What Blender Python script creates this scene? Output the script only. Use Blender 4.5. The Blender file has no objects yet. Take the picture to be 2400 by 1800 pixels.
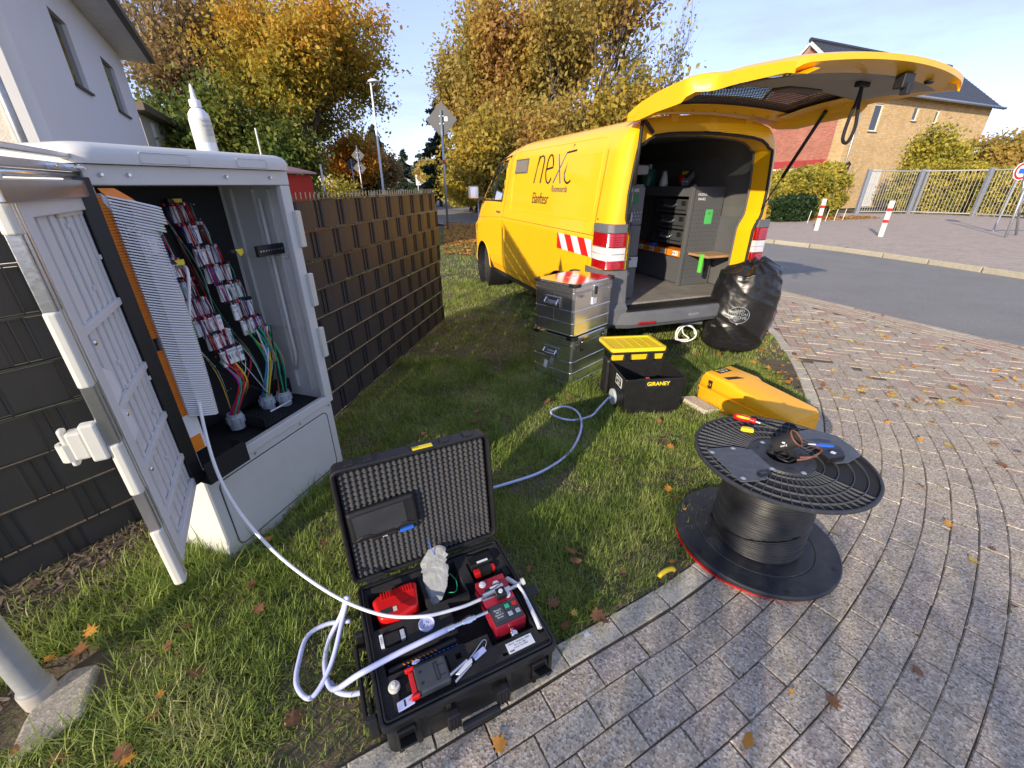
import bpy, bmesh, math, random
import numpy as np
from mathutils import Vector, Matrix, noise as mnoise
R = math.radians; PI = math.pi
random.seed(7); rng = np.random.default_rng(7)
sc = bpy.context.scene; COL = sc.collection

# ---------------------------------------------------------------- camera, sky, sun, exposure
FPX, PITCH, H = 985.0, R(25.4), 1.62
cd = bpy.data.cameras.new('camera'); cd.lens = FPX / 2400 * 36; cd.sensor_width = 36
cd.clip_start = 0.02; cd.clip_end = 2000
cam = bpy.data.objects.new('camera', cd); COL.objects.link(cam)
cam.location = (0, 0, H); cam.rotation_euler = (R(90) - PITCH, 0, 0); sc.camera = cam

SUN_AZ, SUN_EL = 213.0, 18.0          # azimuth clockwise from +Y, elevation
w = bpy.data.worlds.new('World'); sc.world = w; w.use_nodes = True
nt = w.node_tree; nt.nodes.clear()
sky = nt.nodes.new('ShaderNodeTexSky'); sky.sky_type = 'NISHITA'; sky.sun_disc = False
sky.sun_elevation = R(SUN_EL); sky.sun_rotation = R(SUN_AZ); sky.air_density = 0.8; sky.dust_density = 0.1; sky.ozone_density = 2.5
bg = nt.nodes.new('ShaderNodeBackground'); bg.inputs[1].default_value = 0.15
out = nt.nodes.new('ShaderNodeOutputWorld')
tc = nt.nodes.new('ShaderNodeTexCoord'); mp = nt.nodes.new('ShaderNodeMapping')
mp.inputs['Scale'].default_value = (1.2, 1.2, 6.0); mp.inputs['Rotation'].default_value = (0.15, 0.25, 0.5)
nz = nt.nodes.new('ShaderNodeTexNoise'); nz.inputs['Scale'].default_value = 2.2; nz.inputs['Detail'].default_value = 7; nz.inputs['Roughness'].default_value = .62
rp_ = nt.nodes.new('ShaderNodeValToRGB'); rp_.color_ramp.elements[0].position = .47; rp_.color_ramp.elements[1].position = .74
rp_.color_ramp.elements[0].color = (.5,) * 3 + (1,); rp_.color_ramp.elements[1].color = (.92,) * 3 + (1,)
mx = nt.nodes.new('ShaderNodeMix'); mx.data_type = 'RGBA'
mx.inputs[7].default_value = (1.42, 1.64, 2.35, 1)
nt.links.new(tc.outputs['Generated'], mp.inputs[0]); nt.links.new(mp.outputs[0], nz.inputs['Vector']); nt.links.new(nz.outputs[0], rp_.inputs[0])
nt.links.new(rp_.outputs[0], mx.inputs[0]); tn = nt.nodes.new('ShaderNodeMix'); tn.data_type = 'RGBA'; tn.blend_type = 'MULTIPLY'; tn.inputs[0].default_value = 1; tn.inputs[7].default_value = (.88, .72, .82, 1)
nt.links.new(sky.outputs[0], tn.inputs[6]); nt.links.new(tn.outputs[2], mx.inputs[6]); nt.links.new(mx.outputs[2], bg.inputs[0]); nt.links.new(bg.outputs[0], out.inputs[0])

sd = bpy.data.lights.new('sun', 'SUN'); sd.energy = 2.25; sd.angle = R(0.55); sd.color = (1.0, 0.86, 0.66)
sun = bpy.data.objects.new('sun', sd); COL.objects.link(sun)
sdir = Vector((-math.sin(R(SUN_AZ)) * math.cos(R(SUN_EL)), -math.cos(R(SUN_AZ)) * math.cos(R(SUN_EL)), -math.sin(R(SUN_EL))))
sun.rotation_euler = sdir.to_track_quat('-Z', 'Y').to_euler()
sc.view_settings.view_transform = 'Standard'; sc.view_settings.look = 'None'
sc.view_settings.exposure = 1.5; sc.view_settings.gamma = 1; sc.view_settings.use_curve_mapping = False
sc.cycles.use_denoising = True
sc.cycles.max_bounces = 8; sc.cycles.transparent_max_bounces = 12

# ---------------------------------------------------------------- layout helpers
cP, sP = math.cos(PITCH), math.sin(PITCH)
def ray(px, py):
    a = (px - 1200) / FPX; b = (900 - py) / FPX
    return Vector((a, cP + b * sP, -sP + b * cP))
def gp(px, py, z=0.0):
    d = ray(px, py); t = (z - H) / d.z; return Vector((d.x * t, d.y * t, z))
def hp(px, py, Y):
    d = ray(px, py); t = Y / d.y; return Vector((d.x * t, Y, H + d.z * t))
def wp(px, py, P0, dr):
    "distance along and height where the sight line meets the vertical plane through P0 along dr"
    d = ray(px, py); n = (-dr[1], dr[0]); t = (P0[0] * n[0] + P0[1] * n[1]) / (d.x * n[0] + d.y * n[1])
    return (dr[0] * (d.x * t - P0[0]) + dr[1] * (d.y * t - P0[1]), H + d.z * t)

# ---------------------------------------------------------------- materials
def rgb(r, g=None, b=None):
    return (r, r, r, 1) if g is None else (r, g, b, 1)
def mat(name, c, r=.6, m=0., var=.12, vs=5., bump=0., bs=90., coat=0., rnd=0., dirt=0., dc=(.2, .17, .13), spec=.5, aniso=None, det=5.):
    M = bpy.data.materials.new(name); M.use_nodes = True; n = M.node_tree.nodes; L = M.node_tree.links
    p = n['Principled BSDF']; c = tuple(c[:3])
    p.inputs['Roughness'].default_value = r; p.inputs['Metallic'].default_value = m
    p.inputs['Specular IOR Level'].default_value = spec
    if coat: p.inputs['Coat Weight'].default_value = coat; p.inputs['Coat Roughness'].default_value = .04
    t = n.new('ShaderNodeTexCoord'); a = n.new('ShaderNodeTexNoise'); a.inputs['Scale'].default_value = vs; a.inputs['Detail'].default_value = det
    L.new(t.outputs['Object'], a.inputs['Vector'])
    x = n.new('ShaderNodeMix'); x.data_type = 'RGBA'
    x.inputs[6].default_value = tuple(v * (1 - var * 1.6) for v in c) + (1,); x.inputs[7].default_value = tuple(min(1, v * (1 + var * 1.6)) for v in c) + (1,)
    L.new(a.outputs[0], x.inputs[0]); last = x.outputs[2]
    if rnd:
        o = n.new('ShaderNodeObjectInfo'); g = n.new('ShaderNodeNewGeometry'); ad = n.new('ShaderNodeMath'); ad.operation = 'ADD'
        L.new(o.outputs['Random'], ad.inputs[0]); L.new(g.outputs['Random Per Island'], ad.inputs[1])
        fr = n.new('ShaderNodeMath'); fr.operation = 'FRACT'; L.new(ad.outputs[0], fr.inputs[0])
        mr = n.new('ShaderNodeMapRange'); mr.inputs[3].default_value = 1 - rnd; mr.inputs[4].default_value = 1 + rnd; L.new(fr.outputs[0], mr.inputs[0])
        h = n.new('ShaderNodeHueSaturation'); L.new(mr.outputs[0], h.inputs['Value']); L.new(last, h.inputs['Color']); last = h.outputs[0]
    if dirt:
        d = n.new('ShaderNodeTexNoise'); d.inputs['Scale'].default_value = vs * 2.3; d.inputs['Detail'].default_value = 8; d.inputs['Roughness'].default_value = .7
        L.new(t.outputs['Object'], d.inputs['Vector'])
        q = n.new('ShaderNodeMapRange'); q.inputs[1].default_value = .48; q.inputs[2].default_value = .75; q.inputs[4].default_value = dirt
        L.new(d.outputs[0], q.inputs[0]); y = n.new('ShaderNodeMix'); y.data_type = 'RGBA'; y.inputs[7].default_value = dc + (1,)
        L.new(q.outputs[0], y.inputs[0]); L.new(last, y.inputs[6]); last = y.outputs[2]
        rr = n.new('ShaderNodeMapRange'); rr.inputs[3].default_value = r; rr.inputs[4].default_value = min(1, r + .35); L.new(q.outputs[0], rr.inputs[0]); L.new(rr.outputs[0], p.inputs['Roughness'])
    L.new(last, p.inputs['Base Color'])
    if bump:
        b = n.new('ShaderNodeBump'); b.inputs['Strength'].default_value = bump; b.inputs['Distance'].default_value = .01
        e = n.new('ShaderNodeTexNoise'); e.inputs['Scale'].default_value = bs; e.inputs['Detail'].default_value = 4
        L.new(t.outputs['Object'], e.inputs['Vector']); L.new(e.outputs[0], b.inputs['Height']); L.new(b.outputs[0], p.inputs['Normal'])
    return M

def leafmat(name, cols, trl=.45, ns=.35, zr=None, rough=.5):
    M = bpy.data.materials.new(name); M.use_nodes = True; n = M.node_tree.nodes; L = M.node_tree.links
    p = n['Principled BSDF']; p.inputs['Roughness'].default_value = rough; p.inputs['Specular IOR Level'].default_value = .3
    g = n.new('ShaderNodeNewGeometry'); a = n.new('ShaderNodeTexNoise'); a.inputs['Scale'].default_value = ns; a.inputs['Detail'].default_value = 3
    L.new(g.outputs['Position'], a.inputs['Vector'])
    mr = n.new('ShaderNodeMapRange'); mr.inputs[1].default_value = .3; mr.inputs[2].default_value = .7; L.new(a.outputs[0], mr.inputs[0])
    m1 = n.new('ShaderNodeMath'); m1.operation = 'MULTIPLY_ADD'; m1.inputs[1].default_value = .6 if zr is None else .3
    L.new(mr.outputs[0], m1.inputs[0])
    m2 = n.new('ShaderNodeMath'); m2.operation = 'MULTIPLY'; m2.inputs[1].default_value = .4; L.new(g.outputs['Random Per Island'], m2.inputs[0])
    if zr:
        sx = n.new('ShaderNodeSeparateXYZ'); L.new(g.outputs['Position'], sx.inputs[0])
        zz = n.new('ShaderNodeMapRange'); zz.inputs[1].default_value = zr[0]; zz.inputs[2].default_value = zr[1]; zz.inputs[4].default_value = .45; L.new(sx.outputs[2], zz.inputs[0])
        m3 = n.new('ShaderNodeMath'); m3.operation = 'ADD'; L.new(zz.outputs[0], m3.inputs[0]); L.new(m2.outputs[0], m3.inputs[1]); L.new(m3.outputs[0], m1.inputs[2])
    else: L.new(m2.outputs[0], m1.inputs[2])
    r = n.new('ShaderNodeValToRGB'); cr = r.color_ramp
    while len(cr.elements) < len(cols): cr.elements.new(.5)
    for i, c in enumerate(cols): cr.elements[i].position = .08 + .84 * i / max(1, len(cols) - 1); cr.elements[i].color = tuple(c) + (1,)
    L.new(m1.outputs[0], r.inputs[0]); L.new(r.outputs[0], p.inputs['Base Color'])
    t = n.new('ShaderNodeBsdfTranslucent'); L.new(r.outputs[0], t.inputs['Color']); x = n.new('ShaderNodeMixShader'); x.inputs[0].default_value = trl
    L.new(p.outputs[0], x.inputs[1]); L.new(t.outputs[0], x.inputs[2]); L.new(x.outputs[0], n['Material Output'].inputs[0])
    return M

def glassmat(name, tint=(.6, .65, .65), mixf=.55, r=.02):
    M = bpy.data.materials.new(name); M.use_nodes = True; n = M.node_tree.nodes; L = M.node_tree.links
    gl = n.new('ShaderNodeBsdfGlossy'); gl.inputs['Roughness'].default_value = r
    tr = n.new('ShaderNodeBsdfTransparent'); tr.inputs[0].default_value = tint + (1,)
    lw = n.new('ShaderNodeLayerWeight'); lw.inputs[0].default_value = mixf
    x = n.new('ShaderNodeMixShader'); L.new(lw.outputs['Fresnel'], x.inputs[0]); L.new(tr.outputs[0], x.inputs[1]); L.new(gl.outputs[0], x.inputs[2]); L.new(x.outputs[0], n['Material Output'].inputs[0])
    return M

def pavermat(name, cols, sp=1.0):
    M = bpy.data.materials.new(name); M.use_nodes = True; n = M.node_tree.nodes; L = M.node_tree.links
    p = n['Principled BSDF']; p.inputs['Roughness'].default_value = .93; p.inputs['Specular IOR Level'].default_value = .2
    g = n.new('ShaderNodeNewGeometry'); o = n.new('ShaderNodeObjectInfo')
    ad = n.new('ShaderNodeMath'); ad.operation = 'ADD'; L.new(o.outputs['Random'], ad.inputs[0]); L.new(g.outputs['Random Per Island'], ad.inputs[1])
    fr = n.new('ShaderNodeMath'); fr.operation = 'FRACT'; L.new(ad.outputs[0], fr.inputs[0])
    big = n.new('ShaderNodeTexNoise'); big.inputs['Scale'].default_value = 1.3; big.inputs['Detail'].default_value = 5; L.new(g.outputs['Position'], big.inputs['Vector'])
    mm = n.new('ShaderNodeMath'); mm.operation = 'MULTIPLY_ADD'; mm.inputs[1].default_value = .55; L.new(fr.outputs[0], mm.inputs[0])
    m0 = n.new('ShaderNodeMath'); m0.operation = 'MULTIPLY'; m0.inputs[1].default_value = .45; L.new(big.outputs[0], m0.inputs[0]); L.new(m0.outputs[0], mm.inputs[2])
    r = n.new('ShaderNodeValToRGB'); cr = r.color_ramp
    while len(cr.elements) < len(cols): cr.elements.new(.5)
    for i, c in enumerate(cols): cr.elements[i].position = .1 + .75 * i / (len(cols) - 1); cr.elements[i].color = tuple(c) + (1,)
    L.new(mm.outputs[0], r.inputs[0])
    v = n.new('ShaderNodeTexVoronoi'); v.inputs['Scale'].default_value = 150; L.new(g.outputs['Position'], v.inputs['Vector'])
    sep = n.new('ShaderNodeSeparateColor'); L.new(v.outputs['Color'], sep.inputs[0])
    s1 = n.new('ShaderNodeMapRange'); s1.inputs[1].default_value = .45; s1.inputs[2].default_value = 1; s1.inputs[4].default_value = .75 * sp; L.new(sep.outputs[0], s1.inputs[0])
    x = n.new('ShaderNodeMix'); x.data_type = 'RGBA'; x.inputs[7].default_value = (.72, .67, .57, 1); L.new(s1.outputs[0], x.inputs[0]); L.new(r.outputs[0], x.inputs[6])
    s2 = n.new('ShaderNodeMapRange'); s2.inputs[1].default_value = .55; s2.inputs[2].default_value = 1; s2.inputs[4].default_value = .8 * sp; L.new(sep.outputs[1], s2.inputs[0])
    y = n.new('ShaderNodeMix'); y.data_type = 'RGBA'; y.inputs[7].default_value = (.13, .12, .10, 1); L.new(s2.outputs[0], y.inputs[0]); L.new(x.outputs[2], y.inputs[6])
    st = n.new('ShaderNodeTexNoise'); st.inputs['Scale'].default_value = 9; st.inputs['Detail'].default_value = 8; st.inputs['Roughness'].default_value = .7; L.new(g.outputs['Position'], st.inputs['Vector'])
    s3 = n.new('ShaderNodeMapRange'); s3.inputs[1].default_value = .5; s3.inputs[2].default_value = .72; s3.inputs[4].default_value = .4; L.new(st.outputs[0], s3.inputs[0])
    z = n.new('ShaderNodeMix'); z.data_type = 'RGBA'; z.inputs[7].default_value = (.19, .17, .12, 1); L.new(s3.outputs[0], z.inputs[0]); L.new(y.outputs[2], z.inputs[6])
    L.new(z.outputs[2], p.inputs['Base Color'])
    b = n.new('ShaderNodeBump'); b.inputs['Strength'].default_value = .45 * sp; b.inputs['Distance'].default_value = .003; L.new(v.outputs['Distance'], b.inputs['Height']); L.new(b.outputs[0], p.inputs['Normal'])
    return M

def brickmat(name, c1, c2, mortar, s=1.0):
    M = bpy.data.materials.new(name); M.use_nodes = True; n = M.node_tree.nodes; L = M.node_tree.links
    p = n['Principled BSDF']; p.inputs['Roughness'].default_value = .85
    t = n.new('ShaderNodeTexCoord'); sx = n.new('ShaderNodeSeparateXYZ'); cx = n.new('ShaderNodeCombineXYZ')
    L.new(t.outputs['Object'], sx.inputs[0]); L.new(sx.outputs[0], cx.inputs[0]); L.new(sx.outputs[2], cx.inputs[1])
    b = n.new('ShaderNodeTexBrick'); b.inputs['Scale'].default_value = s; b.inputs['Brick Width'].default_value = .29; b.inputs['Row Height'].default_value = .105
    b.inputs['Mortar Size'].default_value = .009; b.inputs['Color1'].default_value = c1 + (1,); b.inputs['Color2'].default_value = c2 + (1,); b.inputs['Mortar'].default_value = mortar + (1,)
    L.new(cx.outputs[0], b.inputs['Vector'])
    a = n.new('ShaderNodeTexNoise'); a.inputs['Scale'].default_value = 1.1; a.inputs['Detail'].default_value = 6; L.new(t.outputs['Object'], a.inputs['Vector'])
    h = n.new('ShaderNodeHueSaturation'); mr = n.new('ShaderNodeMapRange'); mr.inputs[3].default_value = .75; mr.inputs[4].default_value = 1.25; L.new(a.outputs[0], mr.inputs[0])
    L.new(mr.outputs[0], h.inputs['Value']); L.new(b.outputs[0], h.inputs['Color']); L.new(h.outputs[0], p.inputs['Base Color'])
    bp = n.new('ShaderNodeBump'); bp.inputs['Strength'].default_value = .6; bp.inputs['Distance'].default_value = .02; bp.invert = True; L.new(b.outputs['Fac'], bp.inputs['Height']); L.new(bp.outputs[0], p.inputs['Normal'])
    return M

# ---------------------------------------------------------------- mesh helpers
class MB:
    def __init__(s): s.v = []; s.f = []; s.cuts = []
    def each(s, name, m, parent=None, **kw):      # one object for every piece added
        c = s.cuts + [(len(s.v), len(s.f))]
        for (v0, f0), (v1, f1) in zip(c, c[1:]):
            q = MB(); q.v = s.v[v0:v1]; q.f = [tuple(i - v0 for i in f) for f in s.f[f0:f1]]; q.build(name, m, parent, **kw)
    def add(s, vs, fs):
        s.cuts.append((len(s.v), len(s.f))); k = len(s.v); s.v += [tuple(v) for v in vs]; s.f += [tuple(i + k for i in f) for f in fs]; return s
    def box(s, x0, x1, y0, y1, z0, z1, M=None):
        vs = [Vector((x, y, z)) for z in (z0, z1) for y in (y0, y1) for x in (x0, x1)]
        if M is not None: vs = [M @ v for v in vs]
        return s.add(vs, [(0, 2, 3, 1), (4, 5, 7, 6), (0, 1, 5, 4), (2, 6, 7, 3), (0, 4, 6, 2), (1, 3, 7, 5)])
    def prism(s, poly, z0, z1, M=None):
        n = len(poly); vs = [Vector((x, y, z0)) for x, y in poly] + [Vector((x, y, z1)) for x, y in poly]
        if M is not None: vs = [M @ v for v in vs]
        return s.add(vs, [tuple(range(n))[::-1], tuple(range(n, 2 * n))] + [(i, (i + 1) % n, n + (i + 1) % n, n + i) for i in range(n)])
    def tube(s, pts, r, seg=8, caps=True):
        pts = [Vector(p) for p in pts]; n = len(pts); rs = r if hasattr(r, '__len__') else [r] * n; rings = []
        up = Vector((0, 0, 1)); prev = None
        for i, p in enumerate(pts):
            d = (pts[min(i + 1, n - 1)] - pts[max(i - 1, 0)])
            d = d.normalized() if d.length > 1e-9 else up
            a = prev if prev is not None else (Vector((1, 0, 0)) if abs(d.z) > .9 else up)
            a = (a - d * a.dot(d)); a = a.normalized() if a.length > 1e-6 else d.orthogonal().normalized(); b = d.cross(a); prev = a
            rings.append([p + (a * math.cos(2 * PI * k / seg) + b * math.sin(2 * PI * k / seg)) * rs[i] for k in range(seg)])
        vs = [q for rg in rings for q in rg]; fs = [(i * seg + k, i * seg + (k + 1) % seg, (i + 1) * seg + (k + 1) % seg, (i + 1) * seg + k) for i in range(n - 1) for k in range(seg)]
        if caps: fs += [tuple(range(seg))[::-1], tuple(range((n - 1) * seg, n * seg))]
        return s.add(vs, fs)
    def lathe(s, prof, seg=48, M=None, close=False):
        vs = [Vector((r * math.cos(2 * PI * k / seg), r * math.sin(2 * PI * k / seg), z)) for r, z in prof for k in range(seg)]
        if M is not None: vs = [M @ v for v in vs]
        n = len(prof); m = n if close else n - 1
        return s.add(vs, [(i * seg + k, i * seg + (k + 1) % seg, ((i + 1) % n) * seg + (k + 1) % seg, ((i + 1) % n) * seg + k) for i in range(m) for k in range(seg)])
    def grid(s, P):
        nr, nc = len(P), len(P[0]); return s.add([q for r_ in P for q in r_], [(i * nc + j, i * nc + j + 1, (i + 1) * nc + j + 1, (i + 1) * nc + j) for i in range(nr - 1) for j in range(nc - 1)])
    def build(s, name, m, parent=None, smooth=False, bevel=0., seg=2, solid=0., sharp=None):
        me = bpy.data.meshes.new(name); me.from_pydata(s.v, [], s.f); me.validate(); me.materials.append(m)
        if smooth:
            me.polygons.foreach_set('use_smooth', [True] * len(me.polygons))
            if sharp: me.set_sharp_from_angle(angle=R(sharp))
        o = bpy.data.objects.new(name, me); COL.objects.link(o)
        if parent is not None: o.parent = parent
        if solid: q = o.modifiers.new('s', 'SOLIDIFY'); q.thickness = solid; q.offset = 0
        if bevel: q = o.modifiers.new('b', 'BEVEL'); q.width = bevel; q.segments = seg; q.limit_method = 'ANGLE'; q.angle_limit = R(35)
        return o

def tag(o, label=None, cat=None, group=None, kind=None):
    if label: o['label'] = label
    if cat: o['category'] = cat
    if group: o['group'] = group
    if kind: o['kind'] = kind
    return o
def thing(name, label, cat, loc=(0, 0, 0), rz=0., group=None):
    o = bpy.data.objects.new(name, None); COL.objects.link(o); o.empty_display_size = .2
    o.location = loc; o.rotation_euler = (0, 0, rz); return tag(o, label, cat, group)
def dup(o, parent=None, **kw):
    c = o.copy(); COL.objects.link(c); c.parent = parent
    for ch in [x for x in COL.objects if x.parent == o]: dup(ch, c)
    return c
def npmesh(name, V, F, m, parent=None, smooth=False):
    me = bpy.data.meshes.new(name); nv = len(V); F = np.asarray(F, dtype=np.int32); k = F.shape[1]
    me.vertices.add(nv); me.vertices.foreach_set('co', np.ascontiguousarray(V, dtype=np.float32).ravel())
    me.loops.add(F.size); me.loops.foreach_set('vertex_index', F.ravel())
    me.polygons.add(len(F)); me.polygons.foreach_set('loop_start', np.arange(0, F.size, k, dtype=np.int32)); me.polygons.foreach_set('loop_total', np.full(len(F), k, dtype=np.int32))
    if smooth: me.polygons.foreach_set('use_smooth', [True] * len(F))
    me.update(calc_edges=True); me.materials.append(m)
    o = bpy.data.objects.new(name, me); COL.objects.link(o)
    if parent is not None: o.parent = parent
    return o
def crom(P, n=8):
    P = [Vector(p) for p in P]; out = []
    Q = [P[0] * 2 - P[1]] + P + [P[-1] * 2 - P[-2]]
    for i in range(1, len(Q) - 2):
        a, b, c, d = Q[i - 1:i + 3]
        for k in range(n):
            t = k / n; out.append(.5 * ((2 * b) + (c - a) * t + (2 * a - 5 * b + 4 * c - d) * t * t + (3 * b - a - 3 * c + d) * t ** 3))
    return out + [P[-1]]
def T(x=0, y=0, z=0, rx=0, ry=0, rz=0, s=1):
    return Matrix.Translation((x, y, z)) @ Matrix.Rotation(rz, 4, 'Z') @ Matrix.Rotation(ry, 4, 'Y') @ Matrix.Rotation(rx, 4, 'X') @ Matrix.Scale(s, 4)
def text(name, s, size, m, parent, M, ext=.0006, sx=1., shear=0., fn=None, align='CENTER', off=0.):
    c = bpy.data.curves.new(name, 'FONT'); c.body = s; c.size = size; c.extrude = ext; c.align_x = align; c.align_y = 'CENTER'; c.shear = shear; c.offset = off; c.resolution_u = 3
    o = bpy.data.objects.new(name, c); COL.objects.link(o); bpy.context.view_layer.update()
    me = bpy.data.meshes.new_from_object(o.evaluated_get(bpy.context.evaluated_depsgraph_get())); bpy.data.objects.remove(o)
    for v in me.vertices:
        q = Vector((v.co.x * sx, v.co.y, v.co.z)); v.co = fn(q) if fn else M @ q
    me.materials.clear(); me.materials.append(m)
    o = bpy.data.objects.new(name, me); COL.objects.link(o); o.parent = parent
    return o

# ================================================================ GROUND
EDGE = [(-3.4, -.95), (-2.0, -.1), (-.62, .62), (.18, 1.05), (.83, 1.42), (1.5, 1.93), (2.02, 2.45), (2.36, 2.95), (2.68, 3.6), (2.95, 4.3), (3.2, 5.2), (3.35, 6.5), (3.0, 8.2), (2.2, 10.2), (1.2, 12.0), (-.3, 14.3), (-1.6, 16.2), (-3.2, 19.5)]
NEAR = [(9.0, -2.), (7.2, 1.5), (6.3, 3.1), (5.68, 4.39), (5.33, 5.2), (4.9, 6.3), (4.4, 7.6), (3.7, 9.3), (2.7, 11.2), (1.3, 13.6), (-.6, 16.2), (-2.4, 19.0), (-5.0, 24.5), (-8.5, 40), (-14.5, 75), (-31, 170)]
FAR = [(15., -4.), (11.2, 2.), (10.3, 5.2), (9.75, 8.1), (8.95, 11.4), (7.85, 13.6), (5.9, 16.6), (3.5, 20.5), (1.2, 26), (-1.2, 33), (-4.3, 50), (-11, 85), (-28, 180)]
FAR_Z = .09
ec = [Vector((x, y, 0)) for x, y in EDGE]; EC = crom(ec, 6)
def plan(poly, zf):
    return [(x, y, zf) for x, y in poly]
def sheet(name, polyline_a, polyline_b, z, m, n=90):
    a = resamp(crom([Vector((x, y, 0)) for x, y in polyline_a], 6), n); b = resamp(crom([Vector((x, y, 0)) for x, y in polyline_b], 6), n)
    mb = MB(); mb.grid([[(a[i].x, a[i].y, z), (b[i].x, b[i].y, z)] for i in range(n)]); return mb
def resamp(P, n):
    d = [0]
    for i in range(1, len(P)): d.append(d[-1] + (P[i] - P[i - 1]).length)
    o = []; j = 0
    for k in range(n):
        s = d[-1] * k / (n - 1)
        while j < len(P) - 2 and d[j + 1] < s: j += 1
        t = (s - d[j]) / max(1e-9, d[j + 1] - d[j]); o.append(P[j].lerp(P[j + 1], min(1, max(0, t))))
    return o
m_soil = mat('soil', (.115, .088, .055), .95, var=.35, vs=9, bump=.8, bs=60, dirt=.75, dc=(.075, .095, .025))
m_field = mat('far_ground', (.07, .08, .03), .95, var=.3, vs=.6, bump=.4, bs=8, dirt=.6, dc=(.16, .09, .03))
m_sand = mat('joint_sand', (.12, .10, .07), .95, var=.3, vs=30, bump=.6, bs=300, dirt=.7, dc=(.035, .045, .015))
m_asph = mat('asphalt', (.235, .225, .20), .85, var=.12, vs=1.2, bump=.5, bs=400, dirt=.25, dc=(.3, .285, .255))
def speckle(M, amt=.35, sc_=500):
    n = M.node_tree.nodes; L = M.node_tree.links; p = n['Principled BSDF']; src = p.inputs['Base Color'].links[0].from_socket
    g = n.new('ShaderNodeNewGeometry'); v = n.new('ShaderNodeTexVoronoi'); v.inputs['Scale'].default_value = sc_; L.new(g.outputs['Position'], v.inputs['Vector'])
    s = n.new('ShaderNodeSeparateColor'); L.new(v.outputs['Color'], s.inputs[0]); mr = n.new('ShaderNodeMapRange'); mr.inputs[3].default_value = 1 - amt; mr.inputs[4].default_value = 1 + amt
    L.new(s.outputs[0], mr.inputs[0]); h = n.new('ShaderNodeHueSaturation'); L.new(mr.outputs[0], h.inputs['Value']); L.new(src, h.inputs['Color']); L.new(h.outputs[0], p.inputs['Base Color'])
    return M
speckle(m_asph, .35, 160)
tag(MB().box(-500, 500, -60, 900, -.5, -.09).build('ground', m_field), kind='structure')
tag(sheet('r', NEAR, FAR, -.012, m_asph).build('road', m_asph), kind='structure')
# verge: gently uneven soil between the fences and the paving
def dist_edge_np(P, line):
    A = np.array([[p.x, p.y] for p in line]); best = np.full(len(P), 1e9); side = np.zeros(len(P))
    for i in range(len(A) - 1):
        a, b = A[i], A[i + 1]; d = b - a; t = np.clip(((P - a) @ d) / (d @ d), 0, 1); q = a + t[:, None] * d; r_ = P - q; ds = np.hypot(r_[:, 0], r_[:, 1])
        cr = d[0] * r_[:, 1] - d[1] * r_[:, 0]; k = ds < best - 1e-9; best[k] = ds[k]; side[k] = np.sign(cr[k])
    return best * side          # positive: left of the line (grass side)
def hgt(x, y):
    return .012 * mnoise.noise(Vector((x * 2.1, y * 2.1, 0))) + .006 * mnoise.noise(Vector((x * 7, y * 7, 3)))
FC = Vector((-1.45, 2.38, 0)); FRD = Vector((.1797, .9837, 0)); FLD = Vector((-.54, -.84, 0)).normalized()
def bank(x, y):
    # soil bank at the foot of the left fence
    s = (Vector((x, y, 0)) - FC).dot(FLD); n = Vector((-FLD.y, FLD.x, 0)); dd = (Vector((x, y, 0)) - FC).dot(n)
    return .07 * math.exp(-(dd - .02) ** 2 / .05) * min(1, max(0, (s - .2) * 2)) if s > .2 else 0
mb = MB(); nx, ny = 130, 150
left = crom([Vector((-3.6, -.6, 0)), Vector((-4.2, .4, 0)), Vector((-3.9, 1.4, 0)), Vector((-3.4, 2.4, 0)), Vector((-3, 3.6, 0)), Vector((-2.6, 5, 0)), Vector((-2.7, 8, 0)), Vector((-3.2, 11, 0)), Vector((-4, 14, 0)), Vector((-5.5, 17, 0)), Vector((-8, 20, 0))], 8)
la = resamp(left, ny); lb = resamp(EC, ny)
mb.grid([[(lambda q: (q.x, q.y, hgt(q.x, q.y) - .008 + bank(q.x, q.y)))(la[i].lerp(lb[i], j / nx)) for j in range(nx + 1)] for i in range(ny)])
tag(mb.build('verge', m_soil, smooth=True), kind='structure')

# ---- paving laid in rows that follow the grass edge
m_pav = pavermat('exposed_aggregate_paver', [(.35, .265, .205), (.47, .385, .27), (.39, .31, .25), (.56, .47, .325)])
m_pav2 = pavermat('clay_coloured_paver', [(.34, .22, .165), (.42, .29, .215), (.42, .35, .255), (.48, .40, .29)], .45)
m_curb = pavermat('edging_concrete', [(.42, .37, .28), (.50, .45, .34), (.58, .52, .4)], .7)
m_kerb = pavermat('kerb_concrete', [(.32, .29, .22), (.38, .35, .27), (.42, .38, .3)], .5)
base = sheet('pv', [(p[0] - .0, p[1]) for p in EDGE], [NEAR[0], (8.2, -.4), (7.2, 1.5), (6.3, 3.1), (5.68, 4.39), (5.33, 5.2), (5.1, 5.8), (4.9, 6.3), (4.65, 6.95), (4.4, 7.6), (4.05, 8.45), (3.7, 9.3), (3.2, 10.2), (2.7, 11.2), (1.3, 13.6), (-.6, 16.2), (-2, 18.3), (-2.6, 19.4)], -.009, m_sand).build('pavement', m_sand)
base.data.materials[0] = m_sand; tag(base, kind='structure')
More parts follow.
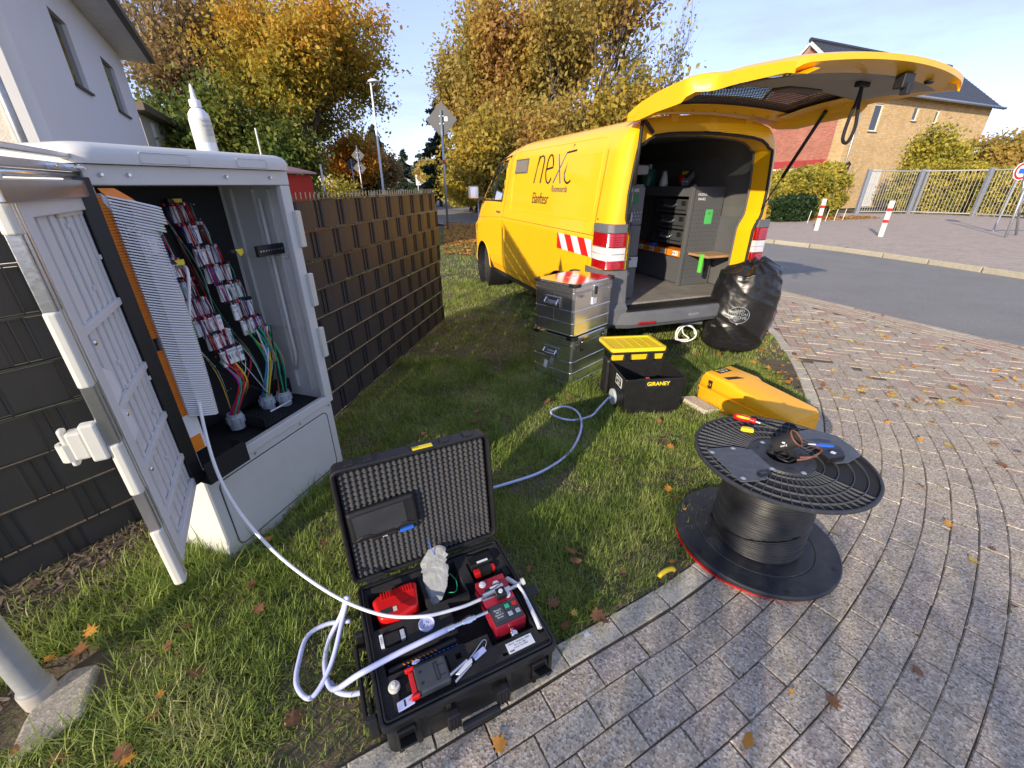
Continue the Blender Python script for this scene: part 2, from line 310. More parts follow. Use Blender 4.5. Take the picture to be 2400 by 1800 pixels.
def stone_mesh(L, W, k):
    r_ = random.Random(k); ch = .0035; mb = MB(); hx, hy = L / 2, W / 2
    def ring(ix, z): return [(sx * (hx - ix) + r_.uniform(-.0015, .0015), sy * (hy - ix) + r_.uniform(-.0015, .0015), z + r_.uniform(-.0006, .0006)) for sx, sy in ((-1, -1), (1, -1), (1, 1), (-1, 1))]
    a, b, c = ring(0, -.03), ring(0, -.006), ring(ch, 0)
    mb.add(a + b + c, [(8, 9, 10, 11)] + [(i + 4 * l, (i + 1) % 4 + 4 * l, (i + 1) % 4 + 4 * l + 4, i + 4 * l + 4) for l in (0, 1) for i in range(4)])
    return mb
JG = .0055; SL, SW = .216, .105
MESH = {}
def stone_me(L, W, k, m):
    key = (round(L, 3), round(W, 3), k, m.name)
    if key not in MESH:
        o = stone_mesh(L, W, k).build('paver', m); MESH[key] = o.data; bpy.data.objects.remove(o)
    return MESH[key]
stones = []      # x, y, rot, L, W, mat
line2 = [Vector(p) for p in [(3.10, 4.4, 0), (3.35, 3.75, 0), (3.66, 2.99, 0), (4.05, 2.15, 0), (4.7, .6, 0), (5.4, -1.2, 0)]]
def side2(x, y):
    return dist_edge_np(np.array([[x, y]]), line2)[0]
fine = resamp(crom(ec, 12), 900)
def offs(d):
    o = []
    for i in range(len(fine)):
        t = (fine[min(i + 1, len(fine) - 1)] - fine[max(i - 1, 0)]).normalized(); o.append(fine[i] + Vector((t.y, -t.x, 0)) * d)
    return o
# edging course
for k in range(0, 46):
    d = .05 if k == 0 else .10 + (k - .5) * SW + .006
    P = offs(d); Ls = .26 if k == 0 else SL; Wd = .095 if k == 0 else SW
    acc = 0; nxt = (k % 2) * Ls / 2 + random.uniform(0, .03) + .05
    for i in range(1, len(P)):
        seg = (P[i] - P[i - 1]).length; acc += seg
        while acc >= nxt:
            q = P[i] + (P[i - 1] - P[i]) * ((acc - nxt) / max(seg, 1e-6)); t = (P[i] - P[i - 1]).normalized(); nxt += Ls
            if q.y > 9 or q.x > 5 or q.y < -.4 or q.x < -2.5: continue
            if k > 0 and (q.y > 3.95 or side2(q.x, q.y) > -.01): continue
            if k == 0 and q.y > 8: continue
            stones.append((q.x, q.y, math.atan2(t.y, t.x), Ls - JG * .8, Wd - JG * .55, 2 if k == 0 else 0))
# border course and herringbone beyond
nf = resamp(crom([Vector((x, y, 0)) for x, y in NEAR], 10), 2600)
def offn(d):
    o = []
    for i in range(len(nf)):
        t = (nf[min(i + 1, len(nf) - 1)] - nf[max(i - 1, 0)]).normalized(); o.append(nf[i] + Vector((-t.y, t.x, 0)) * d)
    return o
nfL = [p for p in nf if p.y < 12][::12]
def edge_d(P): return dist_edge_np(np.array(P), nfL)
for k in range(5):
    P = offn(.055 + k * .107); acc = 0; nxt = (k % 2) * .107
    for i in range(1, len(P)):
        seg = (P[i] - P[i - 1]).length; acc += seg
        while acc >= nxt:
            q = P[i] + (P[i - 1] - P[i]) * ((acc - nxt) / max(seg, 1e-6)); t = (P[i] - P[i - 1]).normalized(); nxt += SL
            if q.y > 11 or q.y < .3 or q.x > 7.5: continue
            if dist_edge_np(np.array([[q.x, q.y]]), EC)[0] > -.06: continue
            stones.append((q.x, q.y, math.atan2(t.y, t.x), SL - JG, SW - JG, 1))
ang = R(-66 + 45); ca, sa = math.cos(ang), math.sin(ang); hb = []
for i in range(-60, 60):
    for j in range(-20, 20):
        for (ox, oy, ro) in ((0, 0, 0), (2.5 * SW, .5 * SW, PI / 2)):
            X = i * SW + j * 4 * SW + ox; Y = i * SW + oy
            hb.append((4.4 + ca * X - sa * Y, 4.6 + sa * X + ca * Y, ang + ro))
HB = np.array([(a, b) for a, b, c in hb]); s2 = dist_edge_np(HB, line2); se = dist_edge_np(HB, EC); sn = edge_d(HB)
for (x, y, ro), a, b, c in zip(hb, s2, se, sn):
    if b > -.07 or c < .55 or y > 9 or y < .2: continue
    if y < 4.02 and a < -.02: continue
    stones.append((x, y, ro, SL - JG, SW - JG, 1 if rng.random() < .75 else 0))
MS = [m_pav, m_pav2, m_curb]
def appar(s):
    x, y = s[0], s[1]
    dep = y * cP + H * sP
    if dep < .3: return 0
    px = 1200 + FPX * x / dep; py = 900 - FPX * (y * sP - H * cP) / dep
    return 1 / dep ** 2 if (-40 < px < 2440 and 300 < py < 1840) else 0
stones.sort(key=appar, reverse=True)
joined = {0: MB(), 1: MB(), 2: MB()}
for n_, (x, y, ro, L_, W_, mi) in enumerate(stones):
    dz = random.uniform(-.002, .002) - (.0045 if mi == 1 else 0); tx = random.uniform(-.006, .006); ty = random.uniform(-.006, .006)
    if n_ < 292 and appar((x, y)) > 0:
        o = bpy.data.objects.new('edging_stone' if mi == 2 else 'paver', stone_me(L_, W_, random.randrange(6), MS[mi])); COL.objects.link(o); o.parent = base
        o.location = (x, y, dz); o.rotation_euler = (tx, ty, ro + random.uniform(-.008, .008))
    else:
        s = stone_mesh(L_, W_, n_ % 50); M = T(x, y, dz, tx, ty, ro + random.uniform(-.008, .008)); joined[mi].add([M @ Vector(v) for v in s.v], s.f)
for k, nm in ((0, 'outer_pavers'), (1, 'clay_pavers'), (2, 'edging_course')):
    if joined[k].v: tag(joined[k].build(nm, MS[k], base), kind='stuff')

# ---- far pavement with its kerb
m_farpav = pavermat('far_paving', [(.46, .34, .29), (.52, .41, .33), (.56, .47, .38)], .5)
def far_grid(M):
    n = M.node_tree.nodes; L = M.node_tree.links; p = n['Principled BSDF']; src = p.inputs['Base Color'].links[0].from_socket
    g = n.new('ShaderNodeNewGeometry'); mp_ = n.new('ShaderNodeMapping'); mp_.inputs['Rotation'].default_value = (0, 0, R(20)); L.new(g.outputs['Position'], mp_.inputs[0])
    b = n.new('ShaderNodeTexBrick'); b.inputs['Scale'].default_value = 1; b.inputs['Brick Width'].default_value = .214; b.inputs['Row Height'].default_value = .107; b.inputs['Mortar Size'].default_value = .007
    b.inputs['Color1'].default_value = (1, 1, 1, 1); b.inputs['Color2'].default_value = (.82, .82, .82, 1); b.inputs['Mortar'].default_value = (.6, .57, .52, 1); L.new(mp_.outputs[0], b.inputs['Vector'])
    x = n.new('ShaderNodeMix'); x.data_type = 'RGBA'; x.blend_type = 'MULTIPLY'; x.inputs[0].default_value = 1; L.new(src, x.inputs[6]); L.new(b.outputs[0], x.inputs[7]); L.new(x.outputs[2], p.inputs['Base Color'])
far_grid(m_farpav)
OUTER = [(24., -6.), (24, 4.), (25, 12), (25.5, 20), (24.6, 26), (19, 26.8), (14.5, 26.6), (11.5, 27), (8, 30), (4.5, 37), (-.5, 54), (-8, 88), (-26, 182)]
FARI = [(x, y) for x, y in FAR]
fp = sheet('fp', [(x + .14 * 1, y) for x, y in FARI], OUTER, FAR_Z, m_farpav).build('far_pavement', m_farpav); tag(fp, kind='structure')
kf = resamp(crom([Vector((x, y, 0)) for x, y in FAR], 10), 1500); acc = 0; nxt = .5; kcount = 0; kb = MB()
kerb = bpy.data.objects.new('kerb', None); COL.objects.link(kerb); tag(kerb, kind='structure')
for i in range(1, len(kf)):
    acc += (kf[i] - kf[i - 1]).length
    if acc >= nxt:
        q = kf[i]; t = (kf[i] - kf[i - 1]).normalized(); a = math.atan2(t.y, t.x); nxt += 1.0
        if q.y < 3 or q.y > 60: continue
        s = MB().box(-.494, .494, -.15, .0, -.05, FAR_Z + .012)
        if q.y < 26:
            o = s.build('kerb_stone', m_kerb, kerb, bevel=.015); o.location = (q.x, q.y, 0); o.rotation_euler = (0, 0, a)
        else: M = T(q.x, q.y, 0, 0, 0, a); kb.add([M @ Vector(v) for v in s.v], s.f)
tag(kb.build('far_kerb_stones', m_kerb, kerb), kind='stuff')

# ================================================================ GRASS
m_grass = leafmat('grass_blades', [(.08, .125, .025), (.17, .245, .042), (.25, .33, .065), (.34, .40, .10), (.46, .44, .20)], .35, 2.2, rough=.45)
def side_of_fence(P):
    def sd(P, A, D): return D.x * (P[:, 1] - A.y) - D.y * (P[:, 0] - A.x)
    r1 = sd(P, FC, FRD)          # >0 left of the right-hand fence
    r2 = sd(P, FC, FLD)          # <0 behind
    return r1, r2
CL = Matrix.Translation((-1.325, 1.446, 0)) @ Matrix.Rotation(R(71.76), 4, 'Z')     # cabinet frame
CLi = np.array(CL.inverted())
def in_local(P, Mi, x0, x1, y0, y1):
    q = P @ Mi[:2, :2].T + Mi[:2, 3]; return (q[:, 0] > x0) & (q[:, 0] < x1) & (q[:, 1] > y0) & (q[:, 1] < y1)
CASE_M = T(-.386, .674, 0, 0, 0, R(25.6)); CASE_I = np.array(CASE_M.inverted())
YC_M = T(1.534, 3.121, 0, 0, 0, R(25.8)); YC_I = np.array(YC_M.inverted())
AL_M = T(.516, 3.367, 0, 0, 0, R(45.9)); AL_I = np.array(AL_M.inverted())
BX_M = T(.869, 2.861, 0, 0, 0, R(6.5)); BX_I = np.array(BX_M.inverted())
def grass_pts(n, x0, x1, y0, y1):
    P = np.c_[rng.uniform(x0, x1, n), rng.uniform(y0, y1, n)]
    de = dist_edge_np(P, EC[::2] if len(EC) > 40 else EC); r1, r2 = side_of_fence(P)
    ok = de > (.0 + .03 * rng.random(n)) - .045 * (rng.random(n) < .12)
    front_of_fences = np.where(P[:, 1] > 2.38, (r1 < -.02) | (P[:, 1] > 5.5), r2 > .015)
    ok &= front_of_fences
    ok &= ~in_local(P, CLi, -.0, .81, -.0, .42) & ~in_local(P, CASE_I, -.01, .63, -.0, .55) & ~in_local(P, YC_I, .0, .34, -.75, .0)
    ok &= ~in_local(P, AL_I, 0, .57, 0, .46) & ~in_local(P, BX_I, 0, .44, 0, .4)
    # bare soil by the left fence and under the case
    sl = -r2 * 0 + r2
    bare = (P[:, 1] < 2.4) & (r2 < .42) & (rng.random(n) < np.clip(1.08 - (r2 - .1) * 2.6, .1, .95))
    bs = np.hypot(P[:, 0] + .43, P[:, 1] - .74) < .2 + .1 * rng.random(n)
    concrete = np.hypot((P[:, 0] + 1.62), (P[:, 1] - .86)) < .17
    ok &= ~bare & ~(bs & (rng.random(n) < .85)) & ~concrete
    # cluster density
    nn = np.array([mnoise.noise(Vector((a * 3.2, b * 3.2, 0))) + .6 * mnoise.noise(Vector((a * 11, b * 11, 4))) for a, b in P[ok]])
    Q = P[ok]; keep = rng.random(len(Q)) < np.clip(.85 + nn * 1.0, .2, 1); return Q[keep], nn[keep]
def blades(P, nn, lmin, lmax, wd):
    n = len(P); L = lmin + (lmax - lmin) * rng.random(n) ** 1.7 * np.clip(.75 + nn, .4, 1.6)
    a = rng.uniform(0, 2 * PI, n); lean = rng.uniform(.25, 1.35, n); ca_, sa_ = np.cos(a), np.sin(a); pa = a + PI / 2 + rng.uniform(-.5, .5, n)
    wv = (wd * (.6 + .8 * rng.random(n)))[:, None] * np.c_[np.cos(pa), np.sin(pa), np.zeros(n)] / 2
    z0 = np.array([hgt(x, y) + bank(x, y) for x, y in P]) - .012; b0 = np.c_[P, z0]
    d1 = np.c_[ca_ * np.sin(lean * .5), sa_ * np.sin(lean * .5), np.cos(lean * .5)]; l2 = lean * rng.uniform(.9, 1.5, n)
    d2 = np.c_[ca_ * np.sin(l2), sa_ * np.sin(l2), np.maximum(np.cos(l2), -.15)]
    mid = b0 + d1 * (L * .55)[:, None]; tip = mid + d2 * (L * .6)[:, None]; tip[:, 2] = np.maximum(tip[:, 2], z0 + .014)
    V = np.stack([b0 - wv, b0 + wv, mid + wv * .8, mid - wv * .8, tip], 1).reshape(-1, 3); k = np.arange(n)[:, None] * 5
    F = np.concatenate([k + [0, 1, 2], k + [0, 2, 3], k + [3, 2, 4]], 0)
    return V, F
GV, GF, off_ = [], [], 0
for (n, x0, x1, y0, y1, a, b, c) in [(230000, -2.4, 1.1, -.3, 1.9, .022, .085, .0036), (190000, -1.5, 2.5, 1.9, 4.0, .02, .072, .0046), (90000, -1.3, 3.4, 4.0, 8.0, .02, .07, .006), (70000, -5., 3.4, 8.0, 17.5, .02, .08, .012), (6000, -2.2, -1.0, .5, 2.0, .08, .17, .0042)]:
    P, nn = grass_pts(n, x0, x1, y0, y1)
    if n == 6000:
        q = P @ CLi[:2, :2].T + CLi[:2, 3]; near = ((q[:, 0] > -.35) & (q[:, 0] < .9) & (q[:, 1] > -.12) & (q[:, 1] < .5)) | (np.hypot(P[:, 0] + 1.45, P[:, 1] - .9) < .3)
        P, nn = P[near], nn[near]
    V, F = blades(P, nn, a, b, c); GV.append(V); GF.append(F + off_); off_ += len(V)
tag(npmesh('grass', np.concatenate(GV), np.concatenate(GF), m_grass), kind='stuff', label='green lawn grass growing on the verge beside the paving', cat='grass')
m_straw = leafmat('dry_grass_blades', [(.20, .16, .08), (.34, .28, .15), (.44, .38, .22)], .3, 3)
GV, GF, off_ = [], [], 0
for (n, x0, x1, y0, y1, a, b, c) in [(42000, -2.4, 1.1, -.3, 1.9, .02, .06, .0026), (30000, -1.5, 2.5, 1.9, 4.0, .02, .055, .0032)]:
    P, nn = grass_pts(n, x0, x1, y0, y1); P = P[nn < .25]; nn = nn[nn < .25] * 0; V, F = blades(P, nn, a, b, c); zb = V[:, 2].reshape(-1, 5); z0 = zb[:, :1]; V[:, 2] = (z0 + (zb - z0) * .45 + .012).ravel(); GV.append(V); GF.append(F + off_); off_ += len(V)
tag(npmesh('dry_grass', np.concatenate(GV), np.concatenate(GF), m_straw), kind='stuff', label='dry straw coloured grass lying flat among the green blades', cat='dry grass')
m_weed = leafmat('joint_moss', [(.05, .08, .01), (.12, .16, .02), (.2, .2, .04)], .3, 3)
# tufts and moss in the paving joints
P = []
for s in stones:
    if appar(s) > .03 and rng.random() < .30 + .35 * (s[1] > 2.0 and s[0] < 3.1):
        e = rng.choice([-1, 1]); t = rng.uniform(-.5, .5); lx, ly = (t * s[3], e * (s[4] / 2 + .003)) if rng.random() < .6 else (e * (s[3] / 2 + .003), t * s[4])
        for _ in range(16): P.append((s[0] + math.cos(s[2]) * lx - math.sin(s[2]) * ly + rng.normal(0, .006), s[1] + math.sin(s[2]) * lx + math.cos(s[2]) * ly + rng.normal(0, .006)))
P = np.array(P); V, F = blades(P, np.zeros(len(P)), .008, .022, .003)
tag(npmesh('joint_moss', V, F, m_weed), kind='stuff', label='moss and small weeds growing in the paving joints', cat='moss')
# wood chips and roots on the bare bank
m_chip = mat('bark_chips', (.13, .095, .07), .9, var=.4, vs=20, rnd=.6)
P = np.c_[rng.uniform(-2.6, -1.2, 9000), rng.uniform(.4, 2.4, 9000)]; r1, r2 = side_of_fence(P); k = (r2 > 0.02) & (r2 < .6) & (rng.random(9000) < np.clip(1.2 - r2 * 1.8, 0, 1)) & ~in_local(P, CLi, 0, .81, 0, .42); P = P[k]; n = len(P)
a = rng.uniform(0, PI, n); L_ = rng.uniform(.005, .03, n); W_ = rng.uniform(.0015, .006, n); z = np.array([hgt(x, y) + bank(x, y) for x, y in P]) + rng.uniform(-.004, .006, n)
dx = np.c_[np.cos(a), np.sin(a), rng.normal(0, .25, n)] * L_[:, None]; dy = np.c_[-np.sin(a), np.cos(a), rng.normal(0, .3, n)] * W_[:, None]; c = np.c_[P, z]
V = np.stack([c - dx - dy, c + dx - dy, c + dx + dy, c - dx + dy], 1).reshape(-1, 3); F = np.arange(n)[:, None] * 4 + [0, 1, 2, 3]
tag(npmesh('bark_chips', V, F, m_chip), kind='stuff', label='brown bark chips and roots on bare soil below the fence', cat='bark chips')

# ================================================================ FALLEN LEAVES
leaf_cols = {'brown': [(.14, .06, .03), (.24, .11, .05), (.33, .17, .09)], 'orange': [(.45, .17, .03), (.6, .28, .05), (.62, .38, .08)], 'yellow': [(.6, .42, .05), (.7, .55, .1)]}
LM = {k: leafmat('fallen_leaf_' + k, v, .25, 3) for k, v in leaf_cols.items()}
def leaf_mesh(k, maple=True):
    r_ = random.Random(k); N = 7
    lob = [(0, -.45), (.12, -.3), (.45, -.42), (.3, -.1), (.62, .08), (.3, .15), (.38, .5), (.15, .35), (0, .75), (-.15, .35), (-.38, .5), (-.3, .15), (-.62, .08), (-.3, -.1), (-.45, -.42), (-.12, -.3)] if maple else [(0, -.5), (.2, -.38), (.36, -.1), (.34, .2), (.17, .5), (0, .7), (-.17, .5), (-.34, .2), (-.36, -.1), (-.2, -.38)]
    cur = r_.uniform(.1, .5); ax = r_.uniform(0, 6.28)
    def z(x, y): u = x * math.cos(ax) + y * math.sin(ax); return cur * u * u + .05 * math.sin(7 * x + k) * math.cos(6 * y)
    mb = MB(); pts = [(x * r_.uniform(.85, 1.1), y * r_.uniform(.85, 1.1)) for x, y in lob]
    vs = [(0, 0, z(0, 0))] + [(x * .5, y * .5, z(x * .5, y * .5)) for x, y in pts] + [(x, y, z(x, y)) for x, y in pts]; n = len(pts)
    mb.add(vs, [(0, 1 + i, 1 + (i + 1) % n) for i in range(n)] + [(1 + i, 1 + n + i, 1 + n + (i + 1) % n, 1 + (i + 1) % n) for i in range(n)])
    mb.tube([(0, -.45, z(0, -.45)), (.03, -.8, .06), (.1, -1.05, .1)], .018, 4)
    return mb
LMe = {}
for ck in LM:
    for k in range(6):
        o = leaf_mesh(k * 7 + len(ck), k % 3 != 2).build('fallen_leaf', LM[ck], smooth=True); LMe[(ck, k)] = o.data; bpy.data.objects.remove(o)
def put_leaf(x, y, z, s, ck, label, group, rz=None):
    o = bpy.data.objects.new('fallen_leaf', LMe[(ck, rng.integers(6))]); COL.objects.link(o); o.location = (x, y, z)
    o.scale = (s, s, s); o.rotation_euler = (rng.normal(0, .25), rng.normal(0, .25), rng.uniform(0, 6.28) if rz is None else rz)
    if group:
        nm, (lx_, ly_) = min(MARKS.items(), key=lambda kv: (kv[1][0] - x) ** 2 + (kv[1][1] - y) ** 2); dx, dy = x - lx_, y - ly_; d = math.hypot(dx, dy)
        side = ('right of' if dx > 0 else 'left of') if abs(dx) > abs(dy) else ('behind' if dy > 0 else 'in front of')
        label = '%s%s leaf on the %s, %s%s %s' % ('small ' if s < .04 else 'large ' if s > .055 else '', {'brown': 'dry brown', 'orange': 'orange', 'yellow': 'yellow'}[ck], 'grass' if 'grass' in group else 'paving', 'close ' if d < .45 else 'well ' if d > 1.1 else '', side, nm)
    return tag(o, label, 'leaf', group)
MARKS = {'the cable reel': (1.21, 1.58), 'the equipment case': (-.1, .95), 'the cabinet plinth': (-1.2, 1.85), 'the steel pole': (-1.65, .86), 'the yellow case': (1.9, 2.9), 'the refuse bag': (2.5, 4.4), 'the tool bin': (1.1, 3.05), 'the aluminium boxes': (.55, 3.7), 'the yellow bow grip': (.72, 1.38), 'the hose on the grass': (.35, 2.5)}
GL = {'brown': 'dry brown curled leaf lying in the verge grass', 'orange': 'orange autumn leaf lying in the verge grass', 'yellow': 'pale yellow leaf lying in the verge grass'}
PL = {'brown': 'dry brown leaf lying on the block paving', 'orange': 'orange autumn leaf lying on the block paving', 'yellow': 'yellow autumn leaf lying on the block paving'}
def pxleaf(px, py, s, ck, grass=True, lab=None):
    q = gp(px, py, .03 if grass else .006); put_leaf(q.x, q.y, .03 + (.012 if grass else 0) if grass else .008, s, ck, lab or (GL if grass else PL)[ck], None if lab else ('%s fallen leaves on the %s' % (ck, 'grass' if grass else 'paving')))
for a in [(215, 1485, .05, 'orange'), (190, 1530, .06, 'brown'), (120, 1548, .035, 'orange'), (465, 1582, .055, 'brown'), (395, 1520, .04, 'brown'), (362, 1680, .045, 'brown'), (378, 1630, .03, 'orange'), (290, 1770, .05, 'brown'), (300, 1785, .04, 'orange'), (135, 1785, .045, 'brown'), (40, 1765, .03, 'brown'), (690, 1690, .06, 'brown'), (630, 1265, .04, 'orange'), (760, 1277, .045, 'brown'), (880, 1055, .05, 'brown'), (995, 1020, .05, 'brown'), (590, 1375, .05, 'brown'), (610, 1430, .045, 'brown'), (440, 1475, .04, 'brown'), (1283, 942, .06, 'brown'), (1335, 935, .05, 'brown'), (1120, 965, .07, 'brown'), (1110, 990, .06, 'brown'), (1545, 1035, .07, 'brown'), (1570, 1050, .05, 'orange'), (1450, 1085, .07, 'brown'), (1340, 1295, .055, 'brown'), (1348, 1318, .05, 'brown'), (1240, 1335, .03, 'brown'), (1298, 1418, .05, 'brown'), (1325, 1468, .05, 'brown'), (1345, 1440, .03, 'yellow'), (1400, 1445, .06, 'brown'), (1415, 1460, .05, 'brown'), (1460, 1343, .03, 'brown'), (1575, 1320, .03, 'orange'), (1565, 1150, .05, 'orange'), (1600, 1200, .045, 'orange'), (1580, 1170, .05, 'brown'), (1690, 905, .05, 'brown'), (1000, 660, .06, 'brown'), (1765, 850, .07, 'orange'), (1820, 880, .08, 'brown'), (1800, 865, .06, 'orange'), (1845, 905, .08, 'brown'), (1870, 915, .07, 'brown'), (1720, 840, .06, 'orange'), (1880, 850, .06, 'orange'), (1790, 845, .05, 'brown'), (1600, 835, .05, 'brown'), (1690, 975, .05, 'brown'), (1545, 990, .04, 'brown')]: pxleaf(*a)
for a in [(1952, 1645, .05, 'brown', False, 'glossy reddish brown leaf lying on the paving, the largest in the foreground'), (1752, 1738, .048, 'orange', False, 'tan heart shaped leaf lying on the paving near the bottom edge'), (1172, 1745, .05, 'orange', False, 'tan maple leaf lying on the paving just in front of the black equipment case'), (2150, 1570, .04, 'brown', False, 'pinkish brown leaf lying on the curved paving rows'), (2283, 1315, .04, 'yellow', False, 'bright yellow leaf lying on the paving right of the cable reel'), (2325, 1287, .03, 'brown', False), (2222, 1228, .045, 'orange', False), (1855, 1622, .018, 'orange', False), (2375, 1420, .03, 'brown', False), (2350, 980, .05, 'brown', False), (2245, 945, .055, 'yellow', False), (2380, 890, .06, 'orange', False), (2145, 940, .06, 'brown', False, 'upright triangular brown leaf standing on the paving'), (2160, 1140, .04, 'brown', False), (2080, 990, .04, 'orange', False), (2185, 990, .05, 'orange', False), (2155, 1030, .045, 'orange', False), (2225, 1045, .06, 'yellow', False), (2330, 1040, .06, 'orange', False), (2390, 1060, .06, 'brown', False), (2350, 1090, .06, 'brown', False)]: pxleaf(*a)
# scattered leaves on the paving towards the road
for k in range(150):
    px = rng.uniform(1840, 2400); py = 712 + (rng.random() ** 1.1) * 250; q = gp(px, py)
    if q.y > 7 or dist_edge_np(np.array([[q.x, q.y]]), EC)[0] > -.02 or edge_d([[q.x, q.y]])[0] < .02: continue
    ck = rng.choice(['orange', 'orange', 'yellow', 'brown']); put_leaf(q.x, q.y, .012, rng.uniform(.035, .06), ck, PL[ck], '%s fallen leaves on the paving' % ck)
def litter(name, label, pts, smin, smax, m, zf=lambda x, y: .02):
    n = len(pts); P = np.array(pts); s = rng.uniform(smin, smax, n); a = rng.uniform(0, 6.28, n); V = []
    shp = np.array([(0, -.6, 0), (.5, -.15, .2), (.3, .35, .05), (0, .7, .15), (-.3, .35, .05), (-.5, -.15, .2)])
    zz = np.array([zf(x, y) for x, y in P]) + rng.uniform(0, .03, n); tl = rng.normal(0, .35, n)
    c_, s_ = np.cos(a)[:, None], np.sin(a)[:, None]; X = shp[:, 0] * s[:, None]; Y = shp[:, 1] * s[:, None]; Z = shp[:, 2] * s[:, None] + X * tl[:, None]
    V = np.stack([P[:, :1] + c_ * X - s_ * Y, P[:, 1:] + s_ * X + c_ * Y, zz[:, None] + Z], 2).reshape(-1, 3); F = np.arange(n)[:, None] * 6 + [0, 1, 2, 3, 4, 5]
    return tag(npmesh(name, V, F, m), label, 'leaf litter', kind='stuff')
m_lit = leafmat('leaf_litter', [(.2, .09, .03), (.5, .22, .04), (.62, .33, .06), (.3, .14, .06)], .25, 2)
pts = []
for _ in range(7000):
    px, py = rng.uniform(1040, 1125), rng.uniform(520, 600); q = gp(px, py)
    if dist_edge_np(np.array([[q.x, q.y]]), EC)[0] > -1.5 and rng.random() < (1.0 if py < 572 else .18): pts.append((q.x, q.y))
litter('leaf_litter', 'orange leaf litter where the verge ends before the road', pts, .03, .07, m_lit)
pts = []
fl = resamp(crom([Vector((x, y, 0)) for x, y in FAR[7:12]], 8), 200)
for _ in range(9000):
    q = fl[rng.integers(0, 199)]; d = abs(rng.normal(0, 1.4)); pts.append((q.x + .4 + d, q.y + rng.normal(0, .4)))
litter('leaf_litter', 'bank of orange leaves along the far side of the road', pts, .06, .14, m_lit, lambda x, y: FAR_Z)
pts = [(rng.uniform(12.3, 18.6), 0) for _ in range(2600)]
pts = [(x, 21.3 + (x - 12.3) * .32 + rng.normal(0, .35)) for x, _ in pts]
litter('leaf_litter', 'strip of brown leaf litter under the yellow hedge', pts, .05, .1, m_lit, lambda x, y: FAR_Z)
pts = []
for _ in range(420):
    q = nf[rng.integers(300, 1200)]; pts.append((q.x - rng.uniform(0, .25), q.y))
litter('leaf_litter', 'thin line of leaves along the near edge of the road', pts, .02, .045, m_lit, lambda x, y: .0)
pts = []
for _ in range(500):
    x, y = rng.uniform(1.6, 3.1), rng.uniform(3., 6.8)
    if dist_edge_np(np.array([[x, y]]), EC)[0] > .03 and rng.random() < .8 - .6 * (dist_edge_np(np.array([[x, y]]), EC)[0] > .35): pts.append((x, y))
litter('leaf_litter', 'brown leaves gathered along the grass edge behind the yellow case', pts, .025, .05, m_lit)

# ================================================================ COMMON MATERIALS
m_pvc = mat('dark_grey_pvc', (.05, .049, .048), .5, var=.16, vs=3, spec=.22, bump=.06, bs=6, dirt=.12, dc=(.09, .085, .075))
m_rod = mat('dark_steel_rod', (.04, .042, .045), .45, m=.3)
m_galv = mat('galvanised_steel', (.42, .44, .46), .45, m=.75, var=.18, vs=12, dirt=.2, dc=(.3, .28, .25))
m_cab = mat('light_grey_cabinet', (.62, .62, .59), .5, var=.05, vs=4, bump=.03, bs=300, dirt=.14, dc=(.42, .41, .36))
m_cabd = mat('pale_grey_door', (.66, .66, .65), .42, var=.05, vs=5, dirt=.1, dc=(.42, .41, .38))
m_cream = mat('cream_plastic', (.62, .61, .54), .45, var=.05, vs=8, dirt=.1, dc=(.55, .53, .45))
m_alu = mat('aluminium', (.7, .71, .73), .28, m=1, var=.06, vs=20, bump=.05, bs=60)
m_black = mat('black_plastic', (.012, .012, .013), .42, var=.2, vs=12, dirt=.15, dc=(.06, .055, .05))
m_blackm = mat('matt_black', (.012, .012, .013), .8, var=.2, vs=20)
m_dgrey = mat('dark_grey_metal', (.06, .065, .072), .4, m=.2, var=.1, vs=5, dirt=.12, dc=(.13, .12, .11))
m_foam = mat('black_foam', (.02, .02, .021), .95, var=.3, vs=40, bump=.5, bs=500)
m_white = mat('white_plastic', (.78, .79, .8), .35, var=.03)
m_bluwh = mat('milky_tube', (.52, .56, .82), .25, var=.04, spec=.6)
m_red = mat('red_plastic', (.62, .012, .012), .3, var=.06, vs=12)
m_redp = mat('red_anodised', (.42, .02, .04), .35, m=.2, var=.08, vs=12)
m_orange = mat('orange_plastic', (.8, .23, .015), .45, var=.1, vs=15)
m_green = mat('green_plastic', (.02, .42, .2), .45)
m_blue = mat('blue_plastic', (.02, .12, .55), .4)
m_yel = mat('yellow_plastic', (.86, .62, .02), .4, var=.05, vs=6, dirt=.08, dc=(.45, .33, .08))
m_yor = mat('orange_yellow_case', (.88, .42, .01), .38, var=.05, vs=5, bump=.05, bs=200, dirt=.1, dc=(.5, .3, .06))
m_chrome = mat('bright_metal', (.75, .75, .76), .18, m=1)
m_ink = mat('black_print', (.015, .015, .018), .5)
m_wink = mat('white_print', (.75, .77, .78), .5)
m_yink = mat('yellow_print', (.85, .65, .03), .5)
m_screen = mat('dark_screen', (.035, .038, .042), .15, dirt=.2, dc=(.08, .08, .08))
m_gpot = mat('grey_pvc_gland', (.42, .46, .49), .4, var=.05)
m_tyre = mat('tyre_rubber', (.02, .02, .02), .8, bump=.4, bs=60, dirt=.3, dc=(.09, .08, .06))

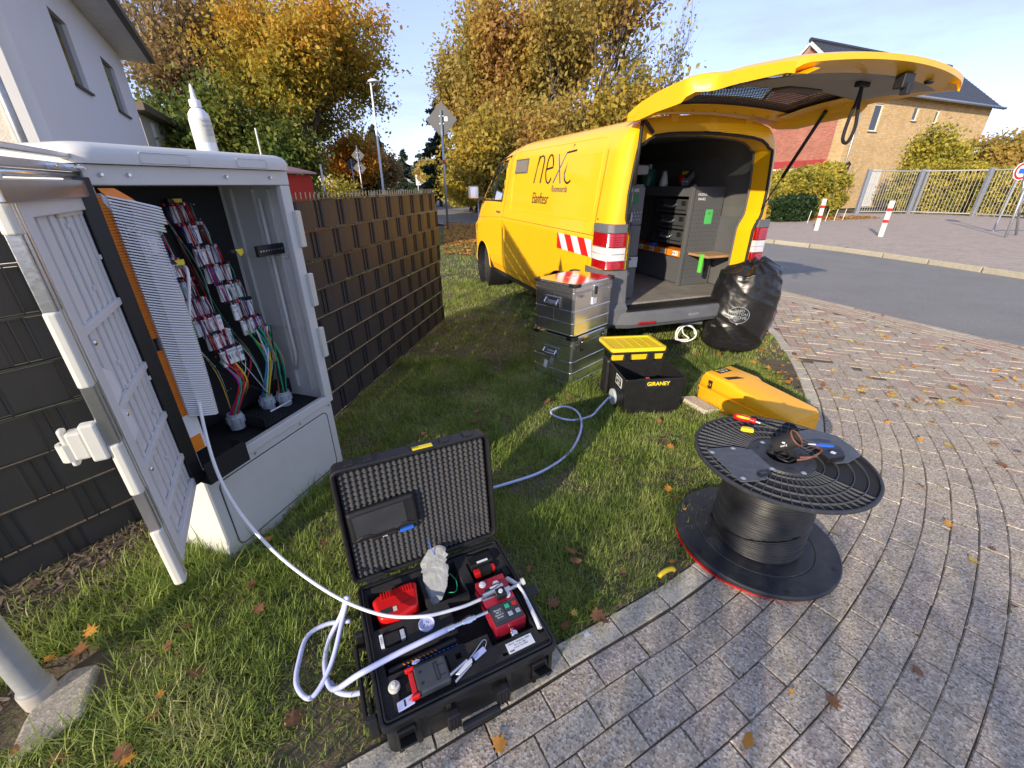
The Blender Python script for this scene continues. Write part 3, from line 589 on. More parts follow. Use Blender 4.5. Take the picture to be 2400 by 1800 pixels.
# ================================================================ PRIVACY FENCES
def fence(name, label, O, D, L, Hh, ends):
    rz = math.atan2(D.y, D.x); t = thing(name, label, 'fence', (O.x, O.y, 0), rz); nb = 8; bh = Hh / nb; per = .27
    sgn = ends   # side of the fence that faces the camera in local y
    for b in range(nb):
        mb = MB(); x = -.2 + (.135 if b % 2 else 0) + .02 * math.sin(b * 2.3); z0, z1 = b * bh + .012, (b + 1) * bh - .006
        P = []
        while x < L:
            for xx, yy in ((x, .0045), (x + .006, .0075), (x + .085, .0095), (x + .169, .0075), (x + .175, .0045), (x + .183, -.0055), (x + .225, -.0045), (x + .262, -.0055)):
                if 0 <= xx <= L: P.append((xx, yy * sgn))
            x += per
        mb.grid([[(a, c, z0 + (z1 - z0) * k / 2) for a, c in P] for k in range(3)])
        mb.build('privacy_strip', m_pvc, t, solid=.0016)
    mb = MB(); x = 0
    for b in range(nb):
        x = -.2 + (.135 if b % 2 else 0) + .02 * math.sin(b * 2.3)
        while x < L:
            for q in (x - .004, x + .179, x + .222):
                if 0 < q < L: mb.box(q - .003, q + .003, -.0035, .0035, b * bh, (b + 1) * bh + (.032 if b == nb - 1 else 0))
            x += per
    x = 0
    while x <= L + .001: mb.box(x - .003, x + .003, -.003, .003, Hh, Hh + .045); x += .05
    for b in range(nb + 1):
        for s in (1, -1): mb.box(0, L, s * .0165 - .003, s * .0165 + .003, b * bh - .001, b * bh + .006)
    mb.build('wire_mesh', m_rod, t)
    return t
FH = 1.53
fa = fence('privacy_fence', 'dark grey slatted privacy fence running from the cabinet towards the road', FC + FRD * .02, FRD, 3.06, FH, -1)
fb_ = fence('privacy_fence', 'dark grey slatted privacy fence behind the open cabinet door', FC, FLD, 2.7, FH, 1)
for o in (fa, fb_): o['group'] = 'dark privacy fences'
for o, L in ((fa, 3.06), (fb_, 2.7)):
    for x in (.0, L): MB().box(x - .02, x + .02, -.03 if o is fb_ else .02, -.0 if False else (.05 if o is fa else -.06), .0, FH - .02).build('fence_post', m_rod, o)

# ================================================================ STREET CABINET
cab = thing('street_cabinet', 'open light grey street cabinet full of fibre cables on a tall plinth', 'cabinet'); cab.matrix_world = CL
CW, CD, ZP, ZT = .805, .405, .477, 1.675
MB().box(0, CW, 0, CD, -.06, ZP - .012).build('plinth', m_cab, cab, bevel=.012)
def rrect(x0, x1, z0, z1, r, n=5):
    P = []
    for cx_, cz_, a0 in ((x1 - r, z1 - r, 0), (x0 + r, z1 - r, 90), (x0 + r, z0 + r, 180), (x1 - r, z0 + r, 270)):
        for k in range(n + 1): a = R(a0 + 90 * k / n); P.append((cx_ + r * math.cos(a), cz_ + r * math.sin(a)))
    return P
XZ = Matrix(((1, 0, 0, 0), (0, 0, 1, 0), (0, 1, 0, 0), (0, 0, 0, 1)))   # prism in x-z, extruded along y
def plate(mb, poly, y0, y1): return mb.prism(poly, y0, y1, XZ)
p = plate(MB(), rrect(.06, CW - .06, .05, .415, .03), -.004, .002).build('plinth_panel', m_cab, cab, bevel=.002)
g = MB(); P = rrect(.055, CW - .055, .045, .42, .034); g.tube([(x, -.0005, z) for x, z in P] + [(P[0][0], -.0005, P[0][1])], .0024, 5); g.build('panel_joint', m_blackm, cab)
sc_ = MB()
for x in (.03, CW - .03, .26, .55):
    for z in (.445,): sc_.lathe([(0, .004), (.006, .003), (.007, 0)], 8, Matrix.Translation((x, -.001, z)) @ Matrix.Rotation(R(90), 4, 'X'))
for x in (.03, CW - .03): sc_.lathe([(0, .004), (.006, .003), (.007, 0)], 8, Matrix.Translation((x, -.001, .03)) @ Matrix.Rotation(R(90), 4, 'X'))
sc_.each('screw', m_alu, cab)
MB().box(-.006, CW + .006, -.012, .02, ZP - .012, ZP + .035).build('sill_rail', m_cab, cab, bevel=.004)
MB().box(0, .014, .021, CD, ZP, ZT).build('end_wall', m_cab, cab); MB().box(CW - .014, CW, .021, CD, ZP, ZT).build('end_wall', m_cab, cab)
MB().box(.015, CW - .015, CD - .014, CD, ZP, ZT).build('back_wall', m_cab, cab); MB().box(.015, CW - .015, .02, CD - .015, ZP - .008, ZP).build('floor_plate', m_blackm, cab)
MB().box(CW - .052, CW + .004, -.014, .018, ZP + .036, 1.615).build('door_jamb', m_cab, cab, bevel=.004)
MB().box(-.004, .02, -.0, .018, ZP + .036, 1.615).build('door_jamb', m_cab, cab, bevel=.003)
MB().box(-.006, CW + .006, -.014, .03, 1.617, ZT + .002).build('head_rail', m_cab, cab, bevel=.004)
g = MB()
for x in (.04, .12, .48, .7): g.lathe([(0, .012), (.005, .012), (.007, .006), (.007, 0)], 8, Matrix.Translation((x, -.014, 1.648)) @ Matrix.Rotation(R(90), 4, 'X'))
g.each('rail_bolt', m_alu, cab)
# lid with rounded edges
PR = [(0, ZT + .003), (-.03, ZT + .003), (-.034, ZT + .03), (-.026, ZT + .05), (-.008, ZT + .062), (.02, ZT + .066)]
lid = MB(); rings = []
for off, z in [(.034, ZT + .004), (.037, ZT + .03), (.031, ZT + .046), (.018, ZT + .058), (-.004, ZT + .064), (-.03, ZT + .066)]:
    r = .05 + off * .6; rings.append([(x, y, z) for x, y in rrect(-off, CW + off, -off, CD + off, r, 6)])
n = len(rings[0]); vs = [q for rg in rings for q in rg]
lid.add(vs, [(i * n + k, i * n + (k + 1) % n, (i + 1) * n + (k + 1) % n, (i + 1) * n + k) for i in range(len(rings) - 1) for k in range(n)] + [tuple(range((len(rings) - 1) * n, len(rings) * n)), tuple(range(n))[::-1]])
lidp = lid.build('lid', m_cab, cab, smooth=True, sharp=50)
for x0, x1 in ((.16, .33), (.53, .68)):
    P = rrect(x0, x1, ZT + .01, ZT + .042, .004, 2); g = MB(); g.tube([(x, -.0375, z) for x, z in P] + [(P[0][0], -.0375, P[0][1])], .0016, 4); g.build('embossed_panel', m_cab, lidp)
# lugs along the free jamb
for z in (1.42, 1.12, .83): MB().box(CW - .012, CW + .022, -.034, -.012, z - .085, z + .085).build('jamb_cover', m_cream, cab, bevel=.005)
# inner right wall ribs
g = MB()
for y in (.09, .19, .33): g.box(CW - .03, CW - .0145, y, y + .014, ZP + .06, 1.6)
for z in (.9, 1.28): g.box(CW - .026, CW - .0145, .06, .36, z, z + .012)
g.each('wall_rib', m_cab, cab, bevel=.002)
MB().tube([(CW - .045, .14, 1.56), (CW - .045, .14, .75), (CW - .04, .17, .66)], .009, 8).build('cable_conduit', m_cab, cab, smooth=True)
# equipment board
bd = MB().box(.016, .72, .33, .345, ZP + .03, 1.612).build('mounting_board', m_blackm, cab)
MB().box(.63, CW - .016, .08, .1, 1.305, 1.355).build('cable_bracket', m_black, cab, bevel=.002)
g = MB()
for k in range(9): g.lathe([(0, .001), (.004, .001), (.004, 0)], 6, Matrix.Translation((.645 + k * .016, .0795, 1.33)) @ Matrix.Rotation(R(90), 4, 'X'))
for k in range(60): g.lathe([(0, .001), (.0028, .001), (.0028, 0)], 5, Matrix.Translation((random.uniform(.1, .6), .3295, random.uniform(.6, 1.58))) @ Matrix.Rotation(R(90), 4, 'X'))
g.build('board_screws', m_alu, cab)
YF = MB
for x, y, z in ((.215, .30, 1.55), (.47, .30, 1.55), (.30, .16, 1.325), (.57, .14, 1.335)):
    b = MB().box(x - .03, x + .01, y - .002, y + .02, z - .002, z + .014).build('tab_holder', m_black, cab); plate(MB(), [(x - .012, z + .014), (x + .028, z + .014), (x + .028, z - .004), (x + .01, z - .02)], y - .006, y - .003).build('yellow_warning_tab', m_yink, cab)
# splice cards and fibre pigtails on the board
wirecols = [(.55, .01, .03), (.6, .02, .06), (.02, .04, .4), (.02, .35, .2), (.75, .6, .02), (.7, .7, .72), (.01, .01, .02), (.25, .02, .03), (.75, .2, .02), (.5, .02, .35), (.1, .25, .6)]
WM = [mat('fibre_jacket', c, .4) for c in wirecols]
card = None
def put_card(x, y, z, t=0.):
    global card
    if card is None:
        card = MB().box(-.012, .012, -.006, .006, -.038, .038).build('splice_card', m_white, cab, bevel=.002); a = MB().box(-.0085, .0085, -.0075, -.0062, .02, .032).build('card_slot', m_gpot, card)
        card.location = (x, y, z); card.rotation_euler = (0, t, 0); return
    c = dup(card, cab); c.location = (x, y, z); c.rotation_euler = (0, t, 0)
rr = random.Random(3)
cols_ = [(.26, [1.49, 1.40, 1.29, 1.20, 1.11, 1.03, .95, .87]), (.45, [1.50, 1.42, 1.32, 1.24, 1.15, 1.06, .97])]
bundles = {i: MB() for i in range(len(WM))}
for ci, (x0, zs) in enumerate(cols_):
    for ri, z in enumerate(zs):
        xc = x0 + ri * .024; yy = .27 - ri * .012
        nC = 2 if ri < 2 else 4
        xs_ = [xc + (k - (nC - 1) / 2) * .031 for k in range(nC)]
        for xq in xs_: put_card(xq + rr.uniform(-.004, .004), yy + rr.uniform(-.01, .01), z + rr.uniform(-.006, .006), rr.uniform(-.06, .06))
        for k in range(20):      # little coloured fibres between the cards
            c = rr.choice([0, 5, 0, 7, 2, 3, 5, 6, 6, 5]); xq = xc + rr.uniform(-.06, .06)
            bundles[c].tube([(xq, yy - .006, z + .046), (xq + rr.uniform(-.004, .008), yy - .014, z), (xq + .012, yy - .008, z - .05)], .0019, 4)
        for k in range(9):
            c = rr.choice([0, 7, 5, 6, 7, 6]); xq = xc + rr.uniform(-.06, .06); bundles[c].box(xq - .003, xq + .003, yy - .014, yy + .004, z + .037, z + .05)
pots = [(.36, .2, .545), (.585, .235, .53), (.66, .19, .53)]
for pi, (px_, py_, pz) in enumerate(pots):
    src = (.40, .19, .86) if pi == 0 else (.58, .16, .96)
    for k in range(9):
        c = [8, 4, 1, 3, 9, 0, 3, 1, 6][k] if pi == 0 else [3, 5, 4, 5, 10, 3, 5, 4, 6][k] if pi == 1 else [8, 3, 6, 3, 8, 6, 3, 6, 3][k]
        a = k * .7; P = crom([(src[0] + rr.uniform(-.05, .05) + (.04 if pi == 2 else 0), src[1] + rr.uniform(-.02, .02), src[2]), ((src[0] + px_) / 2 + .05 * math.cos(a) * .5 + (.03 if pi else .05), (src[1] + py_) / 2 - .03, (src[2] + pz) / 2 + .02), (px_ + .018 * math.cos(a), py_ + .018 * math.sin(a), pz + .03), (px_ + .016 * math.cos(a), py_ + .016 * math.sin(a), pz - .03)], 5)
        bundles[c].tube(P, .0042, 6)
for k in range(16):
    c = rr.choice([6, 7, 4, 5, 0, 3, 6]); x0 = rr.choice([.28, .42, .47]); P = crom([(x0 - .05 + rr.uniform(-.01, .01), .315, 1.5), (x0 + rr.uniform(-.02, .02), .30, 1.25), (x0 + .03 + rr.uniform(-.02, .02), .28, 1.0), (x0 + .09 + rr.uniform(-.02, .02), .22, .8), (rr.choice([.36, .585]), .21, .58)], 5); bundles[c].tube(P, .0022, 5)
for i, b in bundles.items():
    if b.v: tag(b.build('fibre_bundle', WM[i], cab, smooth=True), kind='stuff')
for px_, py_, pz in pots:
    m_ = Matrix.Translation((px_, py_, 0)); o = MB().lathe([(.026, pz - .05), (.034, pz - .05), (.034, pz - .02), (.037, pz - .018), (.037, pz + .016), (.033, pz + .02), (.033, pz + .034), (.026, pz + .034), (.026, pz)], 12, m_).build('cable_gland', m_gpot, cab)
    g = MB()
    for k in range(8): a = k * PI / 4; g.box(-.005, .005, .034, .0405, pz - .02, pz + .016, m_ @ Matrix.Rotation(a, 4, 'Z'))
    g.build('gland_ribs', m_gpot, o)
MB().tube([(.52, .15, .512), (.6, .14, .515), (.66, .15, .51)], .0045, 6).build('cable_tie', m_white, cab)
tr = MB().box(.40, .56, .06, .3, .49, .495).box(.40, .404, .06, .3, .495, .55).box(.64, CW - .02, .26, .32, .49, .58).build('perforated_tray', m_blackm, cab)
g = MB()
for i in range(7):
    for j in range(9): g.lathe([(0, .0006), (.0035, .0006), (.0035, 0)], 6, Matrix.Translation((.415 + i * .02, .075 + j * .024, .4952)))
for i in range(9): g.lathe([(0, .001), (.004, .001), (.004, 0)], 6, Matrix.Translation((.655 + i * .015, .2595, .545)) @ Matrix.Rotation(R(90), 4, 'X'))
g.build('tray_holes', m_dgrey, tr)
# swing frame with splice trays
SWX, SWY = .012, -.03
fr = MB().box(-.055, -.008, -.045, -.005, .50, 1.64).box(-.04, .05, -.02, .0, .49, .52).build('swing_frame', m_black, cab, bevel=.003)
MB().box(-.03, .16, -.10, -.015, .50, .505).box(-.03, .16, -.10, -.096, .505, .60).box(.156, .16, -.1, -.015, .505, .60).build('cable_basket', m_blackm, cab)
NT = 84; z0_, z1_ = .80, 1.585
for k in range(NT):
    f = k / (NT - 1); z = z0_ + (z1_ - z0_) * f
    if not (.345 < f < .40): MB().box(-.008, .026, -.034, -.026, z - .0042, z + .0042).build('tray_tab', m_orange, cab)
tray0 = None
for k in range(NT):
    f = k / (NT - 1); z = z0_ + (z1_ - z0_) * f
    if tray0 is None:
        P = [(.0, -.028, .0), (.0, .03, .0), (.05, .05, .0), (.16, .035, 0), (.185, .01, 0), (.185, -.012, 0), (.16, -.032, 0), (.06, -.042, 0)]
        mb = MB(); mb.prism([(x, y) for x, y, _ in P], -.0024, .0024); mb.tube([P[i] for i in (7, 6, 5, 4, 3)], .0034, 5); tray0 = mb.build('splice_tray', m_white, cab); o = tray0
    else: o = tray0.copy(); COL.objects.link(o); o.parent = cab
    ln = .88 + .10 * math.sin(f * PI * 1.0) + (.08 if f > .93 else 0)
    o.location = (.018, -.032, z + .002); o.rotation_euler = (0, R(21 - 4 * f), R(-16)); o.scale = (ln * (.66 if f < .9 else .8), ln, 1)
# the topmost tray is orange with a green nose
CLI = CL.inverted()
def cp(px, py, Yl):
    d = ray(px, py); o = CLI @ Vector((0, 0, H)); dd = CLI.to_3x3() @ d; t = (Yl - o.y) / dd.y; return o + dd * t
def cslab(P, th): return MB().add([p for p in P] + [p + Vector((0, th, 0)) for p in P], [tuple(range(len(P))), tuple(range(len(P), 2 * len(P)))[::-1]] + [(i, i + len(P), (i + 1) % len(P) + len(P), (i + 1) % len(P)) for i in range(len(P))])
cslab([cp(228, 441, -.03), cp(268, 441, -.03), cp(305, 462, -.04), cp(340, 486, -.055), cp(364, 507, -.065), cp(346, 513, -.07), cp(312, 500, -.065), cp(268, 474, -.055), cp(240, 452, -.045)], .004).build('top_tray', m_orange, cab, bevel=.0015)
cslab([cp(236, 452, -.043), cp(268, 476, -.053), cp(312, 502, -.063), cp(346, 515, -.068), cp(372, 530, -.06), cp(382, 548, -.06), cp(366, 554, -.06), cp(320, 530, -.055), cp(270, 500, -.045), cp(244, 476, -.04)], .03).build('tray_stack_body', m_white, cab, bevel=.002)
cslab([cp(362, 509, -.07), cp(378, 520, -.07), cp(384, 542, -.07), cp(366, 556, -.07), cp(360, 548, -.07), cp(372, 540, -.07), cp(350, 518, -.07)], .004).build('green_tray_nose', m_green, cab)
g1, g2 = MB(), MB()
for k in range(NT):
    f = k / (NT - 1); z = z0_ + (z1_ - z0_) * f; ln = (.88 + .10 * math.sin(f * PI)) * (.66 if f < .9 else .8); M = T(.018, -.032, z + .002, 0, R(21 - 4 * f), R(-16)); b = g1 if .66 < f < .88 else g2 if .40 < f < .58 else None
    if b: b.box(.176 * ln, .176 * ln + .012, -.008, .012, -.002, .002, M)
g1.build('tray_clips', m_blue, cab); g2.build('tray_clips', m_green, cab)
MB().box(-.006, .05, -.036, -.004, .63, .795).build('tray_foot', m_white, cab, bevel=.003); MB().box(-.008, .036, -.04, -.034, .635, .70).build('foot_label', m_orange, cab)
# ---- the open door
DH, DF = Vector((-1.362, 1.466, 0)), Vector((-1.07, .945, 0)); DL = (DF - DH).length; drz = math.atan2((DF - DH).y, (DF - DH).x)
dm = CL.inverted() @ (Matrix.Translation(DH) @ Matrix.Rotation(drz, 4, 'Z'))
door = MB().box(0.0, DL - .045, -.012, -.003, .49, 1.62).build('door', m_cabd, cab); door.matrix_local = dm
# local frame: x outwards along the door, y towards the inside face (camera side is +y)
g = MB().box(0, .035, -.002, .02, .50, 1.6).box(DL - .10, DL - .05, -.002, .018, .50, 1.6).box(.036, DL - .101, -.002, .016, .50, .54).box(.036, DL - .101, -.002, .016, 1.55, 1.6)
g.build('door_frame', m_cabd, door, bevel=.003)
g = MB()
for x in (.06, .10, .16, .22, .28, .34, .42): g.box(x, x + .016, -.0025, .0035, .545, 1.548)
g.each('door_rib', m_cabd, door, bevel=.001)
for z in (1.26, 1.03, .83, .64): MB().box(.037, DL - .102, -.001, .013, z, z + .022).build('cross_strap', m_cabd, door, bevel=.002)
g = MB()
for i in range(14): x, z = random.uniform(.05, DL - .13), random.uniform(.6, 1.52); g.box(x, x + .012, .0, .010, z, z + .014)
g.each('door_lug', m_cabd, door, bevel=.002)
for z in (1.235, 1.015, .82):
    MB().lathe([(0, .006), (.006, .005), (.009, .002), (.009, 0)], 12, Matrix.Translation((DL - .135, .0135, z)) @ Matrix.Rotation(R(-90), 4, 'X')).build('door_screw', m_chrome, door, smooth=True)
g = MB().box(DL - .05, DL - .012, -.014, .012, .47, 1.62).box(DL - .044, DL - .038, .012, .018, .47, 1.62).box(DL - .028, DL - .022, .012, .018, .47, 1.62); g.build('lock_profile', m_alu, door, bevel=.002)
for z0, z1 in ((1.52, 1.70), (1.155, 1.35), (.815, .985), (.45, .675)):
    rings = [(0, z0), (.017, z0 + .002), (.022, z0 + .01), (.022, z1 - .008), (.017, z1), (0, z1)]
    c = MB(); pr_ = [(.0, -.016), (.016, -.016), (.021, -.005), (.021, .009), (.013, .016), (-.018, .016), (-.027, .010), (-.029, -.007), (-.016, -.016)]
    c.prism([(DL - .026 + x, y) for x, y in pr_], z0, z1); c.build('edge_cover', m_cream, door, bevel=.008, seg=3)
    MB().lathe([(0, .0008), (.005, .0008), (.005, 0)], 10, Matrix.Translation((DL - .026, .0, z1))).build('cover_hole', m_ink, door)
for z in (1.115, .99): MB().prism([(DL - .16, z - .04), (DL - .085, z - .055), (DL - .07, z + .02), (DL - .10, z + .06), (DL - .15, z + .03)], .0135, .017, XZ).build('paper_sticker', m_white, door)
lv = MB().box(DL - .03, DL + .0, -.05, -.015, .95, 1.06).box(DL - .05, DL - .01, -.085, -.05, .96, 1.04).box(DL - .045, DL - .02, -.10, -.085, .94, 1.05).build('lock_lever', m_cream, door, bevel=.006)
MB().lathe([(.012, 0), (.02, 0), (.02, .05), (.012, .05)], 12, Matrix.Translation((DL - .03, -.095, .96)), True).build('lever_barrel', m_cream, door)
# aluminium rails across the door head
g = MB().box(-.02, DL + .05, -.018, .024, 1.655, 1.675).box(-.02, DL + .05, -.012, .018, 1.69, 1.705).box(.02, DL + .05, .02, .034, 1.585, 1.632).each('head_rail', m_alu, door, bevel=.003)
MB().tube([(-.03, .008, 1.645), (DL + .05, .008, 1.645)], .009, 10).build('head_rod', m_alu, door, smooth=True)
g = MB()
for x in (.06, .16, .3): g.lathe([(0, .02), (.006, .018), (.008, 0)], 8, Matrix.Translation((x, .024, 1.665)) @ Matrix.Rotation(R(-90), 4, 'X'))
g.each('rail_bolt', m_chrome, door)
MB().box(.02, .3, .0, .006, 1.54, 1.575).build('perforated_strip', m_cream, door)
MB().box(-.01, .01, -.0, .02, .44, 1.64).build('hinge_profile', m_black, door, bevel=.003)

# bottle standing on the lid
bx, by = .545, .12
bt = thing('squeeze_bottle', 'white plastic squeeze bottle with a pointed nozzle on top of the cabinet', 'bottle', CL @ Vector((bx, by, ZT + .0665)), R(71.8))
MB().lathe([(0, .0), (.036, 0), (.038, .006), (.038, .115), (.035, .135), (.024, .15), (.016, .156), (.016, .16)], 32).build('bottle_body', m_white, bt, smooth=True, sharp=50)
MB().lathe([(.0, .158), (.0205, .158), (.0205, .18), (.018, .184), (.010, .186), (.006, .225), (.003, .236), (0, .237)], 20).build('nozzle_cap', m_white, bt, smooth=True, sharp=40)
MB().lathe([(.0383, .035), (.0387, .036), (.0387, .118), (.0383, .119)], 32).build('bottle_label', m_cream, bt, smooth=True)
for i, (s, z) in enumerate((('WATTE', .108), ('GARTEL', .092), ('LOSS', .076), ('LODSS', .062))):
    def fn(q, z=z): a = -q.x / .0389 + PI * .13; return Vector((.0390 * math.sin(-a - PI * .74 + PI), -.0390 * math.cos(-a - PI * .74 + PI), z + q.y))
    def fn2(q, z=z): a = q.x / .039; return Vector((.0391 * math.sin(a), -.0391 * math.cos(a), z + q.y))
    text('label_text', s, .013, m_gpot, bt, None, fn=fn2, ext=.0002)

# ================================================================ EQUIPMENT CASE
case = thing('equipment_case', 'open black hard shell case with fibre blowing tools in foam', 'case'); case.matrix_world = CASE_M
KW, KD, KZ = .612, .548, .165
def ringbox(mb, x0, x1, y0, y1, z0, z1, t, r=.03):
    a = rrect(x0, x1, y0, y1, r); b = rrect(x0 + t, x1 - t, y0 + t, y1 - t, max(.004, r - t)); n = len(a)
    vs = [(x, y, z0) for x, y in a] + [(x, y, z1) for x, y in a] + [(x, y, z1) for x, y in b] + [(x, y, z0) for x, y in b]
    mb.add(vs, [(i + l * n, (i + 1) % n + l * n, (i + 1) % n + ((l + 1) % 4) * n, i + ((l + 1) % 4) * n) for l in range(4) for i in range(n)]); return mb
sh = ringbox(MB(), .012, KW - .012, .012, KD - .012, -.0, KZ - .03, .012); sh.prism(rrect(.012, KW - .012, .012, KD - .012, .03), -.005, .004)
shell = sh.build('bottom_shell', m_black, case, bevel=.004)
ringbox(MB(), 0, KW, 0, KD, KZ - .03, KZ, .014).build('rim', m_black, case, bevel=.005)
ringbox(MB(), .0155, KW - .0155, .0155, KD - .0155, KZ - .004, KZ + .004, .006, .016).build('seal_lip', m_black, case, bevel=.002)
g = MB()
for x in (.04, .1, .2, .41, .51, .57):
    g.box(x, x + .016, -.0, .0125, .01, KZ - .031)
for y in (.06, .12, .2, .32, .4, .48):
    for s in (0, 1): g.box((-.001 if s == 0 else KW - .0125), (.0125 if s == 0 else KW + .001), y, y + .016, .01, KZ - .031)
g.each('shell_rib', m_black, case, bevel=.003)
holes = [(.033, .235, .335, .5, .09), (.252, .395, .345, .51, .11), (.436, .545, .385, .475, .07), (.045, .137, .252, .312, .025), (.045, .31, .155, .215, .05), (.31, .43, .15, .33, .09), (.40, .565, .10, .385, .08), (.455, .56, .505, .522, .02), (.57, .60, .07, .35, .012),
         (.07, .245, .03, .14, .01), (.272, .292, .11, .13, .04), (.42, .44, .05, .062, .03)]
def foam(mb, x0, x1, y0, y1, z, holes):
    xs = sorted({x0, x1} | {h[0] for h in holes} | {h[1] for h in holes}); ys = sorted({y0, y1} | {h[2] for h in holes} | {h[3] for h in holes})
    def dep(x, y):
        d = 0
        for h in holes:
            if h[0] < x < h[1] and h[2] < y < h[3]: d = max(d, h[4])
        return d
    Dp = [[dep((xs[i] + xs[i + 1]) / 2, (ys[j] + ys[j + 1]) / 2) for j in range(len(ys) - 1)] for i in range(len(xs) - 1)]
    for i in range(len(xs) - 1):
        for j in range(len(ys) - 1):
            q = z - Dp[i][j]; mb.add([(xs[i], ys[j], q), (xs[i + 1], ys[j], q), (xs[i + 1], ys[j + 1], q), (xs[i], ys[j + 1], q)], [(0, 1, 2, 3)])
            if i + 1 < len(xs) - 1 and abs(Dp[i][j] - Dp[i + 1][j]) > 1e-6: a, b = z - Dp[i][j], z - Dp[i + 1][j]; mb.add([(xs[i + 1], ys[j], a), (xs[i + 1], ys[j + 1], a), (xs[i + 1], ys[j + 1], b), (xs[i + 1], ys[j], b)], [(0, 1, 2, 3)])
            if j + 1 < len(ys) - 1 and abs(Dp[i][j] - Dp[i][j + 1]) > 1e-6: a, b = z - Dp[i][j], z - Dp[i][j + 1]; mb.add([(xs[i], ys[j + 1], a), (xs[i + 1], ys[j + 1], a), (xs[i + 1], ys[j + 1], b), (xs[i], ys[j + 1], b)], [(0, 1, 2, 3)])
    return mb
foam(MB(), .022, KW - .022, .022, KD - .022, KZ - .008, holes).build('foam_insert', m_foam, case)
# handle and latches at the front
for x in (.215, .385): 
    b = MB().box(x - .022, x + .022, -.03, .0, .045, .115).build('handle_mount', m_black, case, bevel=.006)
    g = MB(); [g.box(x - .018 + k * .011, x - .012 + k * .011, -.033, -.0295, .05, .11) for k in range(4)]; g.each('mount_rib', m_black, b, bevel=.001)
MB().box(.235, .365, -.055, -.03, .05, .075).build('carry_handle', m_black, case, bevel=.008, seg=3)
for x in (.07, .53):
    a = MB().box(x - .028, x + .028, -.012, -.0005, .085, .135).build('latch', m_black, case, bevel=.003)
    MB().box(-.024, .024, 0, .06, -.006, .0, T(x, -.012, .10, R(140), 0, 0)).build('latch_flap', m_black, a, bevel=.002)
MB().box(KW + .001, KW + .055, .24, .29, .115, .122).build('side_latch', m_black, case, bevel=.003)
g = MB(); g.box(-.034, -.0015, .06, .085, .03, .13).box(-.034, -.0015, .36, .385, .03, .13).box(-.045, -.03, .085, .36, .07, .095).box(-.03, -.012, .085, .36, .0, .02).build('side_handle', m_black, case, bevel=.006)
# lid
LT = R(97); lm = T(-.006, KD + .006, KZ + .008, PI - LT, 0, 0)     # x along the hinge, y up the lid, z towards the back
lidc = bpy.data.objects.new('case_lid', None)
LDp = .075; LL = .51
lo = MB(); ringbox(lo, 0, KW + .01, 0, LL, -LDp, 0, .012, .03); lo.prism(rrect(0.004, KW + .006, .004, LL - .004, .03), -LDp, -LDp + .006)
def lidM(): 
    c, s = math.cos(LT), math.sin(LT); return Matrix(((1, 0, 0, -.006), (0, -c, -s, KD + .012), (0, s, -c, KZ + .006), (0, 0, 0, 1)))
LMx = lidM()
lidc = lo.build('lid', m_black, case, bevel=.004); lidc.matrix_local = LMx
ringbox(MB(), -.004, KW + .014, -.004, LL + .004, -.012, .004, .012, .032).build('lid_rim', m_black, lidc, bevel=.004)
g = MB()
for x in (.05, .12, .3, .42, .52): g.box(x, x + .035, LL - .001, LL + .008, -LDp + .01, -.014)
g.each('lid_rib', m_black, lidc, bevel=.003)
MB().box(.305, .385, LL + .0045, LL + .008, -.03, -.006).build('yellow_strip', m_yink, lidc)
NXE, NYE = 26 * 4, 22 * 4; PX = [[None] * (NXE + 1) for _ in range(NYE + 1)]
for j in range(NYE + 1):
    for i in range(NXE + 1):
        x, y = .02 + i * (KW - .03) / NXE, .018 + j * (LL - .034) / NYE
        PX[j][i] = (x, y, -.012 + .011 * math.cos(i * PI / 2 / 2 * 2 * .5 * 2 / 2 + 0) * math.cos(j * PI / 4 * 1.0 + 0) if False else -.016 + .014 * (math.sin(i * PI / 4 + j * PI / 4) * math.sin(i * PI / 4 - j * PI / 4)))
m_egg = mat('egg_crate_foam', (.055, .055, .056), .9, var=.2, vs=40, bump=.4, bs=500)
MB().grid(PX).build('egg_crate_foam', m_egg, lidc, smooth=True)
tb = thing('tablet', 'black rugged tablet pushed into the lid foam of the equipment case', 'tablet'); TBM = CASE_M @ LMx @ T(.155, .265, .004, 0, 0, R(3)); tb.matrix_world = TBM
MB().box(-.13, .13, -.07, .07, -.02, .012).build('tablet_body', m_black, tb, bevel=.012, seg=3)
MB().box(-.112, .085, -.05, .052, .0122, .0138).build('screen', m_screen, tb)
for x in (-.08, .07): MB().tube([(x - .035, -.052, .0145), (x - .012, -.042, .016), (x + .012, -.042, .016), (x + .035, -.052, .0145)], .003, 6).build('retaining_clip', m_black, tb)
MB().box(-.06, .04, -.082, -.068, -.01, .01).build('cable_dock', m_black, tb, bevel=.003); MB().box(.05, .105, -.09, -.076, -.006, .008).build('blue_connector', m_blue, tb, bevel=.002)
text('label_text', 'aress', .009, m_wink, tb, Matrix.Translation((-.01, -.0755, .0104)))
g = MB()
for x in (.08, .3, .52): g.tube([(x - .04, KD + .006, KZ + .002), (x + .04, KD + .006, KZ + .002)], .006, 8)
g.each('hinge', m_black, case)
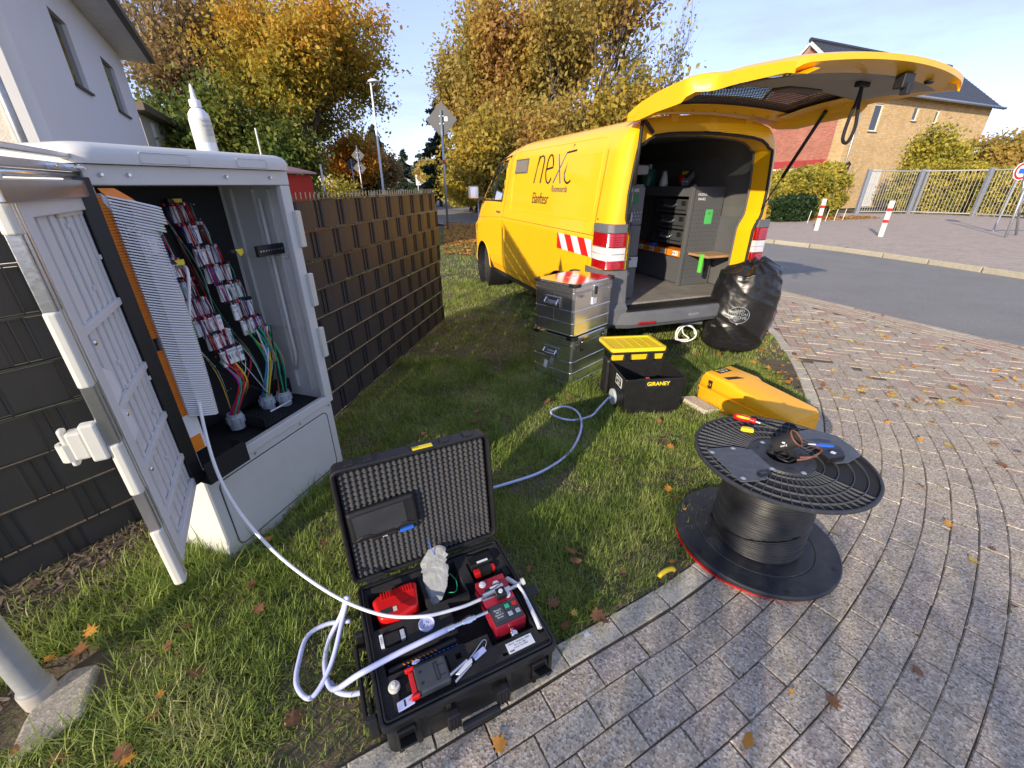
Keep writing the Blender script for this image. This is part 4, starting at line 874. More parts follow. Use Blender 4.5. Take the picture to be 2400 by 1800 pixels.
# contents
def citem(name, label, cat, x, y, z, rz=0.): return thing(name, label, cat, CASE_M @ Vector((x, y, z)), R(25.6) + rz)
ch = citem('battery_charger', 'bright red battery charger in the left rear foam pocket of the case', 'charger', .13, .415, KZ - .06)
cm = MB(); cm.prism([(-.085, .035), (-.07, -.055), (.0, -.078), (.075, -.055), (.092, .055), (.05, .062), (-.06, .05)], 0, .07); cm.build('charger_body', m_red, ch, bevel=.012, seg=3)
g = MB(); [g.box(-.05 + k * .0105, -.045 + k * .0105, .02, .052, .0702, .073) for k in range(12)]; g.each('vent_rib', m_red, ch, bevel=.001)
MB().box(-.062, -.02, -.045, -.022, .0703, .0715).build('display', m_screen, ch); MB().box(-.016, -.002, -.045, -.026, .0703, .0715).build('status_label', m_cream, ch)
text('label_text', 'MACKAC', .012, m_redp, ch, T(.04, -.02, .0708, 0, 0, .1))
bagc = citem('plastic_bag', 'crumpled clear plastic bag in the middle foam pocket of the case', 'bag', .31, .45, KZ - .03)
m_bagc = leafmat('milky_plastic_film', [(.5, .52, .52), (.62, .64, .64), (.7, .72, .72)], .6, 40, rough=.2)
bm_ = MB(); NR, NC = 14, 22; rings = []
for i in range(NR):
    f = i / (NR - 1); rd = .052 * math.sin(PI * min(.98, f * .85 + .1)) ** .6 + (.022 * (f > .8)); rings.append([(math.cos(2 * PI * k / NC) * rd * (1 + .35 * mnoise.noise(Vector((k * .9, i * .6, 0)))) + .02 * f * 2 - .03, math.sin(2 * PI * k / NC) * rd * (.8 + .35 * mnoise.noise(Vector((k * .7, i * .8, 5)))) - .07 + .16 * f, .01 + .06 * f + .5 * rd * math.sin(2 * PI * k / NC + 1)) for k in range(NC + 1)])
bm_.grid(rings); bm_.build('bag_film', m_bagc, bagc, solid=.0005)
MB().tube(crom([(.02, .06, .05), (.005, .1, .09), (.0, .12, .13)], 4), .0018, 5).build('blue_tie', m_blue, bagc)
MB().tube(crom([(.02, -.06, .0), (.05, -.07, .005), (.065, -.03, .01), (.05, .01, .02)], 5), .0015, 5).build('green_wire', m_green, bagc)
bb = citem('battery_pack', 'black and red battery pack in the rear right foam pocket of the case', 'battery', .495, .43, KZ - .03)
MB().box(-.05, .05, -.005, .05, 0, .045, T(rx=-.15)).build('pack_cover', m_black, bb, bevel=.004)
MB().box(-.045, .048, -.035, -.007, .005, .035).build('pack_body', m_red, bb, bevel=.006); MB().box(-.022, .03, -.0365, -.006, .01, .0365).build('pack_label', m_black, bb)
MB().box(-.02, .028, .006, .016, .0435, .0455).build('white_label', m_wink, bb)
# the blowing device
dv = citem('cable_blowing_device', 'red machined cable blowing device lying over the foam of the case', 'blowing device', .487, .235, KZ - .035)
MB().box(-.06, .06, -.105, .105, 0, .062).build('device_body', m_redp, dv, bevel=.003)
MB().box(-.061, .061, .016, .037, .0405, .0638).build('alloy_guide', m_alu, dv, bevel=.002)
MB().box(-.056, .056, -.1, -.02, .0622, .066).build('control_panel', m_screen, dv, bevel=.002)
MB().box(-.05, -.005, -.088, -.035, .0661, .068).build('display', m_dgrey, dv, bevel=.002)
for i, s in enumerate(('Bereich', 'Seil 3', 'Strom m', 'Druck')): text('display_text', s, .009, m_wink, dv, T(-.028, -.044 - i * .010, .0684), ext=.0002)
for (x, y, m_) in ((.012, -.042, m_green), (.042, -.042, m_red), (.012, -.075, m_gpot), (.042, -.075, m_gpot)): MB().box(x - .0085, x + .0085, y - .0085, y + .0085, .0661, .0695).build('button', m_, dv, bevel=.0015)
g = MB().box(-.04, .03, .035, .05, .064, .082).box(-.01, .03, -.01, .03, .064, .088).build('clamp_lever', m_black, dv, bevel=.004)
MB().box(-.02, .02, .038, .047, .0822, .0835).build('lever_label', m_cream, dv)
MB().tube([(-.055, .03, .075), (-.01, .028, .08), (.03, .045, .075)], .009, 8).build('guide_arm', m_alu, dv)
for x, y in ((.035, .005), (-.035, .085)): MB().lathe([(0, .069), (.007, .069), (.008, .066), (.013, .066), (.014, .062)], 20, Matrix.Translation((x, y, 0))).build('gauge', m_white, dv)
MB().lathe([(0, .092), (.008, .092), (.0085, .088)], 16, Matrix.Translation((.01, .01, 0))).build('lever_dial', m_white, dv)
MB().prism([(-.012, 0), (.0, .012), (.014, .010), (.018, 0)], .0625, .067, T(.01, .066)).build('badge', m_wink, dv)
MB().lathe([(0, 0), (.012, 0), (.015, .006), (.015, .014), (.008, .018), (.008, .03), (0, .03)], 20, T(.0, -.139, .03, R(-90))).build('adjusting_knob', m_chrome, dv, smooth=True, sharp=40)
MB().tube([(.061, .03, .05), (.115, .035, .055)], .008, 8).build('pressure_port', m_alu, dv); MB().lathe([(0, 0), (.014, 0), (.014, .012), (.009, .014), (0, .014)], 8, T(.112, .035, .055, 0, R(80), 0)).build('port_knob', m_cream, dv)
MB().tube([(.075, .09, .03), (.085, .06, .045), (.095, .03, .055), (.10, .0, .05), (.098, -.12, .03), (.095, -.15, .028)], [.012, .009, .007, .006, .009, .009], 8).build('measuring_strap', m_white, dv)
st = citem('type_plate', 'white printed type label stuck on the front right foam of the case', 'label', .492, .066, KZ - .0075)
MB().box(-.05, .05, -.019, .019, 0, .0012).build('label_card', m_wink, st)
for i, s in enumerate(('TRUCK  TENSION  38092', 'Mic s 26  1380', 'A.Verk  Kar 0820')): text('label_text', s, .0075, m_ink, st, T(.0, .011 - i * .0085, .0014), ext=.0001)
MB().box(-.044, -.042, -.0155, -.009, .0012, .0018).box(-.040, -.037, -.0155, -.009, .0012, .0018).box(-.035, -.034, -.0155, -.009, .0012, .0018).box(-.032, -.029, -.0155, -.009, .0012, .0018).build('barcode', m_ink, st)
sk = citem('schuko_disc', 'round white plug cover lying on the foam under the conduit', 'cover', .213, .278, KZ - .007)
MB().lathe([(0, .002), (.024, .002), (.026, .008), (.029, .008), (.029, .0), (0, 0)], 32).build('disc', m_bluwh, sk, smooth=True, sharp=40)
g = MB(); [g.lathe([(0, .0028), (.002, .0028), (.002, .002)], 8, Matrix.Translation((x, y, 0))) for x, y in ((-.008, 0), (.008, .004), (0, -.008), (.003, .009), (-.013, -.006))]; g.build('disc_holes', m_ink, sk)
ad_ = citem('adapter_block', 'small black adapter with a white end in the left foam slot of the case', 'adapter', .09, .281, KZ - .03)
MB().box(-.03, .026, -.02, .02, 0, .028).build('adapter_body', m_black, ad_, bevel=.003); MB().box(-.043, -.031, -.024, .024, .004, .032).build('white_end', m_wink, ad_, bevel=.001); MB().box(.027, .044, -.018, .018, .006, .026).build('grey_end', m_gpot, ad_, bevel=.002)
text('label_text', 'CARS', .011, m_ink, ad_, T(-.037, 0, .0322, 0, 0, R(90)), ext=.0001)
br = citem('brush_strip', 'dark blue cable brush lying in the long foam slot of the case', 'brush', .175, .182, KZ - .045)
MB().tube([(-.12, 0, .012), (.12, .01, .012)], .013, 10).build('brush_body', m_black, br)
g = MB(); [g.tube([(x, -.012, .02), (x + .006, -.02, .034)], .0022, 4) for x in np.linspace(-.06, .11, 12)]; g.build('blue_bristles', m_blue, br)
g = MB(); [g.tube([(x, .0, .026), (x + .004, -.01, .033)], .0018, 4) for x in np.linspace(-.07, .04, 9)]; g.build('copper_bristles', m_orange, br)
cl = citem('fibre_cleaver', 'dark grey fibre cleaver with red corners in the front foam of the case', 'cleaver', .172, .085, KZ - .005, R(0))
MB().box(-.045, .062, -.045, .045, 0, .03).build('cleaver_body', m_dgrey, cl, bevel=.008, seg=3); MB().box(-.062, -.046, -.035, .035, .004, .026).build('red_end', m_red, cl, bevel=.003); MB().box(-.0635, -.0625, -.02, .02, .008, .022).build('end_label', m_ink, cl)
for y in (-.044, .044): MB().box(-.07, -.04, y - .006, y + .006, .012, .034).build('red_corner', m_red, cl, bevel=.006, seg=3)
g = MB(); ringbox(g, .018, .03, -.03, .03, .0302, .0315, .002, .002); g.box(.03, .05, .014, .016, .0302, .0312).box(.03, .05, -.02, -.018, .0302, .0312).box(-.03, -.022, -.022, -.014, .0302, .0312).box(-.03, -.022, .015, .023, .0302, .0312).each('printed_line', m_ink, cl)
kn = citem('screw_knob', 'small round white knob lying at the left front of the foam', 'knob', .062, .112, KZ - .008)
MB().lathe([(0, .024), (.006, .024), (.009, .02), (.009, .013), (.017, .012), (.019, .007), (.019, 0), (0, 0)], 24).build('knob_body', m_cream, kn, smooth=True, sharp=40)
tg = citem('blade_tag', 'pale blue plastic tag sticking out of the front left foam slot', 'tag', .088, .048, KZ - .006)
MB().box(-.028, .026, -.015, .015, .002, .008, T(ry=-.2)).build('tag_body', m_bluwh, tg, bevel=.004); MB().box(-.006, -.001, -.01, .01, .0082, .0092, T(ry=-.2)).build('tag_slot', m_ink, tg); text('label_text', 'SP', .01, m_red, tg, T(.012, 0, .012, 0, -.2), ext=.0001)
tl = citem('cable_stripper', 'silver cable stripping tool resting on the front foam of the case', 'stripper', .275, .068, KZ - .004, R(18))
MB().box(-.045, .03, -.0, .011, .006, .018).build('upper_jaw', m_chrome, tl, bevel=.003); MB().box(-.045, .03, -.022, -.012, .006, .016, T(rz=.12)).build('lower_jaw', m_chrome, tl, bevel=.003)
g = MB(); [g.box(-.04 + k * .009, -.036 + k * .009, .011, .015, .006, .016) for k in range(8)]; g.build('jaw_teeth', m_ink, tl); MB().prism([(-.02, -.018), (.035, -.015), (.042, -.003), (.02, -.001), (-.03, -.008)], .018, .024).build('white_grip', m_white, tl, bevel=.002)
MB().tube(crom([(.03, .004, .012), (.07, .012, .014), (.11, .022, .014), (.118, .012, .012), (.1, .0, .01)], 5), .0016, 5).build('wire_loop', m_chrome, tl)
g = MB().box(.05, .1, -.012, .008, .004, .012).build('clear_end', m_bluwh, tl, bevel=.003)
mg = citem('label_badge', 'tiny oval blue and white badge on the foam beside the brush', 'badge', .145, .162, KZ - .008); MB().prism([(.012 * math.cos(a) * 1.2, .006 * math.sin(a)) for a in np.linspace(0, 6.28, 15)[:-1]], 0, .003).build('oval', m_bluwh, mg); text('label_text', 'ooo', .009, m_blue, mg, T(0, 0, .0032), ext=.0001)

# tubes and conduits
def path_thing(name, label, cat, pts, r, m, n=8, seg=10, **kw):
    o = MB().tube(crom(pts, n), r, seg).build(name, m, smooth=True); return tag(o, label, cat, **kw)
KP = lambda x, y, z: CASE_M @ Vector((x, y, z))
path_thing('white_conduit', 'long white cable conduit hanging from the cabinet down to the blowing device', 'conduit', [CL @ Vector((.30, .17, 1.31)), hp(440, 640, 1.70), hp(447, 800, 1.60), hp(478, 1000, 1.42), hp(530, 1150, 1.30), gp(630, 1280, .37), gp(760, 1382, .27), gp(880, 1437, .215), gp(985, 1445, .205), gp(1075, 1425, .205), KP(.425, .262, KZ + .03)], .0062, m_white, 10)
lp = [KP(.275, .202, KZ + .03), KP(.1, .193, KZ + .03), KP(-.03, .186, KZ + .025), Vector((-.50, .83, .14)), gp(770, 1560, .05), gp(760, 1500, .03), gp(790, 1450, .06), gp(820, 1400, .13), Vector((-.60, 1.11, .10))]
path_thing('milky_tube', 'milky blue plastic tube leading from the device out over the case edge', 'tube', [KP(.275, .202, KZ + .03), KP(.1, .193, KZ + .03), KP(-.03, .186, KZ + .02), gp(780, 1615, .05), gp(762, 1560, .025), gp(772, 1500, .02), gp(800, 1440, .08), gp(812, 1400, .16)], .0098, m_bluwh, 8)
path_thing('milky_tube', 'milky blue plastic tube lying in a wide loop on the grass left of the case', 'tube', [gp(815, 1397, .19), gp(803, 1450, .12), gp(775, 1560, .05), gp(730, 1635, .02), gp(695, 1605, .02), gp(703, 1540, .02), gp(722, 1490, .02), gp(765, 1463, .02), gp(822, 1455, .03)], .0090, m_bluwh, 8)
path_thing('milky_tube', 'short milky blue tube end under the loop beside the case', 'tube', [gp(774, 1600, .02), gp(790, 1620, .015), gp(818, 1627, .015), gp(850, 1622, .015)], .0095, m_bluwh, 6)
cn = citem('brass_coupling', 'silver threaded coupling joining the milky tube to the blowing device', 'coupling', .275, .202, KZ + .03)
MB().lathe([(.0, -.005), (.013, -.005), (.013, .02), (.009, .022), (.009, .05), (.0125, .052), (.0125, .066), (.016, .067), (.016, .085), (.012, .087), (.012, .1), (.007, .102), (.007, .15), (0, .15)], 10, Matrix.Rotation(R(90), 4, 'Y') @ Matrix.Rotation(0, 4, 'Z')).build('threaded_body', m_chrome, cn, smooth=True, sharp=30)
path_thing('milky_tube', 'thin milky blue hose curling over the grass from the black box to the case', 'tube', [gp(1433, 925, .10), gp(1405, 955, .04), gp(1385, 975, .02), gp(1340, 985, .02), gp(1300, 975, .02), gp(1293, 962, .02), gp(1325, 953, .03), gp(1355, 968, .04), gp(1362, 1005, .03), gp(1335, 1060, .02), gp(1270, 1105, .02), gp(1190, 1133, .02), gp(1130, 1150, .02)], .0085, m_bluwh, 8)
hc = []
for k in range(64): a = k * .31; rr_ = .085 + .012 * math.sin(k * .9); q = Vector((2.02 + rr_ * math.cos(a) * 1.0, 4.72 + .03 * math.sin(a * .5), .105 + rr_ * math.sin(a))); hc.append(q)
hq = gp(1602, 806, .0); path_thing('hose_coil', 'small white coiled hose standing under the van bumper', 'hose', [hq + Vector((.105 * math.cos(a) + .01 * math.sin(a * .37), .02 * math.sin(a * 1.7), .115 + .105 * math.sin(a) * (.93 + .07 * math.cos(a * .6)))) for a in np.linspace(0, 10, 26)] + [hq + Vector((.05, 0, .06)), hq + Vector((-.02, .01, .12)), hq + Vector((-.05, .0, .2))], .0085, m_white, 4)

# ================================================================ CABLE REEL
reel = thing('cable_reel', 'large black plastic cable reel wound with thin black cable on the paving', 'cable reel', (1.214, 1.582, .012))
m_reel = mat('reel_plastic', (.026, .028, .032), .5, var=.15, vs=9, bump=.05, bs=150, dirt=.3, dc=(.12, .12, .12))
RR = .365
MB().lathe([(.03, .006), (RR - .01, .006), (RR, .014), (RR, .028), (RR - .006, .034), (RR - .014, .033), (.262, .031), (.258, .028), (.254, .031), (.03, .031)], 96, Matrix.Translation((-.008, -.006, .0))).build('bottom_flange', m_reel, reel, smooth=True, sharp=30)
g = MB()
for a in (20, 75, 140, 200, 265, 320): g.lathe([(0, .0345), (.011, .0345), (.011, .031)], 12, Matrix.Translation((-.008 + .335 * math.cos(R(a)), -.006 + .335 * math.sin(R(a)), 0)))
g.build('flange_holes', m_ink, reel)
MB().lathe([(.28, -.012), (.338, -.012), (.346, -.004), (.346, .004), (.28, .005)], 80, Matrix.Translation((-.028, -.006, 0)), True).build('red_turntable_ring', m_red, reel, smooth=True, sharp=30)
prof = [(.19, .034)]; z = .037; kk = 0
while z < .462:
    r0 = .203 + .003 * math.sin(kk * 1.7) - .010 * (kk / 34)
    prof += [(r0 - .0075, z), (r0 - .001, z + .0025), (r0 + .0014, z + .006), (r0 - .001, z + .0095)]; z += .0122; kk += 1
prof += [(.18, .47)]
m_cable = mat('black_cable', (.014, .014, .015), .42, spec=.5, var=.25, vs=30)
cw = MB(); cw.lathe(prof, 96)
cw.v = [(x + .0018 * math.sin(z_ * 90 + 3 * math.atan2(y, x)), y, z_ + .002 * math.atan2(y, x) / PI + .0007 * mnoise.noise(Vector((x * 14, y * 14, z_ * 60)))) for x, y, z_ in cw.v]
cw.build('cable_winding', m_cable, reel, smooth=True)
for k in range(1):
    a0 = 2.6 + k; P = [((.207) * math.cos(a0 + t), (.207) * math.sin(a0 + t), .06 + .12 * k + .35 * t / 6) for t in np.linspace(0, 2.4, 24)]
    MB().tube(P, .0042, 6).build('crossing_turn', m_cable, reel, smooth=True)
ZF = .488; RT = .368
tf = MB().lathe([(RT - .014, ZF - .012), (RT, ZF - .010), (RT + .001, ZF), (RT - .004, ZF + .004), (RT - .012, ZF + .003), (RT - .014, ZF - .008)], 96, Matrix.Translation((.015, .009, 0)), True).build('top_flange_rim', m_reel, reel, smooth=True, sharp=40)
CT = Matrix.Translation((.015, .009, 0))
MB().lathe([(.06, ZF - .0125), (RT - .01, ZF - .0125), (RT - .01, ZF - .0075), (.06, ZF - .0075)], 64, CT, True).build('flange_web', m_blackm, reel)
g = MB()
for k in range(52): g.box(.125, RT - .011, -.0010, .0010, ZF - .013, ZF + .001, CT @ Matrix.Rotation(2 * PI * k / 60, 4, 'Z'))
for r0 in (.165, .215, .27, .318): g.lathe([(r0 - .0012, ZF - .013), (r0 - .0012, ZF + .0012), (r0 + .0012, ZF + .0012), (r0 + .0012, ZF - .013)], 72, CT)
g.build('flange_ribs', mat('rib_plastic', (.075, .08, .09), .5), reel)
MB().lathe([(.062, ZF - .06), (.062, ZF + .003), (.07, ZF + .006), (.135, ZF + .004), (.14, ZF - .01)], 64, CT).build('hub_ring', m_reel, reel, smooth=True, sharp=40)
MB().lathe([(0, ZF - .07), (.062, ZF - .07)], 32, CT).build('hub_floor', m_ink, reel)
g = MB()
for a in (15, 60, 140, 200, 260, 310): g.prism([(.018 * math.cos(t), .008 * math.sin(t)) for t in np.linspace(0, 6.28, 13)[:-1]], ZF + .0045, ZF + .0056, CT @ Matrix.Rotation(R(a), 4, 'Z') @ Matrix.Translation((.1, 0, 0)) @ Matrix.Rotation(R(90), 4, 'Z'))
g.build('hub_slots', m_ink, reel)
m_plate = mat('slate_plate', (.07, .08, .095), .5, var=.15, vs=14, dirt=.45, dc=(.2, .2, .2))
def Lr(px, py, z): q = gp(px, py, z) - Vector(reel.location); return (q.x, q.y)
zt = .012 + ZF + .004
for nm, pp in (('cover_plate', [(1655, 1053), (1722, 1048), (1762, 1055), (1810, 1098), (1795, 1125), (1757, 1130), (1735, 1130)]), ('cover_plate', [(1855, 1015), (1900, 1006), (1960, 1022), (2000, 1050), (2018, 1068), (1990, 1085), (1960, 1088), (1905, 1045)])):
    P = [Lr(a, b, zt) for a, b in pp]; 
    if sum(P[i][0] * P[(i + 1) % len(P)][1] - P[(i + 1) % len(P)][0] * P[i][1] for i in range(len(P))) < 0: P = P[::-1]
    pl_ = MB().prism(P, ZF + .004, ZF + .008).build(nm, m_plate, reel, bevel=.002)
for (a, b) in ((1669, 1059), (1718, 1050), (1742, 1120), (1810, 1098), (1787, 1036), (1884, 1108)):
    x, y = Lr(a, b, zt + .005); MB().lathe([(0, .013), (.006, .013), (.009, .0095), (.012, .008)], 16, Matrix.Translation((x, y, ZF))).build('flange_bolt', m_galv, reel, smooth=True, sharp=30)
def onreel(name, label, cat, px, py, z=.506, rz=0.): 
    q = gp(px, py, z); return thing(name, label, cat, q, rz)
sdv = onreel('screwdriver', 'red and yellow insulated screwdriver lying on the rim of the reel', 'screwdriver', 1755, 990, .51, R(-34))
MB().lathe([(0, -.075), (.014, -.073), (.0175, -.05), (.0165, -.02), (.014, .0), (.0115, .012), (.014, .02), (.012, .028), (0, .03)], 14, T(0, 0, .016, 0, R(90), 0)).build('handle', m_red, sdv, smooth=True)
g = MB()
for a in (-50, 60): g.tube([(-.06, .0145 * math.sin(R(a)), .016 + .0145 * math.cos(R(a))), (-.03, .0165 * math.sin(R(a)), .016 + .0165 * math.cos(R(a))), (.0, .0125 * math.sin(R(a)), .016 + .0125 * math.cos(R(a)))], .0058, 8)
g.build('yellow_grip', m_yel, sdv, smooth=True)
MB().tube([(.028, 0, .014), (.05, 0, .012)], .005, 8).build('collar', m_gpot, sdv); MB().tube([(.05, 0, .012), (.12, 0, .006)], .0035, 8).build('blade', m_ink, sdv)
ykt = onreel('jacket_cutter', 'small yellow cable jacket cutter lying on the reel ribs', 'cutter', 1750, 1010, .506, R(-20))
MB().prism([(-.03, -.006), (-.022, .012), (.02, .016), (.028, .012), (.028, -.014), (-.018, -.014)], 0, .018).build('cutter_body', m_yel, ykt, bevel=.003); MB().box(.012, .024, -.003, .007, .0182, .02).build('cutter_wheel', m_alu, ykt)
rb = onreel('tape_roll', 'black rolled sleeve with a white logo leaning out of the reel hub', 'tape roll', 1838, 1050, .506, R(-28))
MB().lathe([(.036, -.045), (.038, -.047), (.04, .045), (.036, .05), (.034, .045), (.034, -.04)], 28, T(0, 0, .035, R(10), R(42), 0), True).build('sleeve', m_blackm, rb, smooth=True, sharp=40)
MB().lathe([(.0335, .046), (.036, .052), (.0405, .05), (.0405, .044)], 28, T(0, 0, .035, R(10), R(42), 0), True).build('brown_edge', mat('brown_leather', (.18, .075, .04), .7, bump=.3, bs=200), rb, smooth=True)
q = rb.matrix_world
lg = onreel('logo', 'x', 'x', 1829, 1034, .55)
bpy.data.objects.remove(lg)
text('logo_text', 'eacy', .016, m_wink, rb, T(-.012, -.0405, .034, R(90), 0, 0) @ T(0, 0, 0, 0, 0, R(35)), ext=.0003); MB().prism([(.007 * math.cos(a), .004 * math.sin(a)) for a in np.linspace(0, 6.28, 13)[:-1]], 0, .0006, T(-.016, -.0405, .048, R(90))).build('logo_mark', m_wink, rb)
kn2 = onreel('pocket_knife', 'knife with a blue handle resting across the black tape roll', 'knife', 1925, 1045, .54, R(-12))
MB().prism([(-.025, -.004), (-.005, .008), (.045, .006), (.05, -.004), (.03, -.008), (-.02, -.009)], 0, .009).build('handle', m_blue, kn2, bevel=.002); MB().prism([(-.055, .0), (-.025, .006), (-.02, -.003), (-.05, -.003)], .002, .005).build('blade', m_wink, kn2)
m_rope = mat('brown_rope', (.22, .09, .05), .8, bump=.6, bs=250, var=.3, vs=80)
path_thing('twine_coil', 'coil of reddish brown twine beside the reel hub', 'twine', [gp(1868, 1078, .51), gp(1895, 1074, .514), gp(1920, 1062, .52), gp(1924, 1050, .524), gp(1912, 1046, .522), gp(1926, 1056, .53), gp(1905, 1070, .52), gp(1875, 1072, .516)], .0042, m_rope, 8)
psu = onreel('power_box', 'black flat box with a small white label on the right of the reel', 'power box', 1948, 1074, .506, R(24))
MB().prism([(-.06, -.02), (.03, -.035), (.062, -.01), (.06, .012), (.02, .03), (-.05, .025)], 0, .028).build('box_body', m_black, psu, bevel=.003); MB().box(-.006, .014, -.008, .010, .0282, .029, T(rz=.2)).build('white_label', m_wink, psu)
ph = onreel('battery_remote', 'small black remote lying by the front edge of the left reel plate', 'remote', 1790, 1112, .508, R(18)); MB().box(-.03, .03, -.012, .012, 0, .01).build('remote_body', m_black, ph, bevel=.003); MB().box(-.02, .012, -.006, .006, .0102, .011).build('remote_label', m_dgrey, ph)
path_thing('dark_leads', 'tangle of thin black leads in the hub of the reel', 'leads', [gp(1815, 1062, .49), gp(1830, 1075, .5), gp(1850, 1072, .495), gp(1838, 1058, .5), gp(1822, 1070, .5), gp(1846, 1082, .5), gp(1862, 1078, .5)], .004, m_black, 6)
yh = thing('yellow_bow', 'curved yellow plastic grip lying on the grass by the edging stones', 'grip', gp(1562, 1345, .02), R(25))
P = [(.042 * math.cos(a), .0, .004 + .02 * math.sin(a)) for a in np.linspace(0, PI, 12)]; MB().tube(P, .011, 8).build('grip', m_yel, yh, smooth=True)
qr = thing('white_sticker', 'tiny square white sticker lying on the edging stone right of the case', 'sticker', gp(1374, 1486, .003), R(28)); MB().box(-.011, .011, -.011, .011, 0, .0012).build('sticker_paper', m_wink, qr)

# ================================================================ ALUMINIUM BOXES
def alubox(z0, label, latchstyle, dx=0., dy=0., rz=0.):
    t = thing('aluminium_box', label, 'box', AL_M @ Vector((dx, dy, z0)), R(45.9) + rz, 'stacked aluminium transport boxes'); bx_, by_, hh = .565, .45, .44
    m_ab = M_AB
    MB().prism(rrect(.008, bx_ - .008, .008, by_ - .008, .03), .0, hh - .07).build('box_body', m_ab, t, smooth=True, sharp=40)
    def band(z, e, h, nm, mm, top=False):
        ringbox(MB(), .008 - e, bx_ - .008 + e, .008 - e, by_ - .008 + e, z - h / 2, z + h / 2, e + .006, .03 + e).build(nm, mm, t, bevel=.0015)
    for z in (.0, .10, .205): band(z + .008, .004, .007, 'bead', m_ab)
    band(hh - .075, .007, .016, 'body_rim', m_alu)
    MB().prism(rrect(.004, bx_ - .004, .004, by_ - .004, .032), hh - .064, hh - .012).build('lid_side', m_ab, t, smooth=True, sharp=40)
    band(hh - .018, .006, .014, 'lid_rim', m_alu)
    MB().prism(rrect(.012, bx_ - .012, .012, by_ - .012, .03), hh - .012, hh - .004).build('lid_panel', M_LID, t)
    for cx_, cy_, a in ((0, 0, 0), (bx_, 0, 90), (bx_, by_, 180), (0, by_, 270)):
        M = T(cx_, cy_, 0, 0, 0, R(a)); MB().prism([(-.006, .02), (-.006, -.006 + .02), (.014, -.006), (.07, -.006), (.07, .012), (.03, .02), (.02, .03), (.012, .07), (-.006, .07)], hh - .026, hh + .002, M).build('corner_cap', m_black, t, bevel=.003)
    # handle on the left end (x = 0 side)
    hm = T(.003, by_ * .52, .27, 0, 0, R(-90))
    h_ = MB().box(-.085, .085, -.008, -.0, -.045, .045, hm).build('handle_plate', m_alu, t, bevel=.003)
    MB().tube([Vector(hm @ Vector(p)) for p in ((-.065, -.008, .028), (-.065, -.034, .0), (-.065, -.034, -.012))], .006, 6).tube([Vector(hm @ Vector(p)) for p in ((.065, -.008, .028), (.065, -.034, .0), (.065, -.034, -.012))], .006, 6).tube([hm @ Vector((-.066, -.034, -.012)), hm @ Vector((.066, -.034, -.012))], .012, 8).build('spring_handle', m_chrome, t, smooth=True, sharp=40)
    for x in ((.13, .45) if latchstyle else (.28,)):
        MB().box(x - .028, x + .028, -.006, .006, hh - .14, hh - .035).build('latch_plate', m_black if latchstyle else m_alu, t, bevel=.003)
        MB().box(x - .014, x + .014, -.014, -.006, hh - .115, hh - .05).build('latch', m_chrome if latchstyle else m_black, t, bevel=.003)
    g = MB()
    for x in (.035, .5): g.box(x, x + .03, .0, .007, hh - .10, hh - .084)
    g.each('rivet_plate', m_alu, t)
    g = MB().box(.0055, .0085, by_ / 2 - .0015, by_ / 2 + .0015, .0, .36); g.build('seam', m_chrome, t)
    return t
M_AB = mat('brushed_aluminium', (.86, .86, .85), .22, m=.97, var=.08, vs=5, bump=.05, bs=9, dirt=.1, dc=(.5, .5, .48))
M_LID = mat('polished_lid', (.8, .79, .76), .12, m=1, var=.04, vs=4, bump=.03, bs=6)
b1 = alubox(0., 'lower of two stacked aluminium transport boxes with a paper tag on its handle', 1)
b2 = alubox(.452, 'upper of two stacked aluminium transport boxes with a shiny lid', 0, -.004, .004, R(-1))
tgp = thing('paper_tag', 'white paper tag hanging from the handle of the lower aluminium box', 'tag', AL_M @ Vector((-.035, .27, .12)), R(-44)); MB().box(-.018, .018, -.001, .001, 0, .075, T(ry=.25)).build('tag_paper', m_white, tgp)
text('logo_text', 'ZARGO', .04, m_gpot, b2, T(.28, .25, .4365), ext=.0004)
text('label_text', 'DE 5', .03, m_ink, b2, T(.10, .0005, .335, R(90)), ext=.0004)
MB().box(.25, .31, .0, .0065, .24, .30).build('paper_label', m_wink, b2)

# ================================================================ BLACK BOX WITH YELLOW LID
sb = thing('tool_bin', 'black plastic tool bin with its yellow lid folded back, a hose port on its side', 'tool bin'); sb.matrix_world = BX_M
def taper(mb, x0, x1, y0, y1, z0, z1, e):
    vs = [(x0, y0, z0), (x1, y0, z0), (x1, y1, z0), (x0, y1, z0), (x0 - e, y0 - e, z1), (x1 + e, y0 - e, z1), (x1 + e, y1 + e, z1), (x0 - e, y1 + e, z1)]; return mb.add(vs, [(0, 3, 2, 1), (0, 1, 5, 4), (1, 2, 6, 5), (2, 3, 7, 6), (3, 0, 4, 7)])
taper(MB(), .0, .43, .0, .36, 0, .30, .02).build('bin_shell', m_black, sb, solid=.006)
ringbox(MB(), -.026, .456, -.026, .386, .286, .304, .008, .02).build('bin_rim', m_black, sb, bevel=.002)
MB().box(.13, .33, -.032, -.016, .23, .296).build('name_plate', m_ink, sb, bevel=.003)
text('name_text', 'GIRANEY', .043, m_yink, sb, T(.23, -.0325, .266, R(90)), ext=.0008, off=.001)
g = MB()
for x in (.06, .36): g.box(x, x + .01, -.014, -.004, .02, .26)
g.each('moulded_rib', m_black, sb)
tgm = MB().box(-.062, .062, -.04, .04, -.001, .002, T(-.02, .12, .235, R(90), 0, R(-90))).build('side_sticker', m_wink, sb); MB().box(-.054, .054, -.032, .032, .002, .0026, T(-.02, .12, .235, R(90), 0, R(-90))).build('sticker_field', m_ink, tgm)
text('sticker_text', 'BOYD', .03, m_wink, sb, T(-.0235, .12, .247, R(90), 0, R(-90)), ext=.0005); text('sticker_text', 'TECH', .022, m_wink, sb, T(-.0235, .12, .218, R(90), 0, R(-90)), ext=.0005)
